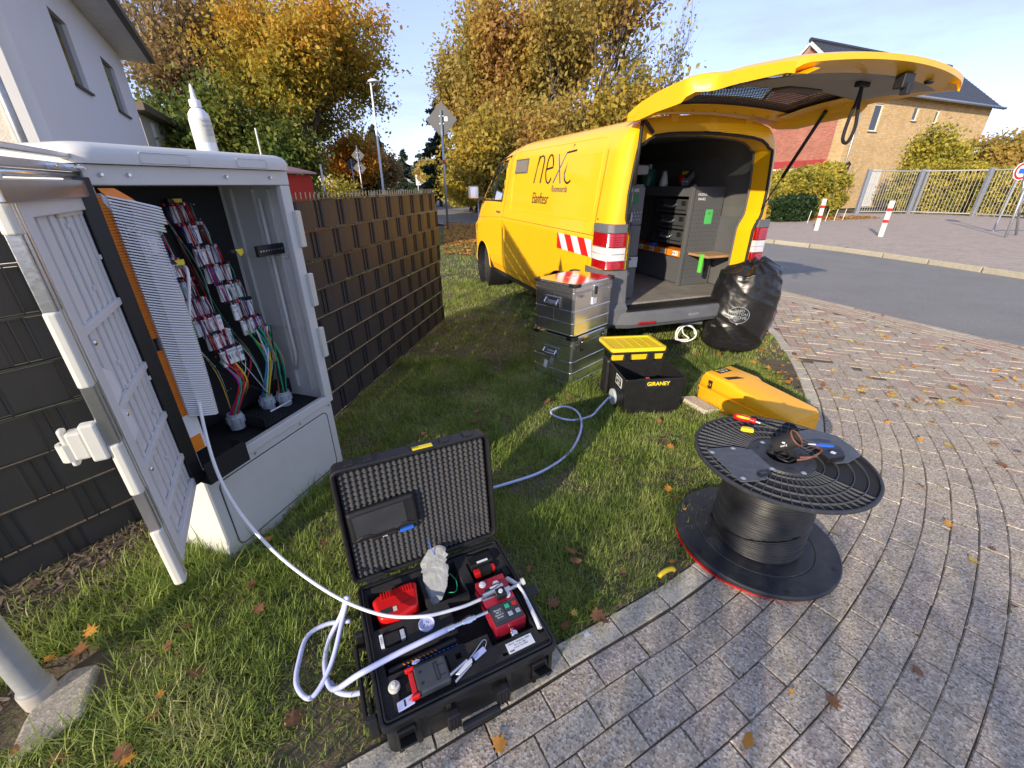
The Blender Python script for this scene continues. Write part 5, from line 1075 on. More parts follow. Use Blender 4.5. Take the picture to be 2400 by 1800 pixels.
pm = T(-.014, .08, .12, 0, R(-90), 0)
MB().lathe([(.055, 0), (.075, 0), (.075, .012), (.068, .014), (.068, .026), (.075, .028), (.075, .04), (.066, .042), (.066, .05), (0, .05)], 32, pm).build('hose_port', m_black, sb, smooth=True, sharp=30)
MB().lathe([(0, .068), (.06, .068), (.064, .064), (.064, .05)], 32, pm).build('port_cap', m_gpot, sb, smooth=True, sharp=30)
MB().tube([pm @ Vector((0, 0, .066)), pm @ Vector((-.02, 0, .085))], .012, 8).build('port_nozzle', m_gpot, sb)
lidm = T(-.02, .335, .395, R(-3), 0, 0)
yl = MB().prism(rrect(.0, .47, 0, .37, .03), -.012, .012, lidm).build('yellow_lid', m_yel, sb, bevel=.004)
g = MB(); ringbox(g, .0, .47, .0, .37, .012, .02, .03, .03)
for k in range(5): g.box(.05 + k * .075, .055 + k * .075 + .004, .035, .335, .012, .0155)
g.v = [tuple(lidm @ Vector(v)) for v in g.v]; g.each('lid_rib', m_yel, yl, bevel=.002)
ringbox(MB(), -.008, .478, -.008, .378, -.03, -.0125, .02, .03); g = ringbox(MB(), -.008, .478, -.008, .378, -.03, -.0125, .02, .03); g.v = [tuple(lidm @ Vector(v)) for v in g.v]; g.build('lid_gasket', m_black, sb, bevel=.002)
MB().prism([(.37, .30), (.345, .37), (.372, .37), (.40, .31)], .0, .43, Matrix(((0, 0, 1, 0), (1, 0, 0, 0), (0, 1, 0, 0), (0, 0, 0, 1)))).build('yellow_tray_back', m_yel, sb, bevel=.003)
MB().box(.09, .14, .33, .375, .30, .385).box(.29, .34, .33, .375, .30, .385).each('lid_hinge', m_black, sb, bevel=.003)
MB().box(-.05, -.005, .34, .46, .0, .32).build('telescopic_back', m_black, sb, bevel=.02)
for x in (-.03, .46): MB().lathe([(0, -.02), (.05, -.02), (.055, -.012), (.055, .012), (.05, .02), (0, .02)], 20, T(x, .42, .055, 0, R(90), 0)).build('wheel', m_tyre, sb)
rt_ = thing('red_sander', 'small grey and red power tool lying inside the black tool bin', 'power tool', BX_M @ Vector((.17, .10, .21)), 0); MB().tube([(-.06, 0, 0), (.03, 0, .015)], .03, 10).build('tool_body', m_dgrey, rt_, smooth=True); MB().tube([(.025, 0, .012), (.05, 0, .016)], .036, 12).build('red_end', mat('salmon_red', (.65, .1, .06), .4), rt_, smooth=True); MB().tube([(0, 0, -.02), (.02, .02, -.2)], .028, 8).build('tool_grip', m_black, rt_)

# ================================================================ YELLOW CASE
yc = thing('yellow_case', 'long orange yellow hard case lying on the grass edge behind the reel', 'case'); yc.matrix_world = YC_M
def loft(mb, secs):
    n = len(secs[0]); mb.add([p for s in secs for p in s], [(i * n + k, i * n + (k + 1) % n, (i + 1) * n + (k + 1) % n, (i + 1) * n + k) for i in range(len(secs) - 1) for k in range(n)] + [tuple(range(n))[::-1], tuple(range((len(secs) - 1) * n, len(secs) * n))]); return mb
def ysec(y, x0, x1, z0, z1, r): return [(x, y, z) for x, z in rrect(x0, x1, z0, z1, r, 4)]
loft(MB(), [ysec(.0, .015, .325, .02, .12, .02), ysec(-.02, 0, .34, .0, .125, .02), ysec(-.75, 0, .34, 0, .125, .02), ysec(-.77, .015, .325, .02, .12, .02)]).build('case_base', m_yor, yc, smooth=True, sharp=40)
loft(MB(), [ysec(.0, .02, .32, .13, .22, .03), ysec(-.03, .008, .332, .126, .255, .035), ysec(-.28, .008, .332, .126, .255, .035), ysec(-.32, .012, .328, .126, .235, .03), ysec(-.74, .012, .328, .126, .205, .03), ysec(-.77, .025, .31, .13, .185, .02)]).build('case_lid', m_yor, yc, smooth=True, sharp=35)
g = MB(); [g.prism(rrect(-.006, .346, -.776, .006, .025), z, z + .008) for z in (.118, .1275)]; g.build('rim_flange', m_yor, yc, bevel=.002)
MB().box(.03, .075, .001, .012, .09, .16).box(.26, .305, .001, .012, .09, .16).build('latch', m_yor, yc, bevel=.003)
MB().box(.03, .17, -.105, -.03, .2552, .2562, T(.06, 0, 0)).build('lid_label', m_ink, yc); text('label_text', 'MECCANO', .024, m_yink, yc, T(.16, -.052, .2568, 0, 0, R(0)), ext=.0003); text('label_text', 'TRIO 60', .024, m_wink, yc, T(.16, -.082, .2568, 0, 0, R(0)), ext=.0003)
MB().box(-.0005, .0075, -.12, -.085, .145, .21).build('side_badge', m_ink, yc); text('badge_text', 'L2', .026, m_yink, yc, T(-.0012, -.102, .177, R(90), 0, R(-90)), ext=.0004)
g = MB().prism([(.05, -.17), (.16, -.20), (.19, -.25), (.05, -.215)], .2555, .2565).prism([(.10, -.36), (.13, -.50), (.16, -.52), (.155, -.60), (.175, -.52), (.145, -.49), (.115, -.34)], .2215 - .012, .2225 - .0085).build('printed_swoosh', m_ink, yc)
g = MB(); [g.box(.10 + k * .012, .106 + k * .012, -.47, -.35, .214, .2165, T(rx=-.0)) for k in range(3)]; g.build('moulded_grip', m_yel, yc)
br_ = thing('paving_slab', 'weathered brown stone slab sticking out under the yellow case', 'slab', gp(1636, 950, .0), R(-62)); MB().prism([(-.14, -.05), (.12, -.07), (.16, .05), (-.1, .07)], -.02, .03).build('slab_stone', m_curb, br_, bevel=.006)

# ================================================================ REFUSE BAG
bgc = gp(1708, 812); bag = thing('refuse_bag', 'full black plastic refuse bag with a white printed emblem behind the van', 'bag', (bgc.x, bgc.y, 0))
m_bag = mat('black_film', (.011, .011, .012), .34, var=.2, vs=10, bump=.05, bs=9, spec=.5)
def bagp(a, f):
    zz = .90 * f; rd = .285 + .045 * math.sin(PI * min(1, f * 1.05)) - .0 * f; rd *= (1 - .55 * max(0, f - .93) / .07)
    if f < .06: rd *= .8 + .2 * f / .06
    n1 = mnoise.noise(Vector((math.cos(a) * 1.4, math.sin(a) * 1.4, f * 2.2))); n2 = mnoise.noise(Vector((math.cos(a) * 3 + f * 2, math.sin(a) * 3, f * 9 + 5))); n3 = abs(mnoise.noise(Vector((math.cos(a) * 5 + zz * 3, math.sin(a) * 5, f * 16 + 9))))
    n4 = abs(mnoise.noise(Vector((a * 1.3 + f * 6, f * 3, 2)))); top = max(0, f - .78) / .22
    rd += .024 * n1 + .006 * n2 - .005 * n3 - .022 * n4 + .035 * top * mnoise.noise(Vector((math.cos(a) * 4, math.sin(a) * 4, 30)))
    return Vector((rd * math.cos(a) * 1.02 + .05 * f, rd * math.sin(a) * .92, max(.0, zz + .02 * n1 + top * (.05 * math.cos(a) + .045 * mnoise.noise(Vector((math.cos(a) * 3, math.sin(a) * 3, 11)))))))
mb = MB(); P = []
for i in range(121): P.append([bagp(2 * PI * k / 200, i / 120) for k in range(201)])
last = P[-1]; cen = sum(last, Vector()) / len(last)
for t, dz in ((.25, .0), (.55, -.03), (.8, -.02), (.99, -.05)): P.append([p.lerp(cen, t) + Vector((0, 0, dz + .018 * mnoise.noise(p * 9 + Vector((0, 0, t * 9))))) for p in last])
mb.grid(P); bagb = mb.build('bag_film', m_bag, bag, smooth=True)
from mathutils.bvhtree import BVHTree
bvh = BVHTree.FromPolygons([Vector(v) for v in mb.v], mb.f)
m_bagink = mat('grey_white_print', (.28, .31, .33), .5)
def onbag(ang_, zc, off=.003):
    d = Vector((math.cos(ang_), math.sin(ang_), 0)); s = Vector((-d.y, d.x, 0))
    def fn(q):
        o = d * 1.0 + s * q.x + Vector((0, 0, zc + q.y)); h = bvh.ray_cast(o, -d); return (h[0] + d * off) if h[0] else o * .3
    return fn
ba = math.atan2(-bgc.y, -bgc.x) + .08
for s, zo, sz in (('GABO', .045, .034), ('WERTGAS', .012, .036), ('LEROVE', -.026, .044)): text('emblem_text', s, sz, m_bagink, bag, None, fn=onbag(ba, .43 + zo), ext=0.)
fn = onbag(ba, .43, .002); g = MB(); n_ = 40
for rr2 in (.085, ): 
    A = [fn(Vector((rr2 * 1.15 * math.cos(a), rr2 * math.sin(a), 0))) for a in np.linspace(0, 2 * PI, n_)]; B = [fn(Vector(((rr2 - .004) * 1.15 * math.cos(a), (rr2 - .004) * math.sin(a), 0))) for a in np.linspace(0, 2 * PI, n_)]; g.grid([A, B])
A = [fn(Vector((x, -.08, 0))) for x in (-.02, .02)]; B = [fn(Vector((x, -.10, 0))) for x in (-.004, .004)]; g.grid([A, B]); g.build('emblem_ring', m_bagink, bag)
text('emblem_text', 'LVO', .03, m_bagink, bag, None, fn=onbag(ba - .72, .28), ext=0.)

# ================================================================ POLE IN ITS FOOTING
pl = gp(98, 1632); pole = thing('steel_pole', 'thick galvanised pole rising out of frame from a concrete footing', 'pole', (pl.x, pl.y, 0))
MB().lathe([(.045, -.1), (.045, .06), (.041, .068), (.038, .075), (.038, 1.25), (0, 1.26)], 28, None).build('pole_tube', mat('weathered_galvanised', (.33, .34, .34), .55, m=.35, var=.3, vs=4, bump=.1, bs=60, dirt=.5, dc=(.22, .19, .15)), pole, smooth=True, sharp=30)
MB().lathe([(.0455, -.05), (.0465, .0), (.0465, .055), (.0385, .072)], 28, None).build('pole_sleeve', mat('dirty_sleeve', (.42, .39, .34), .7, dirt=.4, vs=6), pole, smooth=True)
ft = MB(); pp = [(80 - 60, 1790), (60, 1700), (95, 1640), (170, 1575), (235, 1560), (215, 1620), (200, 1680), (120, 1740), (40, 1790)]
cpt = [gp(a, b, .0) - pole.location for a, b in pp]; ft.prism([(q.x, q.y) for q in (cpt if sum(cpt[i].x * cpt[(i + 1) % len(cpt)].y - cpt[(i + 1) % len(cpt)].x * cpt[i].y for i in range(len(cpt))) > 0 else cpt[::-1])], -.06, .02)
fo = ft.build('concrete_footing', pavermat('old_concrete', [(.26, .23, .19), (.36, .33, .27), (.42, .39, .31)], .5), pole, bevel=.012, seg=3)

# ================================================================ THE VAN
m_paint = mat('yellow_paint', (.90, .48, .004), .4, var=.02, vs=2, coat=.35, dirt=.05, dc=(.6, .38, .06))
m_bump = mat('grey_bumper', (.11, .115, .125), .55, var=.12, vs=6, bump=.08, bs=200, dirt=.35, dc=(.2, .19, .17))
m_glass = glassmat('van_glass', (.5, .56, .54), .38)
m_liner = mat('van_lining', (.10, .10, .10), .8, var=.15, vs=5, dirt=.2, dc=(.12, .11, .1))
m_ply = mat('worn_load_floor', (.24, .225, .2), .6, var=.25, vs=4, bump=.1, bs=40, dirt=.5, dc=(.12, .11, .10))
m_rack = mat('anthracite_racking', (.095, .10, .108), .42, var=.06, vs=3, dirt=.15, dc=(.14, .13, .12))
m_seal = mat('rubber_seal', (.012, .012, .012), .6)
m_lred = mat('red_lens', (.34, .003, .005), .12, var=.12, vs=30, coat=.8)
m_lwhite = mat('clear_lens', (.6, .6, .6), .1, var=.2, vs=60, coat=.8)
van = thing('yellow_van', 'yellow panel van parked on the verge with its tailgate raised and racking inside', 'van', (.869, 3.879, 0), R(20.18))
HWv, VC = .9625, .9625
SEC = [(.075, .36), (.03, .47), (.006, .62), (.0, .85), (.0, 1.17), (.007, 1.185), (.012, 1.20), (.035, 1.30), (.105, 1.84), (.13, 1.90), (.175, 1.965), (.25, 2.02), (.36, 2.05), (.5, 2.068), (.72, 2.082), (.9625, 2.088)]
SEC = [(a, b if b <= 1.2 else 1.2 + (b - 1.2) * 1.10) for a, b in SEC]
ZR = 1.2 + (2.088 - 1.2) * 1.10
secd = [SEC[0]]
for a, b in zip(SEC, SEC[1:]):
    n_ = max(1, int(math.hypot(b[0] - a[0], b[1] - a[1]) / .038)); secd += [(a[0] + (b[0] - a[0]) * k / n_, a[1] + (b[1] - a[1]) * k / n_) for k in range(1, n_ + 1)]
def zroof(y): 
    P = [(0, ZR), (2.6, ZR), (3.1, ZR - .05), (3.4, ZR - .115), (3.65, ZR - .225), (4.4, 1.40), (4.62, 1.24), (4.86, 1.08), (4.95, .95)]
    if y < .5: return ZR - .02 * ((.5 - y) / .5) ** 2
    for a, b in zip(P, P[1:]):
        if y <= b[0]: return a[1] + (b[1] - a[1]) * (y - a[0]) / (b[0] - a[0])
    return .95
def secpt(y, k):
    d, z = secd[k]; zr = zroof(y); 
    if z > .9: z = .9 + (z - .9) * (zr - .9) / (ZR - .9)
    e = 0
    if y > 4.2: e = ((y - 4.2) / .75) ** 2 * .2
    if y < .2: e += .035 * ((.2 - y) / .12) ** 2
    if y > 4.7: e += .0
    panel = .35 < y < 2.72 and 1.28 < z < 2.02
    d2 = d + e + (.006 if panel else 0)
    return (min(d2, .9625) if d < .96 else .9625, y, z)
YS = [.08, .1, .13, .17, .2] + [round(.24 + .04 * i, 3) for i in range(117)] + [4.93]
ARCH = [(1.0, .35, .395), (4.0, .35, .40)]
CABW = [(3.07, 1.40), (4.08, 1.385), (3.97, 1.46), (3.54, 1.86), (3.40, 1.935), (2.90, 1.98)]
def inpoly(x, y, P):
    c = False
    for i in range(len(P)):
        a, b = P[i], P[i - 1]
        if (a[1] > y) != (b[1] > y) and x < (b[0] - a[0]) * (y - a[1]) / (b[1] - a[1]) + a[0]: c = not c
    return c
def shrink(P, s):
    cx_ = sum(p[0] for p in P) / len(P); cy_ = sum(p[1] for p in P) / len(P); return [(cx_ + (x - cx_) * s, cy_ + (y - cy_) * s) for x, y in P]
CW_S = shrink(CABW, .93)
def sidex(y, z):
    p = None
    for k in range(len(secd)):
        q = secpt(y, k)
        if p and p[2] <= z <= q[2]: t = (z - p[2]) / max(1e-9, q[2] - p[2]); return p[0] + (q[0] - p[0]) * t
        p = q
    return .0
body = MB(); glassb = MB()
for sgn in (1, -1):
    P = []; dead = []
    for y in YS:
        row = [list(secpt(y, k)) for k in range(len(secd))]; dr = []
        for q in row:
            fl = False
            for cy_, cz_, cr_ in ARCH:
                dd = math.hypot(q[1] - cy_, q[2] - cz_)
                if dd < cr_ and q[0] < .2:
                    if dd > cr_ - .05 and q[2] > .36: q[1] = cy_ + (q[1] - cy_) * cr_ / dd; q[2] = cz_ + (q[2] - cz_) * cr_ / dd
                    else: fl = True
            dr.append(fl)
        P.append([(VC - sgn * (VC - q[0]), q[1], q[2]) for q in row]); dead.append(dr)
    k0 = len(body.v); nc = len(secd); body.v += [p for r_ in P for p in r_]
    for i in range(len(YS) - 1):
        for j in range(nc - 1):
            if dead[i][j] or dead[i + 1][j] or dead[i][j + 1] or dead[i + 1][j + 1]: continue
            yc_ = (YS[i] + YS[i + 1]) / 2; a = P[i][j]; b = P[i + 1][j + 1]; zc_ = (a[2] + b[2]) / 2
            if secd[j][0] < .14 and inpoly(yc_, zc_, CW_S): continue
            f = (k0 + i * nc + j, k0 + i * nc + j + 1, k0 + (i + 1) * nc + j + 1, k0 + (i + 1) * nc + j)
            if sgn < 0: f = f[::-1]
            if 3.66 < yc_ < 4.38 and secd[j][0] > .2: 
                glassb.add([P[i][j], P[i][j + 1], P[i + 1][j + 1], P[i + 1][j]], [(0, 1, 2, 3)]); continue
            body.f.append(f)
# nose
fr_ = [secpt(4.93, k) for k in range(len(secd))]; nose = [(p[0], 4.93, p[2]) for p in fr_] + [(2 * VC - p[0], 4.93, p[2]) for p in fr_[::-1]]
body.add([(x, y + .02, z) for x, y, z in nose], [tuple(range(len(nose)))])
bodyo = body.build('body', m_paint, van, smooth=True, sharp=32)
glassb.build('windscreen', m_glass, van)
# rear frame and opening
def opening():
    O = []; I = []
    for sgn in (1, -1):
        A = []; B = []
        for k in range(len(secd)):
            x, y, z = secpt(.08, k)
            if z < .5: continue
            f = min(1, max(0, (z - 1.2) / .16)); f = f * f * (3 - 2 * f); lim = .235 * (1 - f) + .17 * f
            lim = lim if z < 1.55 else lim + (z - 1.55) * .12
            xi, zi = max(lim, x + .05) if z < 1.98 else x + .09, z
            top = max(0, (z - 1.75) / .427)
            zi = z - .145 * top ** 1.5
            A.append((x, z)); B.append((max(xi, lim), zi))
        if sgn < 0: A = [(2 * VC - x, z) for x, z in A][::-1]; B = [(2 * VC - x, z) for x, z in B][::-1]
        O += A; I += B
    return O, I
OO, II = opening(); n_ = len(OO)
fm = MB(); rows = [[(x, .08, z) for x, z in OO], [(x + (.03 if x < VC else -.03), .062, z - (.02 if z > 1.98 else 0)) for x, z in OO], [(x, .06, z) for x, z in II], [(x + (.008 if x < VC else -.008), .09, z - .0) for x, z in II], [(x + (.015 if x < VC else -.015), .24, z) for x, z in II]]
fm.grid(rows); fm.build('rear_frame', m_paint, van, smooth=True, sharp=40)
MB().tube([(x, .052, z) for x, z in II], .013, 8).build('door_seal', m_seal, van, smooth=True)
MB().tube([(x + (.02 if x < VC else -.02), .245, z) for x, z in II], .012, 6).build('inner_trim', m_liner, van, smooth=True)
# cab windows
def sidepoly(name, P, off, m, par=van, side=1, dense=1, both=False):
    Q = []
    for i in range(len(P)):
        a, b = P[i], P[(i + 1) % len(P)]
        for k in range(dense): Q.append((a[0] + (b[0] - a[0]) * k / dense, a[1] + (b[1] - a[1]) * k / dense))
    vs = [(sidex(y, z) - off if side > 0 else 2 * VC - sidex(y, z) + off, y, z) for y, z in Q]; return MB().add(vs, [tuple(range(len(vs)))]).build(name, m, par)
for s in (1, -1):
    wn = sidepoly('cab_window', CABW, .002, m_glass, side=s)
    Q = [(sidex(y, z) - .006 if s > 0 else 2 * VC - sidex(y, z) + .006, y, z) for y, z in CABW]; MB().tube(Q + [Q[0], Q[1]], .014, 6).build('window_frame', m_seal, wn)
    a, b = (3.56, 1.40), (3.36, 1.93); MB().tube([(sidex(*a) - .004 if s > 0 else 2 * VC - sidex(*a), *a), (sidex(*b) - .004 if s > 0 else 2 * VC - sidex(*b), *b)], .009, 6).build('window_divider', m_seal, wn)
# fixed vent panel behind the cab
VP = [(2.20, 1.80), (2.66, 1.81), (2.62, 1.96 - .03), (2.18, 1.94 - .02)]
VP = [(2.20, 1.76), (2.62, 1.76), (2.60, 1.91), (2.18, 1.91)]
vp = sidepoly('vent_panel', VP, .012, mat('taupe_panel', (.22, .19, .16), .3, var=.05)); Q = [(sidex(y, z) - .010, y, z) for y, z in VP]; MB().tube(Q + [Q[0], Q[1]], .009, 6).build('panel_frame', m_bump, vp)
# seams, crease and door handle
def seam(pts, r=.0035, m=None, nm='panel_gap', off=.0, par=van):
    P = []
    for a, b in zip(pts, pts[1:]):
        n_ = max(2, int(math.hypot(b[0] - a[0], b[1] - a[1]) / .05)); P += [(a[0] + (b[0] - a[0]) * k / n_, a[1] + (b[1] - a[1]) * k / n_) for k in range(n_)]
    P.append(pts[-1]); return MB().tube([(sidex(y, z) - off, y, z) for y, z in P], r, 5).build(nm, m or m_gap, par)
m_gap = mat('panel_shadow_gap', (.16, .075, .002), .7)
seam([(.21, 1.185), (2.97, 1.185)]); seam([(2.97, 1.185), (4.45, 1.10)], .003); seam([(3.0, .42), (2.98, .7), (2.96, 1.3), (2.80, 1.95), (2.77, 2.04)]); seam([(4.28, .62), (4.36, .95), (4.3, 1.3)]); seam([(.42, .6), (.36, 1.0), (.33, 1.9)], .0022)
seam([(1.5, .46), (3.5, .45)], .003)
EM = rrect(.42, 2.70, 1.30, 2.02, .09, 5); seam([(a, min(b, 2.01)) for a, b in EM] + [EM[0]], .0042, m_paint, 'pressed_edge', .001)
MB().box(-.022, -.006, 3.08, 3.24, 1.235, 1.262, T(sidex(3.1, 1.25), 0, 0)).build('door_handle', m_bump, van, bevel=.005)
MB().lathe([(0, .004), (.008, .004), (.008, 0)], 8, T(sidex(.30, 1.3) , .30, 1.33, 0, R(-90))).build('plug', m_ink, van)
# wheels with black arches
for yw in (1.0, 4.0):
    for s in (0, 1):
        xw = .13 if s == 0 else 2 * VC - .13
        MB().lathe([(.40, -.12), (.40, .25)], 40, T(xw if s == 0 else xw - .13, yw, .35, 0, R(90), 0)).build('wheel_well', m_ink, van)
        steer = T(xw + (.04 if s == 0 and yw > 3 else 0), yw, .342, 0, 0, R(-24) if yw > 3 else 0)
        wh = MB().lathe([(.20, -.09), (.31, -.10), (.335, -.085), (.342, -.05), (.342, .05), (.335, .085), (.31, .10), (.20, .09)], 48, steer @ T(ry=R(90))).build('wheel', m_tyre, van, smooth=True, sharp=40)
        g = MB()
        for k in range(60): g.box(-.08, .08, .0, .006, .338, .346, steer @ T(rx=2 * PI * k / 60))
        g.build('tread_blocks', m_tyre, wh)
        MB().lathe([(0, -.06), (.1, -.075), (.19, -.06), (.205, -.085), (.205, .06)], 32, steer @ T(ry=R(90) if s == 0 else R(-90))).build('rim', m_galv, wh, smooth=True)
# arch lips
for yw in (1.0, 4.0): MB().tube([(sidex(yw, .8) - .0 + (.02 if math.sin(a) < .1 else .004), yw + .398 * math.cos(a), .35 + .398 * math.sin(a)) for a in np.linspace(.02, PI - .02, 28)], .010, 6).build('arch_lip', m_paint, van, smooth=True)
# mirror
mr_ = MB().box(-.20, -.03, 4.02, 4.10, 1.40, 1.60).build('mirror_housing', m_bump, van, bevel=.03, seg=4); MB().box(-.185, -.045, 4.005, 4.018, 1.415, 1.585).build('mirror_glass', m_chrome, mr_, bevel=.005); MB().box(-.06, .05, 4.02, 4.09, 1.38, 1.44).build('mirror_arm', m_seal, mr_, bevel=.01)
# bumper and lower corners
for s in (0, 1):
    M = Matrix.Identity(4) if s == 0 else Matrix.Translation((2 * VC, 0, 0)) @ Matrix.Scale(-1, 4, (1, 0, 0))
    c = MB(); secs = []
    for z, a0, b0 in ((.35, .05, .03), (.40, -.004, -.03), (.55, -.012, -.035), (.60, -.008, .01), (.90, .0, .03)):
        secs.append([(a0 + .0, .42, z), (a0, b0 + .09, z), (a0 + .025, b0 + .03, z), (a0 + .09, b0, z), (.235, b0 - .0, z), (.235, .2, z)])
    c.add([M @ Vector(p) for s_ in secs for p in s_], [(i * 6 + k, i * 6 + (k + 1) % 6, (i + 1) * 6 + (k + 1) % 6, (i + 1) * 6 + k) if s == 1 else (i * 6 + k, (i + 1) * 6 + k, (i + 1) * 6 + (k + 1) % 6, i * 6 + (k + 1) % 6) for i in range(4) for k in range(6)] + [tuple(range(24, 30))]).build('corner_panel', m_bump, van, smooth=True, sharp=35, bevel=.004)
    lg_ = MB(); lr = MB()
    def lamp(z0, z1, m, nm, par):
        L_ = []
        for z in (z0, z1): L_.append([(.0 - .006, .30, z), (-.010, .16, z), (.005, .07, z), (.05, .035, z), (.19, .035, z), (.20, .06, z), (.20, .3, z)])
        return MB().add([M @ Vector(p) for r_ in L_ for p in r_], [(k, (k + 1) % 7, 7 + (k + 1) % 7, 7 + k) for k in range(7)] + [tuple(range(7)), tuple(range(7, 14))]).build(nm, m, par, bevel=.006, smooth=True, sharp=50)
    tl_ = lamp(.91, .985, m_lred, 'tail_lamp', van); lamp(.987, 1.042, m_lwhite, 'clear_lens', tl_); lamp(1.046, 1.102, m_lwhite, 'clear_lens', tl_); lamp(1.104, 1.225, m_lred, 'red_lens', tl_)
    lamp(1.227, 1.30, m_bump, 'lamp_filler', van)
    g = MB()
    for z in (.93, .95, .97, 1.11, 1.13, 1.15, 1.17, 1.19): g.tube([M @ Vector(p) for p in ((-.0085, .16, z), (.003, .068, z), (.05, .0335, z), (.19, .0335, z))], .0016, 4)
    g.each('lens_rib', m_lred, tl_)
bp_ = MB(); bs_ = []
for x, yo in ((.13, -.02), (.25, -.07), (.5, -.09), (VC, -.10), (2 * VC - .5, -.09), (2 * VC - .25, -.07), (2 * VC - .13, -.02)): bs_.append([(x, yo + .02, .355), (x, yo - .01, .40), (x, yo, .49), (x, yo + .02, .515), (x, .1, .52), (x, .1, .36)])
loft(bp_, bs_).build('bumper', m_bump, van, smooth=True, sharp=30, bevel=.003)
MB().box(.33, .52, -.104, -.095, .40, .425, T(rz=-.03)).build('reflector', m_lred, van, bevel=.003); MB().box(1.40, 1.59, -.088, -.078, .40, .425).build('reflector', m_lred, van, bevel=.003)
MB().box(.92, 1.05, -.1065, -.098, .43, .455).build('bumper_badge', m_galv, van, bevel=.003)
MB().box(.22, 2 * VC - .22, -.055, .14, .522, .532).build('step_tread', m_black, van, bevel=.003)
g = MB(); [g.box(.26 + k * .05, .275 + k * .05, -.045, .12, .532, .536) for k in range(28)]; g.build('tread_ribs', m_black, van)
# cargo interior
inner = MB().box(.10, 2 * VC - .10, .15, 3.0, .50, .546).build('load_floor', m_ply, van)
g = MB(); g.add([(.09, .25, .55), (.09, 3.0, .55), (.09, 3.0, 1.4), (.09, .25, 1.4), (.16, .25, 1.88), (.16, 3.0, 1.88), (.34, .25, 2.06), (.34, 3, 2.06)], [(0, 1, 2, 3), (3, 2, 5, 4), (4, 5, 7, 6)]); k0 = [(2 * VC - x, y, z) for x, y, z in g.v]; g.add(k0, [(0, 1, 2, 3), (3, 2, 5, 4), (4, 5, 7, 6)]); g.add([(.34, .25, 2.06), (2 * VC - .34, .25, 2.06), (2 * VC - .34, 3, 2.06), (.34, 3, 2.06)], [(0, 1, 2, 3)]); g.build('inner_lining', m_liner, van, solid=.004)
g = MB(); g.box(.1, VC * 2 - .1, 3.0, 3.02, .5, 1.5).box(.1, .42, 3.0, 3.02, 1.5, 1.9).box(1.0, 2 * VC - .1, 3.0, 3.02, 1.5, 1.9).box(.42, 1.0, 3.0, 3.02, 1.98, 2.06).box(.42, 1.0, 3.0, 3.02, 1.5, 1.72); g.build('bulkhead', m_liner, van)
MB().box(.42, 1.0, 3.005, 3.012, 1.72, 1.98).build('bulkhead_window', m_glass, van)
def perf(mb, x0, x1, z0, z1, y, p=.045, rr=.006):
    z = z0 + p / 2; r_ = 0
    while z < z1:
        x = x0 + p / 2 + (p / 2 if r_ % 2 else 0)
        while x < x1 - .005: mb.add([(x + rr * math.cos(a), y, z + rr * math.sin(a)) for a in (0, 1.05, 2.1, 3.14, 4.19, 5.24)], [(0, 1, 2, 3, 4, 5)]); x += p
        z += p; r_ += 1
    return mb
# left rack: narrow tall end panel
lr_ = bpy.data.objects.new('left_racking', None)
MB().box(.26, .50, .30, 1.7, .55, 1.62).build('racking', m_rack, van, bevel=.004)
rk = MB().box(.255, .505, .285, .299, 1.27, 1.60).build('racking_panel', m_rack, van, bevel=.003)
perf(MB(), .27, .49, 1.30, 1.40, .2835, .032, .004).build('racking_holes', m_wink, rk)
MB().box(.255, .505, .285, .299, .98, 1.262).build('racking_panel', m_rack, van, bevel=.003)
MB().box(.255, .505, .27, .299, .87, .972).build('racking_drawer', m_galv, van, bevel=.004); MB().box(.34, .42, .258, .27, .945, .965).build('drawer_catch', m_black, van, bevel=.003)
MB().box(.255, .505, .285, .299, .56, .862).build('racking_panel', m_rack, van, bevel=.003)
MB().box(.33, .44, .2825, .2845, 1.45, 1.54).build('green_label', mat('dark_green_label', (.02, .14, .05), .5), van); text('panel_text', 'TERIBE', .035, m_wink, van, T(.385, .2825, 1.57, R(90)), ext=.0005)
text('panel_text', 'JCRN/', .05, m_wink, van, T(.36, .2835, .80, R(90)), ext=.0005, shear=.3)
MB().box(.36, .385, .27, .284, 1.02, 1.38).build('strut_holder', m_galv, van, bevel=.003); MB().box(.365, .38, .262, .27, 1.06, 1.30).build('strut_slot', m_ink, van)
MB().box(.24, .52, .28, 1.2, 1.70, 1.78).build('folded_blanket', mat('grey_blanket', (.2, .21, .22), .9, bump=.5, bs=40), van, bevel=.02)
# right rack: three cases behind a perforated end panel
RX0, RX1, RY0, RY1 = 1.36, 1.80, .62, 2.3
rp2 = MB().box(RX0, RX1, RY0, RY0 + .02, .55, 1.60).build('racking_panel', m_rack, van, bevel=.003)
perf(MB(), RX0 + .03, RX1 - .02, .62, 1.40, RY0 - .0015).build('racking_holes', m_ink, rp2)
text('panel_text', 'MODUL', .035, m_wink, rp2, T(RX0 + .14, RY0 - .001, 1.52, R(90)), ext=.0005); text('panel_text', 'PANEL', .035, m_wink, rp2, T(RX0 + .14, RY0 - .001, 1.475, R(90)), ext=.0005)
MB().box(RX0 + .22, RX0 + .32, RY0 - .003, RY0 - .001, 1.22, 1.37).build('green_label', mat('bright_green_label', (.08, .5, .12), .5), rp2); text('panel_text', 'A3', .03, m_ink, rp2, T(RX0 + .27, RY0 - .0035, 1.33, R(90)), ext=.0004)
MB().box(RX0 - .015, RX0 + .025, RY0 - .015, RY0 + .03, .55, 1.62).build('racking_post', m_rack, van, bevel=.004)
MB().box(RX0, RX0 + .03, RY1, RY1 + .03, .55, 1.62).build('racking_post', m_rack, van); MB().box(RX0, RX1, RY0 + .021, RY1, 1.50, 1.60).build('racking_shelf', m_rack, van, bevel=.004)
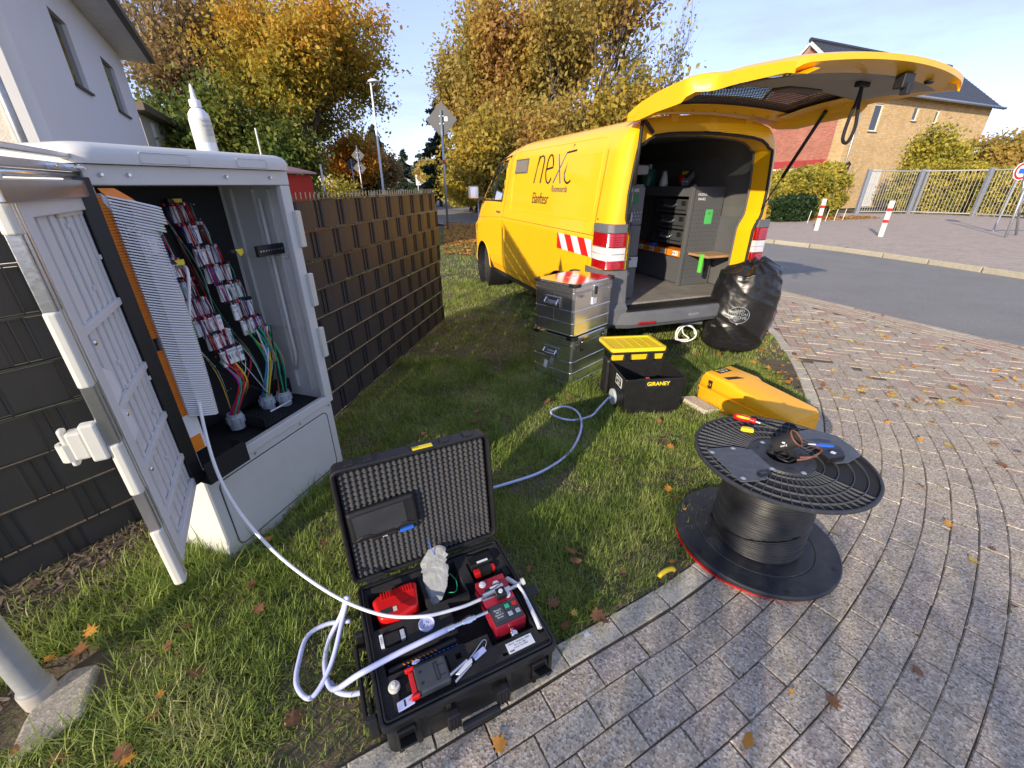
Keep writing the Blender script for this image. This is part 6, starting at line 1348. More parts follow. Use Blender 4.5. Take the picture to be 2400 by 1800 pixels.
MB().box(RX0 + .06, RX1, RY0 + .021, RY1, .56, .85).build('racking_drawer', m_rack, van, bevel=.004)
MB().box(RX0 + .3, RX1, RY0 + .021, RY1, .86, 1.49).build('racking_back', m_liner, van)
for k in range(3):
    z0 = .99 + k * .165; c = MB().box(RX0 + .03, RX0 + .32, RY0 + .06, RY0 + .62, z0, z0 + .15).build('system_case', m_dgrey, van, bevel=.012, seg=3)
    MB().box(RX0 + .024, RX0 + .03, RY0 + .1, RY0 + .58, z0 + .035, z0 + .045).build('case_ridge', m_black, c); MB().tube([(RX0 + .03, RY0 + .26, z0 + .10), (RX0 - .008, RY0 + .27, z0 + .075), (RX0 - .008, RY0 + .43, z0 + .075), (RX0 + .03, RY0 + .44, z0 + .10)], .011, 6).build('case_handle', m_galv, c, smooth=True)
    for y in (.14, .52): MB().box(RX0 + .016, RX0 + .03, RY0 + y - .03, RY0 + y + .03, z0 + .09, z0 + .135).build('case_catch', m_black, c, bevel=.003)
MB().box(RX0 + .02, RX0 + .34, RY0 + .04, RY0 + 1.6, .86, .93).build('orange_drawer', m_orange, van, bevel=.003)
g = MB(); [g.box(RX0 + .016, RX0 + .02, RY0 + .1 + k * .22, RY0 + .19 + k * .22, .872, .92) for k in range(7)]; g.each('drawer_label', m_wink, van); 
for k in range(4): text('label_text', 'MAB 21', .03, m_ink, van, T(RX0 + .0155, RY0 + .15 + k * .22, .895, R(90), 0, R(-90)), ext=.0004)
MB().box(RX0 + .04, RX0 + .12, RY0 + .6, RY0 + .72, .932, .96).build('blue_clamp', m_blue, van, bevel=.005)
MB().box(RX1 + .002, RX1 + .02, .3, .9, .9, 1.3).build('side_panel', m_rack, van)
MB().box(1.42, 1.78, .30, .60, .90, .925, T(rz=.0)).build('wooden_shelf', mat('worn_wood', (.42, .25, .13), .7, var=.25, vs=12, dirt=.3, dc=(.15, .1, .06)), van, bevel=.004); MB().box(1.40, 1.43, .36, .40, .74, .935, T(rz=0)).build('green_clamp', m_green if False else mat('lime_clamp', (.12, .6, .06), .4), van, bevel=.004); MB().tube([(1.6, .5, .90), (1.72, .62, .70)], .012, 6).build('shelf_bracket', m_ink, van)
for o_, l_ in ((0, 0),):
    pass
def vt(name, label, cat, x, y, z, rz=0.): return thing(name, label, cat, van_m @ Vector((x, y, z)), R(20.18) + rz)
van_m = Matrix.Translation((.869, 3.879, 0)) @ Matrix.Rotation(R(20.18), 4, 'Z')
t_ = vt('green_canister', 'dark green round canister standing on top of the van racking', 'canister', 1.42, 1.5, 1.60); MB().lathe([(0, .0), (.09, .0), (.095, .02), (.095, .17), (.08, .19), (0, .19)], 24).build('canister_body', mat('dark_green', (.01, .10, .07), .4), t_, smooth=True, sharp=40); MB().box(-.02, .02, -.02, .02, .19, .24).build('canister_valve', m_gpot, t_, bevel=.003)
t_ = vt('silver_tool', 'silver and black power tool lying on top of the van racking', 'power tool', 1.56, .95, 1.62, .5); MB().box(-.11, .1, -.04, .04, 0, .07, T(0, 0, .03, 0, -.5, 0)).build('tool_body', m_galv, t_, bevel=.015); MB().tube([(-.05, 0, .02), (-.08, 0, .08), (.02, 0, .13)], .016, 8).build('tool_grip', m_black, t_); MB().tube([(.02, 0, .04), (.13, .02, .02)], .025, 8).build('tool_nose', m_black, t_)
t_ = vt('red_tool', 'red and black tool lying behind the silver tool in the van', 'tool', 1.68, 1.15, 1.62, .2); MB().box(-.08, .08, -.03, .03, 0, .1).build('tool_body', m_red, t_, bevel=.01); MB().box(-.03, .03, -.035, .035, .03, .14).build('tool_cap', m_yel, t_, bevel=.01)
t_ = vt('white_grinder', 'white handheld tool standing on the van racking beside the canister', 'tool', 1.38, 1.15, 1.60, 0); MB().lathe([(0, 0), (.045, 0), (.05, .03), (.035, .1), (.02, .16), (0, .16)], 16, None).build('tool_body', m_gpot, t_, smooth=True)
t_ = vt('tool_bags', 'dark bags piled on the van racking below the roof', 'bags', 1.3, 2.1, 1.60, 0); MB().box(-.35, -.05, -.2, .2, 0, .12).box(.0, .35, -.2, .25, 0, .16).build('bag_stack', m_black, t_, bevel=.05, seg=3)
# lettering and warning stripes on the left side
def onside(y0, z0, off=.005): return lambda q: Vector((sidex(y0 - q.x, z0 + q.y) - off, y0 - q.x, z0 + q.y))
def thinletters(name, strokes, y0, z0, r, m):
    g = MB()
    for S in strokes:
        P = [((lambda yy, zz: (sidex(yy, zz) - .0015, yy, zz))(y0 - a, z0 + b)) for a, b in [(q[0] * 1.22, q[1] * 1.02) for q in S]]; g.tube(P, r * 1.25, 4)
    return g.each(name, m, van)
def arc(cx_, cy_, rx, ry, a0, a1, n=14): return [(cx_ + rx * math.cos(R(a0 + (a1 - a0) * k / n)), cy_ + ry * math.sin(R(a0 + (a1 - a0) * k / n))) for k in range(n + 1)]
LB = (1.95, 1.675)
nS = [[(.02, -.02), (.085, .26)], [(.07, .17)] + arc(.155, .20, .06, .055, 130, 20) + [(.155, -.02)]]
nS = [[(.0, -.04), (.075, .245)], [(.055, .15)] + arc(.14, .19, .065, .05, 150, 10, 10) + [(.205, .19), (.16, -.04)]]
eS = [[(.27, .10), (.41, .115)] + arc(.345, .115, .068, .125, 10, 180, 12) + arc(.34, .10, .075, .14, 190, 320, 12)]
tS = [[(.74, .31), (.66, .05)] + arc(.735, .03, .07, .07, 190, 320, 8), [(.66, .24), (.82, .25)]]
thinletters('letter_stroke', nS + eS + tS, LB[0], LB[1], .0085, m_ink)
thinletters('blue_letter_stroke', [[(.45, -.04), (.655, .24)], [(.50, .235), (.60, -.045)]], LB[0], LB[1], .0075, mat('cyan_print', (.004, .085, .28), .9, spec=.1))
text('small_lettering', 'Roomourda', .10, m_bump, van, None, fn=onside(1.42, 1.575), ext=0., sx=.8, shear=.1, align='LEFT')
text('second_lettering', 'Elanftesr', .175, m_ink, van, None, fn=onside(1.95, 1.465), ext=0., sx=.78, shear=.15, align='LEFT')
z0, z1, ya, yb = .985, 1.145, 1.07, .315
sw = MB(); rw = MB(); nS_ = 6; wdt = (ya - yb) / nS_
def stripe(mb, a0, a1, b0, b1): mb.add([(sidex(y, z) - .003, y, z) for y, z in ((a0, z1), (a1, z1), (b1, z0), (b0, z0))], [(0, 1, 2, 3)])
sh_ = .10
tri0 = [(ya, z1), (ya - .02, z1), (ya - .02 - sh_, z0), (ya, z0)]
cur = ya - .03; mb_ = [rw, sw]
rw.add([(sidex(y, z) - .003, y, z) for y, z in ((ya, z1), (ya - .02, z1), (ya - .13, z0), (ya, z0))], [(0, 1, 2, 3)])
e0 = .02; w_ = .145; k = 0
while e0 < ya - yb:
    a0, a1 = ya - e0, max(yb, ya - e0 - w_); b0, b1 = max(yb, ya - e0 - .11), max(yb, ya - e0 - w_ - .11); (sw if k % 2 == 0 else rw).add([(sidex(y, z) - .003, y, z) for y, z in ((a0, z1), (a1, z1), (b1, z0), (b0, z0))], [(0, 1, 2, 3)]); e0 += w_; k += 1
wm = MB(); sw.build('white_stripes', mat('reflective_white', (.72, .72, .74), .4), van); rw.build('red_stripes', mat('reflective_red', (.62, .015, .012), .4), van)
g = MB()
for i, (a, c_) in enumerate(((4.52, m_white), )): pass
MB().add([(sidex(y, z) - .004, y, z) for y, z in ((4.40, 1.08), (4.32, 1.10), (4.38, .86), (4.46, .86))], [(0, 1, 2, 3)]).build('white_stripes', m_white, van); MB().add([(sidex(y, z) - .004, y, z) for y, z in ((4.31, 1.0), (4.28, 1.0), (4.34, .86), (4.37, .86))], [(0, 1, 2, 3)]).build('red_stripes', m_lred, van)
# tailgate
def tg(s, v, under=0.):
    # s along the gate from hinge (0) to end (1), v across 0..1
    P = [(0, .10, 2.21), (.12, -.05, 2.26), (.3, -.28, 2.30), (.5, -.55, 2.325), (.75, -.88, 2.325), (1.0, -1.27, 2.30)]
    for a, b in zip(P, P[1:]):
        if s <= b[0] + 1e-9: t = (s - a[0]) / (b[0] - a[0]); y, z = a[1] + (b[1] - a[1]) * t, a[2] + (b[2] - a[2]) * t; break
    c = 1 - (2 * v - 1) ** 2; y -= .10 * s * c ** .8; z += .055 * c * (1 - .2 * s) - .055
    q = min(1, max(0, (s - .54) / .08)); q = q * q * (3 - 2 * q); ins = .11 - .02 * math.sin(PI * s) + .12 * q
    x0, x1 = ins, 2 * VC - ins; x = x0 + (x1 - x0) * v
    ed = min(v, 1 - v); z -= .02 * max(0, 1 - ed / .05) ** 2 + .012 * max(0, 1 - (1 - s) / .05) ** 2
    return Vector((x, y, z - under))
NS, NV = 30, 40
def fq(s): q = min(1, max(0, (s - .5) / .06)); return (1 - q) * min(1, s / .12)
def win(s, v): return .15 < s < .56 and .14 < v < .86
vv_ = [i / NV for i in range(NV + 1)]; ss_ = [i / NS for i in range(NS + 1)]
gate = MB(); 
for j in range(NS):
    for i in range(NV):
        if win((ss_[j] + ss_[j + 1]) / 2, (vv_[i] + vv_[i + 1]) / 2): continue
        gate.add([tg(ss_[j], vv_[i]), tg(ss_[j], vv_[i + 1]), tg(ss_[j + 1], vv_[i + 1]), tg(ss_[j + 1], vv_[i])], [(0, 1, 2, 3)])
for o_ in (0,):
    # side flanges and end lip
    for v in (0, 1):
        vi = .045 if v == 0 else .955
        gate.grid([[tg(s, v) for s in ss_], [tg(s, v, .05 + .03 * math.sin(PI * s) + .05 * fq(s)) + Vector(((.004 if v == 0 else -.004), 0, 0)) for s in ss_], [tg(s, vi, .08 + .05 * fq(s)) for s in ss_], [tg(s, .09 if v == 0 else .91, .06) for s in ss_]])
    gate.grid([[tg(1, v) for v in vv_], [tg(1, v, .03) for v in vv_], [tg(.93, .05 + .9 * v, .09) for v in vv_], [tg(.88, .09 + .82 * v, .075) for v in vv_]])
    gate.grid([[tg(0, v) + Vector((0, .10, -.035)) for v in vv_], [tg(0, v) for v in vv_]])
    gate.grid([[tg(0, v) for v in vv_], [tg(0, v, .02) for v in vv_], [tg(.06, v, .06) for v in vv_], [tg(.14, v, .055) for v in vv_]])
bmq = bmesh.new(); go = gate.build('tailgate', m_paint, van, smooth=True); bmq.from_mesh(go.data); bmesh.ops.remove_doubles(bmq, verts=bmq.verts, dist=.0005); bmesh.ops.recalc_face_normals(bmq, faces=bmq.faces); bmq.to_mesh(go.data); bmq.free(); go.data.set_sharp_from_angle(angle=R(38))
def patch(name, s0, s1, v0, v1, und, m, solid=0., n=14, bow=0., par=None):
    return MB().grid([[tg(s0 + (s1 - s0) * j / n, v0 + (v1 - v0) * i / n, und) for i in range(n + 1)] for j in range(n + 1)]).build(name, m, par or go, smooth=True, solid=solid)
patch('inner_panel', .55, .93, .075, .925, .088, mat('pale_gate_trim', (.30, .285, .26), .6, var=.06, dirt=.15, dc=(.2, .18, .15)), .004)
patch('inner_panel', .06, .16, .075, .925, .060, m_paint, .003)
for a, b in ((.045, .15), (.85, .955)): patch('inner_side', .1, .56, a, b, .075, m_paint, .003)
patch('rear_window', .14, .57, .13, .87, .008, m_glass, 0)
g = MB(); 
for (a, b, c, d) in ((.13, .165, .12, .88), (.545, .575, .12, .88)): g.grid([[tg(a + (b - a) * j / 2, c + (d - c) * i / 20, .05) for i in range(21)] for j in range(3)])
for (c, d) in ((.12, .155), (.845, .88)): g.grid([[tg(.13 + .44 * i / 16, c + (d - c) * j / 2, .05) for i in range(17)] for j in range(3)])
g.build('window_surround', m_seal, go, smooth=True, solid=.01)
# woven guard mesh in the window
g = MB(); NW = 44
for i in range(NW + 1): v = .15 + .70 * i / NW; g.tube([tg(.16 + .39 * k / 8, v + (.004 if k % 2 else 0), .040) for k in range(9)], .0022, 3, False)
for j in range(19): s = .16 + .39 * j / 18; g.tube([tg(s, .15 + .70 * k / 16, .0385) for k in range(17)], .0034, 3, False)
g.build('guard_mesh', m_seal, go)
MB().grid([[tg(.50 + .1 * j / 4, .40 + .22 * i / 8 + (.02 if j in (0,) else 0), .094 + .0 * j) for i in range(9)] for j in range(5)]).build('handle_recess', mat('brown_recess', (.09, .075, .055), .6), go, smooth=True, solid=.012)
la_ = tg(.95, .60, .105); MB().box(-.045, .045, -.03, .03, -.05, .03, Matrix.Translation(la_)).build('gate_latch', m_black, go, bevel=.008); MB().box(-.015, .02, -.045, .0, -.08, -.02, Matrix.Translation(la_)).build('latch_hook', m_ink, go, bevel=.004)
for v, s in ((.07, .62), (.78, .95)): q = tg(s, v, .085); MB().lathe([(0, .012), (.02, .01), (.026, 0)], 16, Matrix.Translation(q) @ Matrix.Rotation(R(180), 4, 'X')).build('rubber_stop', m_black, go, smooth=True)
a = tg(.80, .60, .09); MB().box(-.05, .05, -.02, .02, -.03, .0, Matrix.Translation(a)).build('strap_mount', m_ink, go, bevel=.006)
MB().tube(crom([a + Vector((.0, 0, -.02)), a + Vector((.02, 0, -.12)), a + Vector((.05, 0, -.25)), a + Vector((.02, 0, -.34)), a + Vector((-.035, 0, -.32)), a + Vector((-.03, 0, -.2)), a + Vector((-.005, 0, -.1)), a + Vector((0, 0, -.02))], 8), .0105, 8).build('pull_strap', m_blackm, go, smooth=True)
for s_, (p0, p1, pt) in enumerate((((.20, .04, 1.33), None, 0), ((2 * VC - .20, .04, 1.40), None, 0))):
    v = .07 if s_ == 0 else .93; q = tg(.10 if s_ == 0 else .36, v, .09); a = Vector(p0)
    if s_ == 0: q = Vector((.19, .0, 2.11)); 
    mid = a.lerp(q, .36); st_ = MB().tube([mid, q], .0145, 10).build('gas_strut', m_seal, van, smooth=True); MB().tube([a, mid], .006, 8).build('strut_rod', m_ink, st_, smooth=True)
MB().tube([(.19, .0, 2.10), (.33, .04, 2.01)], .016, 8).build('strut_bracket', m_seal, van)
g = MB()
for x in (.55, 1.36): g.box(x - .04, x + .04, .06, .11, 2.10, 2.15)
g.each('gate_hinge', m_paint, van, bevel=.006)
g = MB(); [g.lathe([(0, .002), (.009, .002), (.009, 0)], 8, Matrix.Translation(tg(.09, v, .07)) @ Matrix.Rotation(R(180), 4, 'X')) for v in (.2, .32, .45, .58, .7, .8)]; g.each('gate_plug', m_ink, go)
MB().box(.1, 2 * VC - .1, .3, 4.6, .28, .36).build('underbody', m_ink, van)
MB().tube([(1.0, .1, .30), (1.25, .05, .28), (1.45, .25, .3)], .02, 8).build('exhaust_bracket', m_bump, van)
MB().box(.42, .8, 3.2, 3.7, .7, 1.55).box(1.1, 1.5, 3.2, 3.7, .7, 1.55).build('cab_seats', m_liner, van, bevel=.06)

# ================================================================ TREES AND SHRUBS
m_bark = mat('tree_bark', (.085, .065, .048), .9, var=.35, vs=9, bump=.7, bs=30)
m_birch = mat('pale_bark', (.32, .28, .24), .85, var=.4, vs=7, bump=.3, bs=20)
def grow(mb, p, d, L, r, lvl, maxl, tips, rr, spread=.6, up=.12, nkid=3, seg=5):
    n = 4; P = [p]; dd = d.copy()
    for k in range(n):
        dd = (dd + Vector((rr.gauss(0, .13), rr.gauss(0, .13), rr.gauss(0, .08) + up * .5))).normalized(); P.append(P[-1] + dd * (L / n))
    mb.tube(P, [r * (1 - .5 * k / n) for k in range(n + 1)], seg if lvl < 2 else 4 if lvl < 3 else 3, caps=False)
    if lvl >= maxl - 1:
        for k in range(1, n + 1): tips.append(P[k])
    if lvl >= maxl: return
    for k in range(nkid + (1 if lvl == 0 else 0)):
        f = .35 + .65 * (k + rr.random()) / (nkid + 1); i = min(n - 1, int(f * n)); q = P[i].lerp(P[i + 1], f * n - i)
        a = rr.uniform(0, 6.28); s = rr.uniform(.7, 1.2) * spread; o = dd.orthogonal().normalized(); o.rotate(Matrix.Rotation(a, 3, dd)); nd = (dd * math.cos(s) + o * math.sin(s)); nd.z += up; nd.normalize()
        grow(mb, q, nd, L * rr.uniform(.58, .8), r * .5 * rr.uniform(.8, 1.1), lvl + 1, maxl, tips, rr, spread, up, nkid, seg)
    nd = dd + Vector((rr.gauss(0, .15), rr.gauss(0, .15), up)); nd.normalize(); grow(mb, P[-1], nd, L * .78, r * .55, lvl + 1, maxl, tips, rr, spread, up, nkid, seg)
def leafquads(C, s, flat=.0, drop=0.):
    n = len(C); a = rng.normal(size=(n, 3)); a /= np.linalg.norm(a, axis=1)[:, None]; b = np.cross(a, rng.normal(size=(n, 3))); b /= np.linalg.norm(b, axis=1)[:, None]
    sz = (s * rng.uniform(.6, 1.3, n))[:, None]; u = a * sz; v = b * sz * .62
    V = np.stack([C - u, C - u * .1 + v, C + u, C - u * .1 - v], 1).reshape(-1, 3); F = np.arange(n)[:, None] * 4 + [0, 1, 2, 3]; return V, F
def tree(name, label, cat, base, trunkL, L0, r0, maxl, nleaf, sig, ls, m_leaf, seed, spread=.6, up=.12, nkid=3, stems=1, group=None, squash=1., bark=None, lean=(0, 0), zmin=1.0, ksig=None):
    rr = random.Random(seed); t = thing(name, label, cat, base, 0, group); mb = MB(); tips = []
    for s in range(stems):
        o = Vector((rr.uniform(-.25, .25), rr.uniform(-.25, .25), -.2)) if stems > 1 else Vector((0, 0, -.2)); dd = Vector((lean[0] + rr.gauss(0, .05 if stems == 1 else .16), lean[1] + rr.gauss(0, .05 if stems == 1 else .16), 1)).normalized()
        P = [o, o + dd * trunkL * .5, o + dd * trunkL]; mb.tube(P, [r0 * 1.25, r0 * 1.02, r0 * .9], 9, caps=False)
        for k in range(3 if stems == 1 else 1):
            nd = (dd + Vector((rr.gauss(0, .28), rr.gauss(0, .28), .1))).normalized(); grow(mb, P[-1] - dd * trunkL * .08 * k, nd, L0 * rr.uniform(.85, 1.1), r0 * (.75 - .12 * k), 0, maxl, tips, rr, spread, up, nkid)
    mb.build('trunk', bark or m_bark, t, smooth=True)
    T_ = np.array([tuple(p) for p in tips]); T_ = T_[T_[:, 2] > zmin]
    # clumpy: some twigs carry far more leaves than others
    wgt = rng.random(len(T_)) ** 2 + .05; idx = rng.choice(len(T_), nleaf, p=wgt / wgt.sum())
    C = T_[idx] + rng.normal(size=(nleaf, 3)) * sig * np.array([1, 1, .7]); C = C[C[:, 2] > .3]
    V, F = leafquads(C, ls); npmesh('crown', V, F, m_leaf, t); return t
OR, OY, YG, GR, DG, BR, RB = (.52, .20, .02), (.62, .36, .04), (.34, .30, .05), (.13, .17, .03), (.05, .085, .02), (.28, .15, .06), (.36, .12, .05)
L_big = leafmat('oak_leaves', [(.13, .16, .03), (.26, .27, .05), (.48, .40, .06), (.60, .38, .05), (.62, .30, .03)], .5, .5, (3.5, 12))
L_brown = leafmat('brown_gold_leaves', [(.22, .20, .05), (.38, .30, .08), (.56, .43, .10), (.54, .34, .09), (.44, .25, .10)], .55, .3)
L_green = leafmat('fading_green_leaves', [(.05, .09, .02), (.11, .16, .03), (.20, .22, .04), (.34, .31, .05)], .45, .4)
L_thin = leafmat('sparse_brown_leaves', [(.20, .13, .06), (.34, .23, .09), (.42, .31, .11)], .45, .5)
L_yel = leafmat('yellow_leaves', [(.28, .25, .04), (.50, .42, .06), (.62, .48, .07)], .45, .8)
L_hedge = leafmat('hedge_leaves', [(.10, .12, .02), (.30, .27, .04), (.52, .44, .06), (.55, .42, .07)], .4, 1.2)
L_dark = leafmat('dark_evergreen', [(.015, .035, .012), (.03, .06, .02), (.05, .085, .03)], .25, 1.)
L_con = leafmat('conifer_needles', [(.02, .04, .025), (.04, .07, .04), (.07, .10, .05)], .25, .8)
L_yel2 = leafmat('gold_olive_leaves', [(.14, .13, .03), (.30, .24, .05), (.50, .37, .05), (.56, .36, .06)], .45, .5)
L_or = leafmat('orange_leaves', [(.40, .18, .03), (.55, .25, .03), (.6, .34, .05)], .45, .8)
# the large oak-like tree
tree('autumn_tree', 'large autumn tree with an orange top and greener lower branches behind the fence', 'tree', (-12.5, 29.5, 0), 3.2, 3.5, .42, 4, 56000, .42, .12, L_big, 11, spread=.80, up=.05, nkid=3)
# greener growth round its foot and to the left
tree('green_tree', 'yellowish green tree standing left of the big orange tree', 'tree', (-15.5, 26, 0), 1.2, 2.0, .2, 3, 26000, .5, .13, L_green, 5, spread=.8, up=.12, nkid=4, stems=3)
tree('green_tree', 'low green tree behind the squeeze bottle', 'tree', (-12.6, 25.2, 0), .8, 1.5, .14, 3, 20000, .45, .12, L_green, 25, spread=.85, up=.1, nkid=4, stems=3)
tree('bare_tree', 'tall thinly leaved brown tree beside the white house', 'tree', (-21.5, 30, 0), 3.5, 3.6, .36, 4, 9000, .4, .12, L_thin, 31, spread=.6, up=.16, nkid=3)
tree('bare_tree', 'second thinly leaved tree between the house and the orange tree', 'tree', (-18.3, 33, 0), 4.0, 3.6, .34, 4, 8000, .4, .12, L_thin, 41, spread=.55, up=.18, nkid=3)
tree('green_tree', 'green brown tree low behind the grey roof', 'tree', (-19.5, 27, 0), 1.4, 2.0, .2, 3, 16000, .5, .13, L_green, 45, spread=.8, up=.1, nkid=4, stems=3)
tree('orange_tree', 'small orange leaved tree right of the large trunk', 'tree', (-11.6, 35, 0), 1.3, 1.7, .16, 3, 16000, .5, .12, L_or, 51, spread=.7, up=.14, nkid=4, stems=2)
tree('orange_tree', 'round pinkish orange tree beside the street lamp', 'tree', (-13.6, 46, 0), 1.0, 1.4, .16, 3, 9000, .45, .14, L_thin, 52, spread=.7, up=.1, nkid=4, stems=2)
tree('green_tree', 'dark green tree just left of the street lamp', 'tree', (-11.8, 38, 0), .8, 1.2, .16, 3, 9000, .4, .13, L_dark, 53, spread=.7, up=.14, nkid=4, stems=2)
# the big brown-gold mass behind the van
for i, (x, y, tl_, l0, nl, lab, sd, rr0) in enumerate([(-1.0, 27, 2.6, 3.0, 30000, 'broad brown and gold tree above the cab of the van', 61, .3), (2.8, 26, 3.6, 3.0, 12000, 'tall brown and gold tree with several bare stems above the van roof', 62, .26), (-2.5, 34, 2.4, 2.5, 26000, 'brown and gold tree at the left end of the group behind the van', 63, .28), (1.2, 31, 3.2, 3.4, 19000, 'tallest brown and gold tree in the group behind the van', 64, .32)]):
    tree('autumn_tree', lab, 'tree', (x, y, 0), tl_, l0, rr0, 4, nl, .45, .115, L_brown, sd, spread=.55, up=.2, nkid=3, stems=3 if i == 1 else 2, group='brown and gold trees behind the van')
for i, (x, y, s_, lab) in enumerate([(-1.0, 23.5, .9, 'bushy gold and brown undergrowth nearest the van cab'), (1.6, 22.8, 1.1, 'bushy gold undergrowth above the van lettering'), (4.9, 23.5, 1.2, 'bushy brown undergrowth above the rear of the van roof'), (7.4, 26, .5, 'thin low bush at the right end of the golden trees')]):
    tree('undergrowth', lab, 'bush', (x, y, 0), .8 * s_, 1.75 * s_, .09, 3, 13000, .55, .11, L_brown if i % 2 else L_yel2, 120 + i, spread=.75, up=.18, nkid=4, stems=5, zmin=.2)
tree('bare_birch', 'slender nearly bare birch against the sky right of the golden trees', 'tree', (7.9, 30, 0), 3.0, 2.7, .13, 4, 1500, .3, .10, L_yel, 71, spread=.45, up=.26, nkid=3, bark=m_birch)
tree('leafy_shrub', 'yellow green bush along the road beyond the van windscreen', 'bush', (-2.6, 30, 0), .4, 1.1, .08, 3, 16000, .5, .10, L_yel, 81, spread=.9, up=.1, nkid=4, stems=5, zmin=.1)
tree('leafy_shrub', 'olive bush at the foot of the golden trees', 'bush', (.4, 24.5, 0), .4, 1.1, .08, 3, 16000, .5, .09, L_brown, 82, spread=.9, up=.1, nkid=4, stems=5, zmin=.1)
tree('leafy_shrub', 'dark green bush in the gap left of the van mirror', 'bush', (-5.2, 42, 0), .5, 1.1, .1, 3, 12000, .5, .12, L_dark, 83, spread=.8, up=.1, nkid=4, stems=5, zmin=.1)
tree('leafy_shrub', 'green bush growing just behind the red shed', 'bush', (-7.9, 17.8, 0), .35, .62, .05, 3, 9000, .22, .055, L_green, 84, spread=.9, up=.05, nkid=4, stems=5, zmin=.1)
tree('leafy_shrub', 'yellow leaved bush beside the road signs behind the fence', 'bush', (-8.9, 24, 0), .35, .62, .05, 3, 7000, .3, .07, L_yel, 85, spread=.9, up=.08, nkid=4, stems=5, zmin=.1)
tree('leafy_shrub', 'spiky green shrub peeking over the cabinet lid', 'bush', (-12.5, 17.5, 0), .5, .6, .05, 3, 5000, .25, .07, L_green, 86, spread=.7, up=.25, nkid=4, stems=4, zmin=.1)
def conifer(label, base, hh, rad, nl, sd, m=None, group=None, ls=.13):
    rr = random.Random(sd); t = thing('conifer', label, 'tree', base, 0, group); mb = MB().tube([(0, 0, -.1), (0, 0, hh * .5), (0, 0, hh)], [hh * .02, hh * .012, .01], 6); C = []
    for k in range(int(hh * 9)):
        z = hh * (.08 + .9 * rr.random()); L = rad * (1 - z / hh) ** .85 * rr.uniform(.7, 1.15) + .1; a = rr.uniform(0, 6.28); e = Vector((L * math.cos(a), L * math.sin(a), z - .22 * L)); mb.tube([(0, 0, z), e], [.02 + .01 * L, .005], 3, caps=False)
        for q in range(max(2, int(nl * L / (hh * 9 * rad * .55)))): f = rr.random() ** .6; C.append((e.x * f + rr.gauss(0, .10 + .1 * f), e.y * f + rr.gauss(0, .10 + .1 * f), z + (e.z - z) * f + rr.gauss(0, .07)))
    mb.build('trunk', m_bark, t); V, F = leafquads(np.array(C), ls); npmesh('crown', V, F, m or L_con, t); return t
conifer('tall dark conifer at the far end of the road', (-28.5, 100, 0), 13, 4.2, 9000, 1, ls=.35)
conifer('smaller dark conifer beside the tall one at the end of the road', (-22, 96, 0), 8.0, 3.2, 5000, 2, ls=.33)
conifer('narrow conifer at the left edge of the trees behind the van', (-5.9, 38, 0), 7.5, 1.6, 9000, 3, ls=.16)
conifer('distant conifer between the road and the golden trees', (-17, 88, 0), 7.0, 2.8, 4500, 4, ls=.3)
for (x, y, s, lab, m) in ((-30, 105, 3.5, 'far hazy green tree left of the road end', L_green), (-38, 110, 4, 'far brown tree at the left of the road end', L_brown), (-14, 80, 2.6, 'far golden tree at the right of the road', L_brown), (-10, 62, 2.4, 'golden tree on the right verge of the far road', L_yel), (-45, 112, 3.8, 'furthest pale tree left of the tall conifer', L_thin), (34, 60, 4.6, 'far thin tree beyond the right end of the brick house', L_thin), (43, 58, 5, 'bare branched tree far right behind the brick house', L_thin)):
    tree('distant_tree', lab, 'tree', (x, y, 0), s * .6, s * .62, .16, 3, 5200, s * .16, .2, m, int(x * 7 + y), spread=.7, up=.12, nkid=4, stems=2)
tree('distant_tree', 'pine with flat green branches behind the right corner of the brick house', 'tree', (37.5, 44, 0), 3.2, 1.9, .2, 3, 11000, .6, .14, L_green, 91, spread=.9, up=.02, nkid=4)

# hedges: a branch frame filled with leaf clumps
def hedge(name, label, cat, boxes, nl, ls, m, loc=(0, 0, 0), rz=0., sd=1):
    t = thing(name, label, cat, loc, rz); mb = MB(); C = []; rr = random.Random(sd); vol = [b[3] * b[4] * b[5] for b in boxes]
    for b, v in zip(boxes, vol):
        n = int(nl * v / sum(vol)); cx_, cy_, cz_, sx_, sy_, sz_ = b
        for k in range(max(4, int(v * 3))): x, y = cx_ + rr.uniform(-.4, .4) * sx_, cy_ + rr.uniform(-.3, .3) * sy_; mb.tube([(x, y, 0), (x + rr.gauss(0, .1), y + rr.gauss(0, .1), cz_), (x + rr.gauss(0, .3), y + rr.gauss(0, .2), cz_ + sz_ * .45)], [.03, .02, .008], 4, caps=False)
        u = rng.normal(size=(n, 3)); u /= np.linalg.norm(u, axis=1)[:, None]; rad = rng.random(n) ** .25
        p = u * rad[:, None]; p = np.sign(p) * np.abs(p) ** .7; nn = np.array([mnoise.noise(Vector(q * 2.2 + cx_)) for q in p]); nn2 = np.array([mnoise.noise(Vector(q * 6 + 9)) for q in p]); p *= (1 + .34 * nn + .16 * nn2 + .10 * rng.random(n) ** 4)[:, None]
        C.append(np.array([cx_, cy_, cz_]) + p * np.array([sx_, sy_, sz_]) / 2)
    mb.build('stems', m_bark, t); V, F = leafquads(np.concatenate(C), ls); npmesh('foliage', V, F, m, t); return t
hedge('yellow_hedge', 'clipped yellow green hedge in front of the brick house, right of the van', 'hedge', [(0, 0, 1.1, 3.4, 1.6, 2.2), (1.9, .3, 1.25, 2.4, 1.4, 2.4), (-1.9, 0, .8, 1.6, 1.4, 1.5)], 26000, .075, L_hedge, (14.2, 22.6, FAR_Z), R(20), 1)
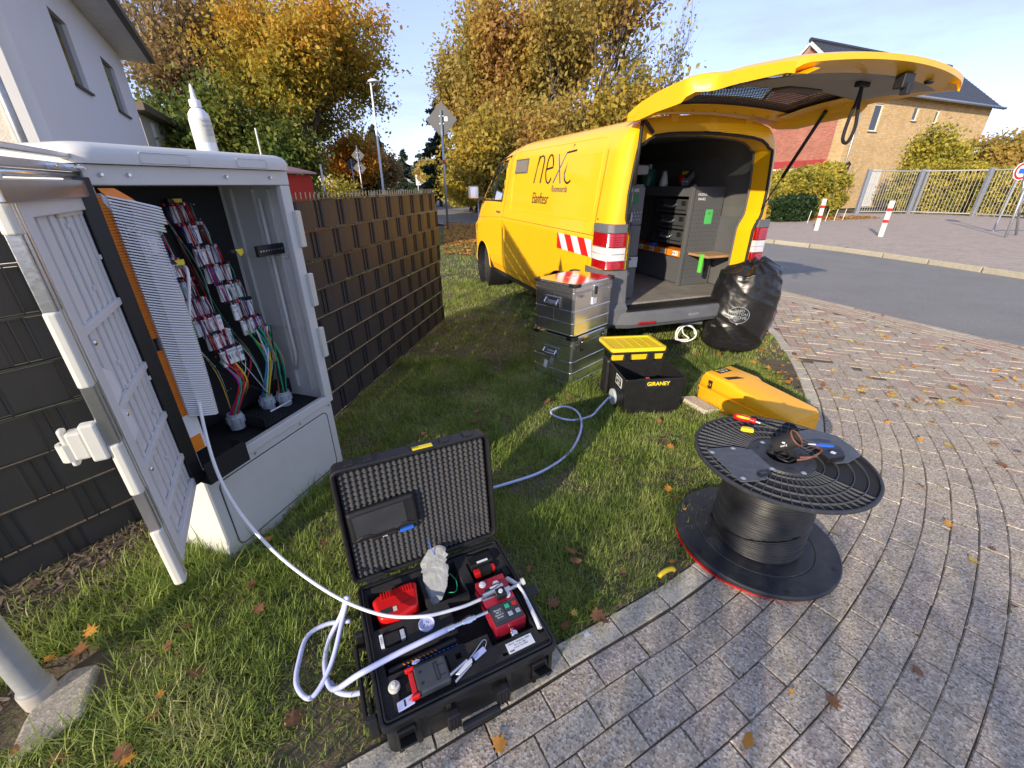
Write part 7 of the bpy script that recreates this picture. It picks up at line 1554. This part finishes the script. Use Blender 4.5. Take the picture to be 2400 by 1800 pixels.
hedge('evergreen_bush', 'dark green bush below the yellow hedge', 'bush', [(0, 0, .55, 1.9, 1.0, 1.1), (-.9, .1, .45, 1.0, .9, .9)], 9000, .06, L_dark, (13.0, 20.8, FAR_Z), R(20), 2)
hedge('yellow_bush', 'small yellow bush at the left of the dark green bush', 'bush', [(0, 0, .35, 1.1, .8, .75)], 4000, .05, L_yel, (11.3, 20.9, FAR_Z), 0, 3)
hedge('gate_hedge', 'tall ivy hedge behind the right half of the galvanised gate', 'hedge', [(0, 0, 1.25, 4.6, 1.4, 2.6), (2.6, -.4, 1.2, 3.2, 1.4, 2.4)], 26000, .085, L_hedge, (24.6, 26.6, FAR_Z), R(-18), 4)
tree('climbing_shrub', 'tall yellowing shrub in front of the right end of the brick house', 'shrub', (25.0, 28.6, 0), .8, 1.45, .07, 3, 15000, .30, .10, L_hedge, 205, spread=.5, up=.32, nkid=4, stems=7, zmin=.1)
hedge('brown_hedge', 'large brown and green bush at the far right behind the gate', 'bush', [(0, 0, 2.2, 4.5, 3, 4.0), (3, 0, 2.4, 4, 3, 4.2)], 20000, .12, L_brown, (30.4, 29.5, FAR_Z), 0, 6)

# ================================================================ WHITE HOUSE ON THE LEFT
m_rw = mat('white_render', (.74, .75, .77), .9, var=.03, vs=2, bump=.1, bs=40)
m_cw = mat('cream_render', (.74, .68, .58), .95, var=.05, vs=3, bump=.7, bs=30)
m_soff = mat('white_soffit', (.72, .71, .68), .6)
m_gut = mat('dark_gutter', (.05, .052, .055), .5, m=.3)
m_win = mat('dark_window', (.03, .035, .04), .08, spec=.8)
m_wf = mat('white_frame', (.75, .75, .73), .5)
hA = hp(280, 131, 15.0); dW = Vector((-.515, .857, 0)).normalized()
hs = thing('white_house', 'white rendered house with two slit windows at the upper left', 'house', (hA.x, hA.y, 0), math.atan2(-dW.y, -dW.x))     # local +x runs back towards the camera side corner
ez = hA.z; Lw = -wp(79, 165, (hA.x, hA.y), (dW.x, dW.y))[0]
def hw_(px, py): s, z = wp(px, py, (hA.x, hA.y), (dW.x, dW.y)); return -s, z
slits = []
for (a, b, c, d) in (((108, 12), (143, 45), (176, 196), (212, 216)), ((235, 130), (254, 150), (277, 258), (303, 273))):
    q = [hw_(*v) for v in (a, b, c, d)]; slits.append((min(p[0] for p in q[1::2]) , max(p[0] for p in (q[0], q[2])), (q[2][1] + q[3][1]) / 2, (q[0][1] + q[1][1]) / 2))
# wall with real window openings
def wall_open(mb, L, H0, H1, thick, ops, y0=0.):
    xs = sorted({0, L} | {o[0] for o in ops} | {o[1] for o in ops}); zs = sorted({H0, H1} | {o[2] for o in ops} | {o[3] for o in ops})
    for i in range(len(xs) - 1):
        for j in range(len(zs) - 1):
            x, z = (xs[i] + xs[i + 1]) / 2, (zs[j] + zs[j + 1]) / 2
            if any(o[0] < x < o[1] and o[2] < z < o[3] for o in ops): continue
            mb.box(xs[i], xs[i + 1], y0, y0 + thick, zs[j], zs[j + 1])
    return mb
dvis = 1   # local +y side: check which side faces the road
ops = [(max(.05, a), b, c, min(d, ez - .1)) for a, b, c, d in slits]
ny = Matrix.Rotation(math.atan2(-dW.y, -dW.x), 3, 'Z') @ Vector((0, 1, 0)); sy = -1 if ny.dot(Vector((.857, .515, 0))) < 0 else 1
def yb_(a, b): return (a, b) if sy < 0 else (-b, -a)
def hbox(mb, x0, x1, a, b, z0, z1): y = yb_(a, b); return mb.box(x0, x1, y[0], y[1], z0, z1)
w_ = MB(); xs = sorted({0, Lw} | {o[0] for o in ops} | {o[1] for o in ops}); zs = sorted({0, ez} | {o[2] for o in ops} | {o[3] for o in ops})
for i in range(len(xs) - 1):
    for j in range(len(zs) - 1):
        x, z = (xs[i] + xs[i + 1]) / 2, (zs[j] + zs[j + 1]) / 2
        if any(o[0] < x < o[1] and o[2] < z < o[3] for o in ops): continue
        hbox(w_, xs[i], xs[i + 1], 0, .3, zs[j], zs[j + 1])
w_.build('wall', m_rw, hs)
for a, b, c, d in ops:
    wn = hbox(MB(), a, b, .07, .11, c, d).build('window', m_win, hs); hbox(MB(), a - .03, b + .03, -.05, .065, c - .05, c - .01).build('window_sill', m_gut, wn)
# sunlit gable side and pilaster
hbox(MB(), Lw, Lw + .5, -.02, .35, 0, ez).build('corner_pilaster', m_rw, hs)
hbox(MB(), Lw + .3, Lw + .48, .352, 12, 0, ez + 2).build('gable_wall', m_cw, hs)
hbox(MB(), 0, .3, .31, 6, 0, ez).build('rear_wall', m_rw, hs)
hbox(MB(), -.55, Lw + 7, -.62, 0.4, ez + .002, ez + .10).build('soffit', m_soff, hs); hbox(MB(), -.55, Lw + 7, -.76, -.625, ez - .01, ez + .16).build('gutter', m_gut, hs)
rf = MB(); y0r, y1r = (-.7, 5.) if sy < 0 else (.7, -5.); rf.add([(-.7, y0r, ez + .16), (Lw + 7, y0r, ez + .16), (Lw + 7, y1r, ez + 3.2), (-.7, y1r, ez + 3.2), (-.7, y0r, ez + .11), (Lw + 7, y0r, ez + .11), (Lw + 7, y1r, ez + 3.1), (-.7, y1r, ez + 3.1)], [(0, 1, 2, 3), (4, 5, 6, 7), (0, 1, 5, 4), (0, 3, 7, 4)]).build('roof', m_gut, hs)
dp = hw_(40, 245); MB().tube([(Lw + .62, (.25 if sy < 0 else -.25) * 1, ez), (Lw + .62, (.25 if sy < 0 else -.25), 0)], .05, 10).build('downpipe', m_galv, hs, smooth=True)
# low building with brown eaves behind the cabinet
q = hp(318, 245, 22.); q2 = hp(505, 352, 30.)
lb = thing('low_house', 'low white building with a brown roof edge between the white house and the cabinet', 'house', (q.x, q.y, 0), math.atan2(q2.y - q.y, q2.x - q.x)); LL2 = (Vector((q2.x, q2.y)) - Vector((q.x, q.y))).length
m_brf = mat('brown_roof_edge', (.11, .085, .065), .7)
MB().add([(0, 0, 0), (LL2, 0, 0), (LL2, 0, q2.z - .25), (0, 0, q.z - .3), (0, 5, 0), (LL2, 5, 0), (LL2, 5, q2.z - .25), (0, 5, q.z - .3)], [(0, 1, 2, 3), (4, 7, 6, 5), (0, 3, 7, 4), (1, 5, 6, 2)]).build('wall', mat('cream_wall', (.5, .47, .41), .9), lb)
MB().add([(-.5, -.5, q.z - .25), (LL2 + .5, -.5, q2.z - .25), (LL2 + .5, -.5, q2.z + .02), (-.5, -.5, q.z + .05), (-.5, 6, q.z - .25), (LL2 + .5, 6, q2.z - .25), (LL2 + .5, 6, q2.z + .02), (-.5, 6, q.z + .05)], [(0, 1, 2, 3), (0, 4, 5, 1), (3, 2, 6, 7), (0, 3, 7, 4), (1, 5, 6, 2)]).build('roof', m_brf, lb)
MB().box(.8, 1.0, -.06, 0, .5, q.z - .6).box(4.4, 4.6, -.06, 0, .5, q.z - 1.6).build('window_frame', m_wf, lb)
# red shed
sh0 = hp(560, 380, 14.0); shd = thing('red_shed', 'bright red timber shed with a pitched white edged roof behind the cabinet', 'shed', (sh0.x, sh0.y, 0), R(-12)); m_rs = mat('red_timber', (.55, .035, .02), .6, var=.1, vs=3)
for k in range(7): MB().box(-.6, .98 - .04 * max(0, k - 4), -.02, .0, 1.36 + k * .1, 1.455 + k * .1).build('board', m_rs, shd)
MB().box(-.6, .9, .005, 2.0, 0.0, 1.9).build('shed_body', m_rs, shd); MB().box(-.6, .85, -.03, .004, 0, 1.34).build('dark_base', m_dgrey, shd)
MB().add([(-.9, -.12, 2.32), (1.12, -.12, 1.93), (1.12, -.12, 1.98), (-.9, -.12, 2.37), (-.9, 2, 2.32), (1.12, 2, 1.93), (1.12, 2, 1.98), (-.9, 2, 2.37)], [(0, 1, 2, 3), (3, 2, 6, 7), (0, 4, 5, 1), (1, 5, 6, 2), (0, 3, 7, 4)]).build('roof', mat('pale_red_roof', (.6, .3, .27), .6), shd)
MB().add([(-.6, .002, 1.9), (.98, .002, 1.9), (-.6, .002, 2.28)], [(0, 1, 2)]).build('gable', m_rs, shd)

# ================================================================ BRICK HOUSE ON THE RIGHT
m_yb = brickmat('yellow_brick', (.56, .36, .15), (.70, .49, .24), (.50, .39, .25)); m_rb = brickmat('red_brick', (.42, .13, .085), (.52, .20, .13), (.38, .27, .21))
c0 = gp(1935, 490); dY = Vector((math.sin(R(66)), math.cos(R(66)), 0)); dG = Vector((math.sin(R(-12)), math.cos(R(-12)), 0)); O2 = (c0.x, c0.y)
bh = thing('brick_house', 'yellow and red brick house with a dark tiled roof at the right', 'house', (c0.x, c0.y, 0), 0)
def yw(px, py): return wp(px, py, O2, (dY.x, dY.y))
EZ = wp(2020, 205, O2, (dY.x, dY.y))[1]; LY = yw(2325, 257)[0]
MY = Matrix.Rotation(math.atan2(dY.y, dY.x), 4, 'Z')
mats_ops = [(min(yw(1925 + 0, 1)[0], 0),) * 4][:0]
def owin(tl_, br_): a = yw(*tl_); b = yw(*br_); return (min(a[0], b[0]), max(a[0], b[0]), min(a[1], b[1]), max(a[1], b[1]))
wo = []
for (x0, y0, x1, y1, wd_) in ((2058, 243, 2040, 308, .95), (2150, 250, 2142, 284, .62), (2200, 258, 2190, 290, .5)):
    a = yw(x0, y0); b = yw(x1, y1); wo.append((a[0] - .2, a[0] - .2 + wd_, b[1], a[1]))
ywl = wall_open(MB(), LY, 0, EZ, .35, wo).build('wall', m_yb, bh); ywl.matrix_local = MY
for a, b, c, d in wo:
    f = MB(); f.box(a, b, .06, .12, c, c + .09).box(a, b, .06, .12, d - .09, d).box(a, a + .08, .06, .12, c + .09, d - .09).box(b - .08, b, .06, .12, c + .09, d - .09); wn = f.build('window_frame', m_wf, bh); wn.matrix_local = MY
    MB().box(a + .08, b - .08, .09, .10, c + .09, d - .09).build('pane', m_win, wn); MB().box(a - .06, b + .06, -.06, .05, c - .07, c - .005).build('window_sill', m_brf, wn)
MG = Matrix.Rotation(math.atan2(dG.y, dG.x), 4, 'Z'); LG = 9.5
gl = MB().box(0.3, LG, 0, .3, 0, EZ).build('wall', m_rb, bh); gl.matrix_local = MG @ Matrix.Scale(1, 4)
ap = EZ + 3.4
g = MB().add([(0, 0, EZ), (LG, 0, EZ), (LG / 2, 0, ap), (0, .3, EZ), (LG, .3, EZ), (LG / 2, .3, ap)], [(0, 1, 2), (3, 5, 4)]).build('gable', m_rb, bh); g.matrix_local = MG
g = MB().box(-.02, .75, .302, .32, 0, EZ).build('quoin_strip', m_yb, bh); g.matrix_local = MG
# red lintel and white ground floor window on the gable side (visible face is local +y of MG)
g = MB().box(.9, 6.5, .3, .40, 2.75, 3.25).build('red_lintel', mat('red_painted_lintel', (.42, .05, .05), .6), bh); g.matrix_local = MG
fw = MB().box(.9, 6.5, .3, .36, 1.75, 1.9).box(.9, 6.5, .3, .36, 2.6, 2.745)
for k in range(5): fw.box(.9 + k * 1.37, 1.02 + k * 1.37, .3, .36, 1.9, 2.6)
fw = fw.build('window_frame', m_wf, bh); fw.matrix_local = MG
for k in range(4): MB().box(1.03 + k * 1.37, 2.26 + k * 1.37, .31, .33, 1.9, 2.6).build('pane', m_win, fw)
# roof planes
m_tile = mat('dark_roof_tile', (.035, .038, .045), .45, var=.25, vs=3)
A0 = Vector((0, 0, 0)); ux, ug = dY, dG
def RP(s, g_, z): return Vector((dY.x * s + dG.x * g_, dY.y * s + dG.y * g_, z))
rt = bpy.data.objects.new('roof', None); 
ov = .6; sl = (ap - EZ) / (LG / 2)
roofb = MB(); nrow = 18
for side in (0, 1):
    for k in range(nrow):
        f0, f1 = k / nrow, (k + 1) / nrow; g0, g1 = -ov + (LG / 2 + ov) * f0, -ov + (LG / 2 + ov) * f1; z0, z1 = EZ + sl * (g0), EZ + sl * (g1)
        if side: g0, g1 = LG - g0, LG - g1
        NC2 = 40; row0, row1, row2 = [], [], []
        for c in range(NC2 * 3 + 1):
            s = -ov + (LY + 2 * ov) * c / (NC2 * 3); w3 = (.035, .0, .012)[c % 3]
            hipf = 0
            row0.append(RP(s, g0, z0 + .14 + w3 - .05)); row1.append(RP(s, g0, z0 + .17 + w3)); row2.append(RP(s, g1, z1 + .13 + w3))
        roofb.grid([row0, row1, row2])
roof = roofb.build('roof', m_tile, bh)
MB().tube([RP(-ov - .05, LG / 2, ap + .16), RP(LY + ov, LG / 2, ap + .16)], .16, 8).build('ridge_tiles', m_tile, roof)
g = MB(); 
for a, b in (((-ov, -ov), (-ov, LG / 2)), ((-ov, LG + ov), (-ov, LG / 2))):
    za, zb = EZ - sl * ov, ap; P = [RP(a[0] - .03, a[1], za - .12), RP(a[0] - .03, b[1], zb - .12), RP(a[0] - .03, b[1], zb + .14), RP(a[0] - .03, a[1], za + .14)]; Q = [p + dY * .06 for p in P]; g.add(P + Q, [(0, 1, 2, 3), (4, 7, 6, 5), (3, 2, 6, 7), (0, 4, 5, 1)])
    P = [RP(a[0] + .03, a[1] * .93, za - .10), RP(a[0] + .03, b[1], zb - .16), RP(0, b[1], zb - .3), RP(0, a[1] * .93, za - .2)]; g.add(P, [(0, 1, 2, 3)])
g.build('bargeboard', m_soff, roof)
P = [RP(-ov, -ov, EZ - .28), RP(LY + ov, -ov, EZ - .28), RP(LY + ov, .0, EZ - .02), RP(-ov, 0, EZ - .02)]; MB().add(P, [(0, 1, 2, 3)]).build('soffit', m_soff, roof, solid=.03)
MB().tube([RP(-ov, -ov - .06, EZ - .22), RP(LY + ov, -ov - .06, EZ - .22)], .09, 8).build('gutter', m_galv, roof, smooth=True)
MB().box(LY - .3, LY, .35, 9, 0, EZ).build('end_wall', m_yb, bh).matrix_local = MY
MB().tube([RP(.55, -.1, EZ - .3), RP(.55, -.1, .1)], .055, 8).build('downpipe', m_galv, bh, smooth=True)
lnp = yw(1985, 378); ln_ = thing('wall_lantern', 'black carriage lantern on the brick wall above the hedge', 'lantern', Vector((c0.x, c0.y, 0)) + RP(lnp[0] - .25, -.35, lnp[1] - .55), 0)
MB().lathe([(0, .0), (.09, .02), (.17, .30), (.17, .32)], 6).build('lantern_glass', m_win, ln_); MB().lathe([(.20, .32), (.10, .46), (.03, .5), (.03, .56), (0, .56)], 6).build('lantern_roof', m_black, ln_); MB().tube([(0, 0, 0), (0, .32, -.1)], .025, 6).build('lantern_arm', m_black, ln_)
da = yw(2155, 410); db = yw(2110, 500)
dr = thing('glazed_door', 'white framed glazed door behind the galvanised gate', 'door', Vector((c0.x, c0.y, 0)) + RP(4.0, -.09, 0), math.atan2(dY.y, dY.x))
MB().box(0, 1.15, 0, .05, .1, .2).box(0, 1.15, 0, .05, 1.05, 1.15).box(0, 1.15, 0, .05, 2.5, 2.62).box(0, .12, 0, .05, .2, 2.5).box(1.03, 1.15, 0, .05, .2, 2.5).build('door_frame', m_wf, dr); m_curt = mat('striped_curtain', (.42, .45, .44), .3, var=.2, vs=3)
MB().box(.13, 1.02, .01, .03, .2, 1.05).box(.13, 1.02, .01, .03, 1.15, 2.5).build('door_glass', m_curt, dr); g = MB(); [g.box(.16 + k * .11, .2 + k * .11, -.0, .01, .2, 1.05).box(.16 + k * .11, .2 + k * .11, -.0, .01, 1.15, 2.5) for k in range(8)]; g.build('curtain_folds', m_wf, dr)
# galvanised gate in front
G0, G1, G2, G3 = gp(2005, 505), gp(2125, 505), gp(2276, 511), gp(2400, 518)
gt = thing('steel_gate', 'long galvanised bar gate with four posts in front of the brick house', 'gate', (G0.x, G0.y, FAR_Z), 0)
GH = 2.2; Ps = [Vector((p.x - G0.x, p.y - G0.y, 0)) for p in (G0, G1, G2, G3)]
for p in Ps[:3]: MB().box(p.x - .09, p.x + .09, p.y - .09, p.y + .09, -.1, GH + .1).build('gate_post', m_galv, gt, bevel=.01)
MB().box(Ps[1].x + .2, Ps[1].x + .36, Ps[1].y - .08, Ps[1].y + .08, -.1, GH + .1).build('gate_post', m_galv, gt, bevel=.01)
m_gbar = mat('light_galvanised_bar', (.40, .39, .36), .6, m=.3)
for a, b in zip(Ps, Ps[1:]):
    d = b - a; L = d.length; g0 = a + d * (.12 / L); g1 = b - d * (.12 / L); 
    MB().tube([g0 + Vector((0, 0, .12)), g1 + Vector((0, 0, .12))], .035, 6).tube([g0 + Vector((0, 0, GH)), g1 + Vector((0, 0, GH))], .035, 6).each('gate_rail', m_gbar, gt)
    n = int(L / .15)
    for k in range(1, n): q = g0.lerp(g1, k / n); MB().tube([q + Vector((0, 0, .12)), q + Vector((0, 0, GH))], .011, 4, False).build('gate_bar', m_gbar, gt)
# A-frame stand and road sign at the right edge
A = gp(2353, 564); as_ = thing('sign_stand', 'galvanised A-shaped stand at the right edge of the far pavement', 'stand', (A.x, A.y, FAR_Z), 0)
tp = hp(2420, 395, A.y + .3); g = MB(); g.tube([(0, 0, -.05), (tp.x - A.x, .3, tp.z)], .035, 8); bq = gp(2379, 558); g.tube([(bq.x - A.x, bq.y - A.y, -.05), (tp.x - A.x + .1, .6, tp.z)], .035, 8); g.build('leg', m_galv, as_, smooth=True)
MB().box(.25, 1.6, -.05, .05, .85, .95).build('cross_beam', m_cream, as_, bevel=.01)
sp = hp(2395, 401, A.y + 2); rs_ = thing('prohibition_sign', 'red rimmed round sign cut by the right edge of the photo', 'sign', sp, 0)
MB().lathe([(0, 0), (.30, 0), (.30, .02), (0, .02)], 8, Matrix.Rotation(R(90), 4, 'X')).build('sign_plate', m_wf, rs_); MB().lathe([(.19, .021), (.26, .021)], 28, Matrix.Rotation(R(90), 4, 'X')).build('red_ring', m_red, rs_); MB().box(-.12, .10, -.024, -.021, -.08, .08).build('blue_symbol', m_blue, rs_); MB().tube([(0, .03, .3), (0, .03, -sp.z)], .03, 8).build('sign_post', m_galv, rs_)
# bollards
m_bw = mat('white_bollard', (.74, .73, .69), .5, dirt=.15, vs=5); m_br = mat('red_band', (.55, .03, .03), .5)
for (px, py, lab) in ((1912, 540, 'left of two white bollards with red bands on the far pavement'), (2063, 554.5, 'right of two white bollards with red bands on the far pavement')):
    q = gp(px, py, FAR_Z); q2 = gp(px, py, 0); hh = 1.07
    b = thing('bollard', lab, 'bollard', q, R(10), 'white bollards with red bands'); MB().box(-.05, .05, -.05, .05, -.1, hh).build('post', m_bw, b, bevel=.008)
    for z in (.42, .76): MB().box(-.052, .052, -.052, .052, z, z + .09).build('red_band', m_br, b)
# low garden fence, stakes and stones by the hedge
lf = thing('garden_fence', 'low wooden and wire garden fence left of the yellow hedge', 'fence', (10.6, 21.6, FAR_Z), R(12))
for k in range(9): MB().box(k * .22, k * .22 + .16, 0, .03, 0, .78).build('fence_board', mat('grey_wood_%d' % k, (.22 + .01 * k, .19, .16), .8) if k == 0 else bpy.data.materials['grey_wood_0'], lf)
g = MB(); [g.tube([(.0 + k * .12, .5, .0), (k * .12, .5, 1.2)], .008, 3) for k in range(22)]; g.tube([(0, .5, 1.2), (2.6, .5, 1.2)], .01, 4); g.build('wire_panel', m_rod, lf)
for k in range(5): q = gp(1845 + k * 28, 520 - k * 1); MB().tube([(0, 0, 0), (.05, 0, .5)], .012, 4).build('garden_stake', m_wf, lf).location = (q.x - 10.6 - .6, q.y - 21.6 - 2.2, 0)

# ================================================================ SIGNS, LAMP, DISTANT THINGS
def diamond(name, label, px, py_base, py_top, Y, size, tops, rz=0., pole_r=.035, group=None, two=False):
    b = gp(px, py_base) if Y is None else None; x, y = (b.x, b.y) if b else (hp(px, py_base, Y).x, Y); zt_ = hp(px, py_top, y).z
    t = thing(name, label, 'road sign', (x, y, 0), rz, group); MB().tube([(0, 0, -.1), (0, 0, zt_)], pole_r, 10).build('sign_post', m_galv, t, smooth=True)
    for zc, s, kind in tops:
        zc = zc or zt_ - s * .75
        if kind == 'd': P = [(0, -s * .7), (s * .7, 0), (0, s * .7), (-s * .7, 0)]
        elif kind == 't': P = [(0, -s * .6), (s * .62, s * .45), (-s * .62, s * .45)]
        else: P = [(s * .5 * math.cos(a), s * .5 * math.sin(a)) for a in np.linspace(0, 6.28, 21)[:-1]]
        o = MB().prism([(a, b_ + zc) for a, b_ in P], .0, .006, Matrix(((1, 0, 0, 0), (0, 0, 1, .04), (0, 1, 0, 0), (0, 0, 0, 1)))).build('sign_back', m_signb, t); MB().box(-.08, .08, .02, .04, zc + .1, zc + .13).box(-.08, .08, .02, .04, zc - .13, zc - .1).build('clamp', m_galv, o)
        if size: MB().box(.10, .22, .036, .039, zc - .04, zc + .10).build('back_sticker', m_cream, o)
    return t
m_signb = mat('sign_back_grey', (.075, .08, .088), .6)
s1 = diamond('diamond_sign', 'tall sign pole with a grey diamond sign seen from behind, left of the van', 1050, 540, 258, None, 1, [(3.68, .80, 'd')], R(-8), .045)
MB().lathe([(.0455, 0), (.047, .0), (.047, .12), (.0455, .12)], 12, Matrix.Translation((0, 0, 2.3))).build('red_band', m_br, s1)
diamond('double_sign', 'sign pole carrying two stacked grey sign backs behind the fence', 853, 470, 340, 25, 0, [(3.0, .5, 'd'), (2.4, .5, 'd')], 0)
diamond('round_sign', 'small round sign seen from behind, left of the double sign', 836, 470, 372, 30, 0, [(2.75, .6, 'o')], 0)
lx = hp(899, 449, 21.0); lt = hp(869, 192, 21.0); lmp = thing('street_lamp', 'tall white street lamp with a domed head beyond the fence', 'street lamp', (lx.x, 21, 0), 0)
MB().tube([(0, 0, -.1), (0, 0, lt.z * .5), (0, 0, lt.z)], [.06, .048, .036], 10).build('lamp_pole', mat('pale_pole', (.8, .82, .84), .5), lmp, smooth=True)
MB().lathe([(.0, .12), (.10, .10), (.22, .04), (.24, 0), (0, -.02)], 20, Matrix.Translation((.12, 0, lt.z))).build('lamp_head', m_white, lmp, smooth=True)
for (px, pt, pb, Y, lab) in ((612, 300, 362, 20, 'thin pale pole behind the cabinet beside the bottle'), (1120, 375, 430, 24, 'thin white marker post behind the van cab'), (760, 385, 440, 18, 'thin post behind the green bush and fence')):
    a = hp(px + (-9 if px < 1000 else 0), pt, Y); p_ = thing('marker_post', lab, 'post', (hp(px, pb, Y).x, Y, 0)); MB().tube([(0, 0, 0), (0, 0, a.z)], .035 if Y < 30 else .06, 8).build('post', m_wf, p_)
def farcar(label, px, py, Y, m, sx_=1.):
    q = hp(px, py, Y); t = thing('distant_car', label, 'car', (q.x, Y, 0), R(18)); loft(MB(), [[(-.85, y, .3), (-.9, y, .9), (-.7, y, z), (.7, y, z), (.9, y, .9), (.85, y, .3)] for y, z in ((-2.1, .95), (-1.9, 1.5 * sx_), (.6, 1.55 * sx_), (1.3, .98), (2.0, .85))]).build('car_body', m, t, bevel=.06); MB().box(-.62, .62, -2.04, -2.0, 1.0, 1.36 * sx_).build('rear_window', m_win, t)
    for s in (-1, 1): MB().lathe([(0, -.1), (.32, -.1), (.32, .1), (0, .1)], 16, T(.8 * s, -1.3, .32, 0, R(90), 0)).build('wheel', m_tyre, t); MB().box(s * .78 - .08, s * .78 + .08, -2.12, -2.08, .75, 1.0).build('tail_lamp', m_lred, t)
farcar('white delivery van far down the road', 948, 440, 105, m_white, 1.6); farcar('dark car far down the road', 929, 441, 110, m_dgrey); farcar('pale car parked at the far left of the road', 903, 441, 100, m_cream, 1.3)
sgn_ = hp(987, 422, 80); t_ = thing('billboard', 'small white board on posts at the right of the far road', 'board', (sgn_.x, 80, 0)); MB().box(-.9, .9, -.05, .05, sgn_.z - .8, sgn_.z + .8).build('board', m_wf, t_); MB().tube([(-.6, 0, 0), (-.6, 0, sgn_.z)], .06, 6).tube([(.6, 0, 0), (.6, 0, sgn_.z)], .06, 6).build('board_post', m_wf, t_)
fh = thing('distant_house', 'row of pale distant houses at the end of the road', 'house', (-36, 128, 0), R(5)); MB().box(-16, 12, 0, 6, 0, 4).build('wall', mat('distant_wall', (.42, .40, .38), .9), fh); MB().prism([(-.5, 3.9), (6.5, 3.9), (3, 6.5)], -16.5, 12.5, Matrix(((0, 0, 1, 0), (1, 0, 0, 0), (0, 1, 0, 0), (0, 0, 0, 1)))).build('roof', m_tile, fh)
# leafy shrub added out of view behind the camera to shade the foreground
hedge('added_shade_shrub', 'unseen leafy shrub added behind the viewpoint to shade the foreground', 'shrub', [(0, 0, 1.15, 2.5, 1.0, 2.3), (.2, 0, 1.7, 1.7, .8, 1.4)], 7000, .028, L_green, (-2.3, -4.2, 0), R(-33), 9)
# hazy air over the far end of the street
hz_ = MB().box(-140, 140, -8, 190, -1.2, 26).build('haze', bpy.data.materials.new('haze')); hm = hz_.data.materials[0]; hm.use_nodes = True; hn = hm.node_tree; hn.nodes.clear()
ho_ = hn.nodes.new('ShaderNodeOutputMaterial'); hv = hn.nodes.new('ShaderNodeVolumePrincipled'); hv.inputs['Density'].default_value = .0025; hv.inputs['Color'].default_value = (.85, .9, 1, 1); hv.inputs['Anisotropy'].default_value = .3; hn.links.new(hv.outputs[0], ho_.inputs['Volume']); tag(hz_, kind='stuff')
bpy.data.objects.remove(hz_)
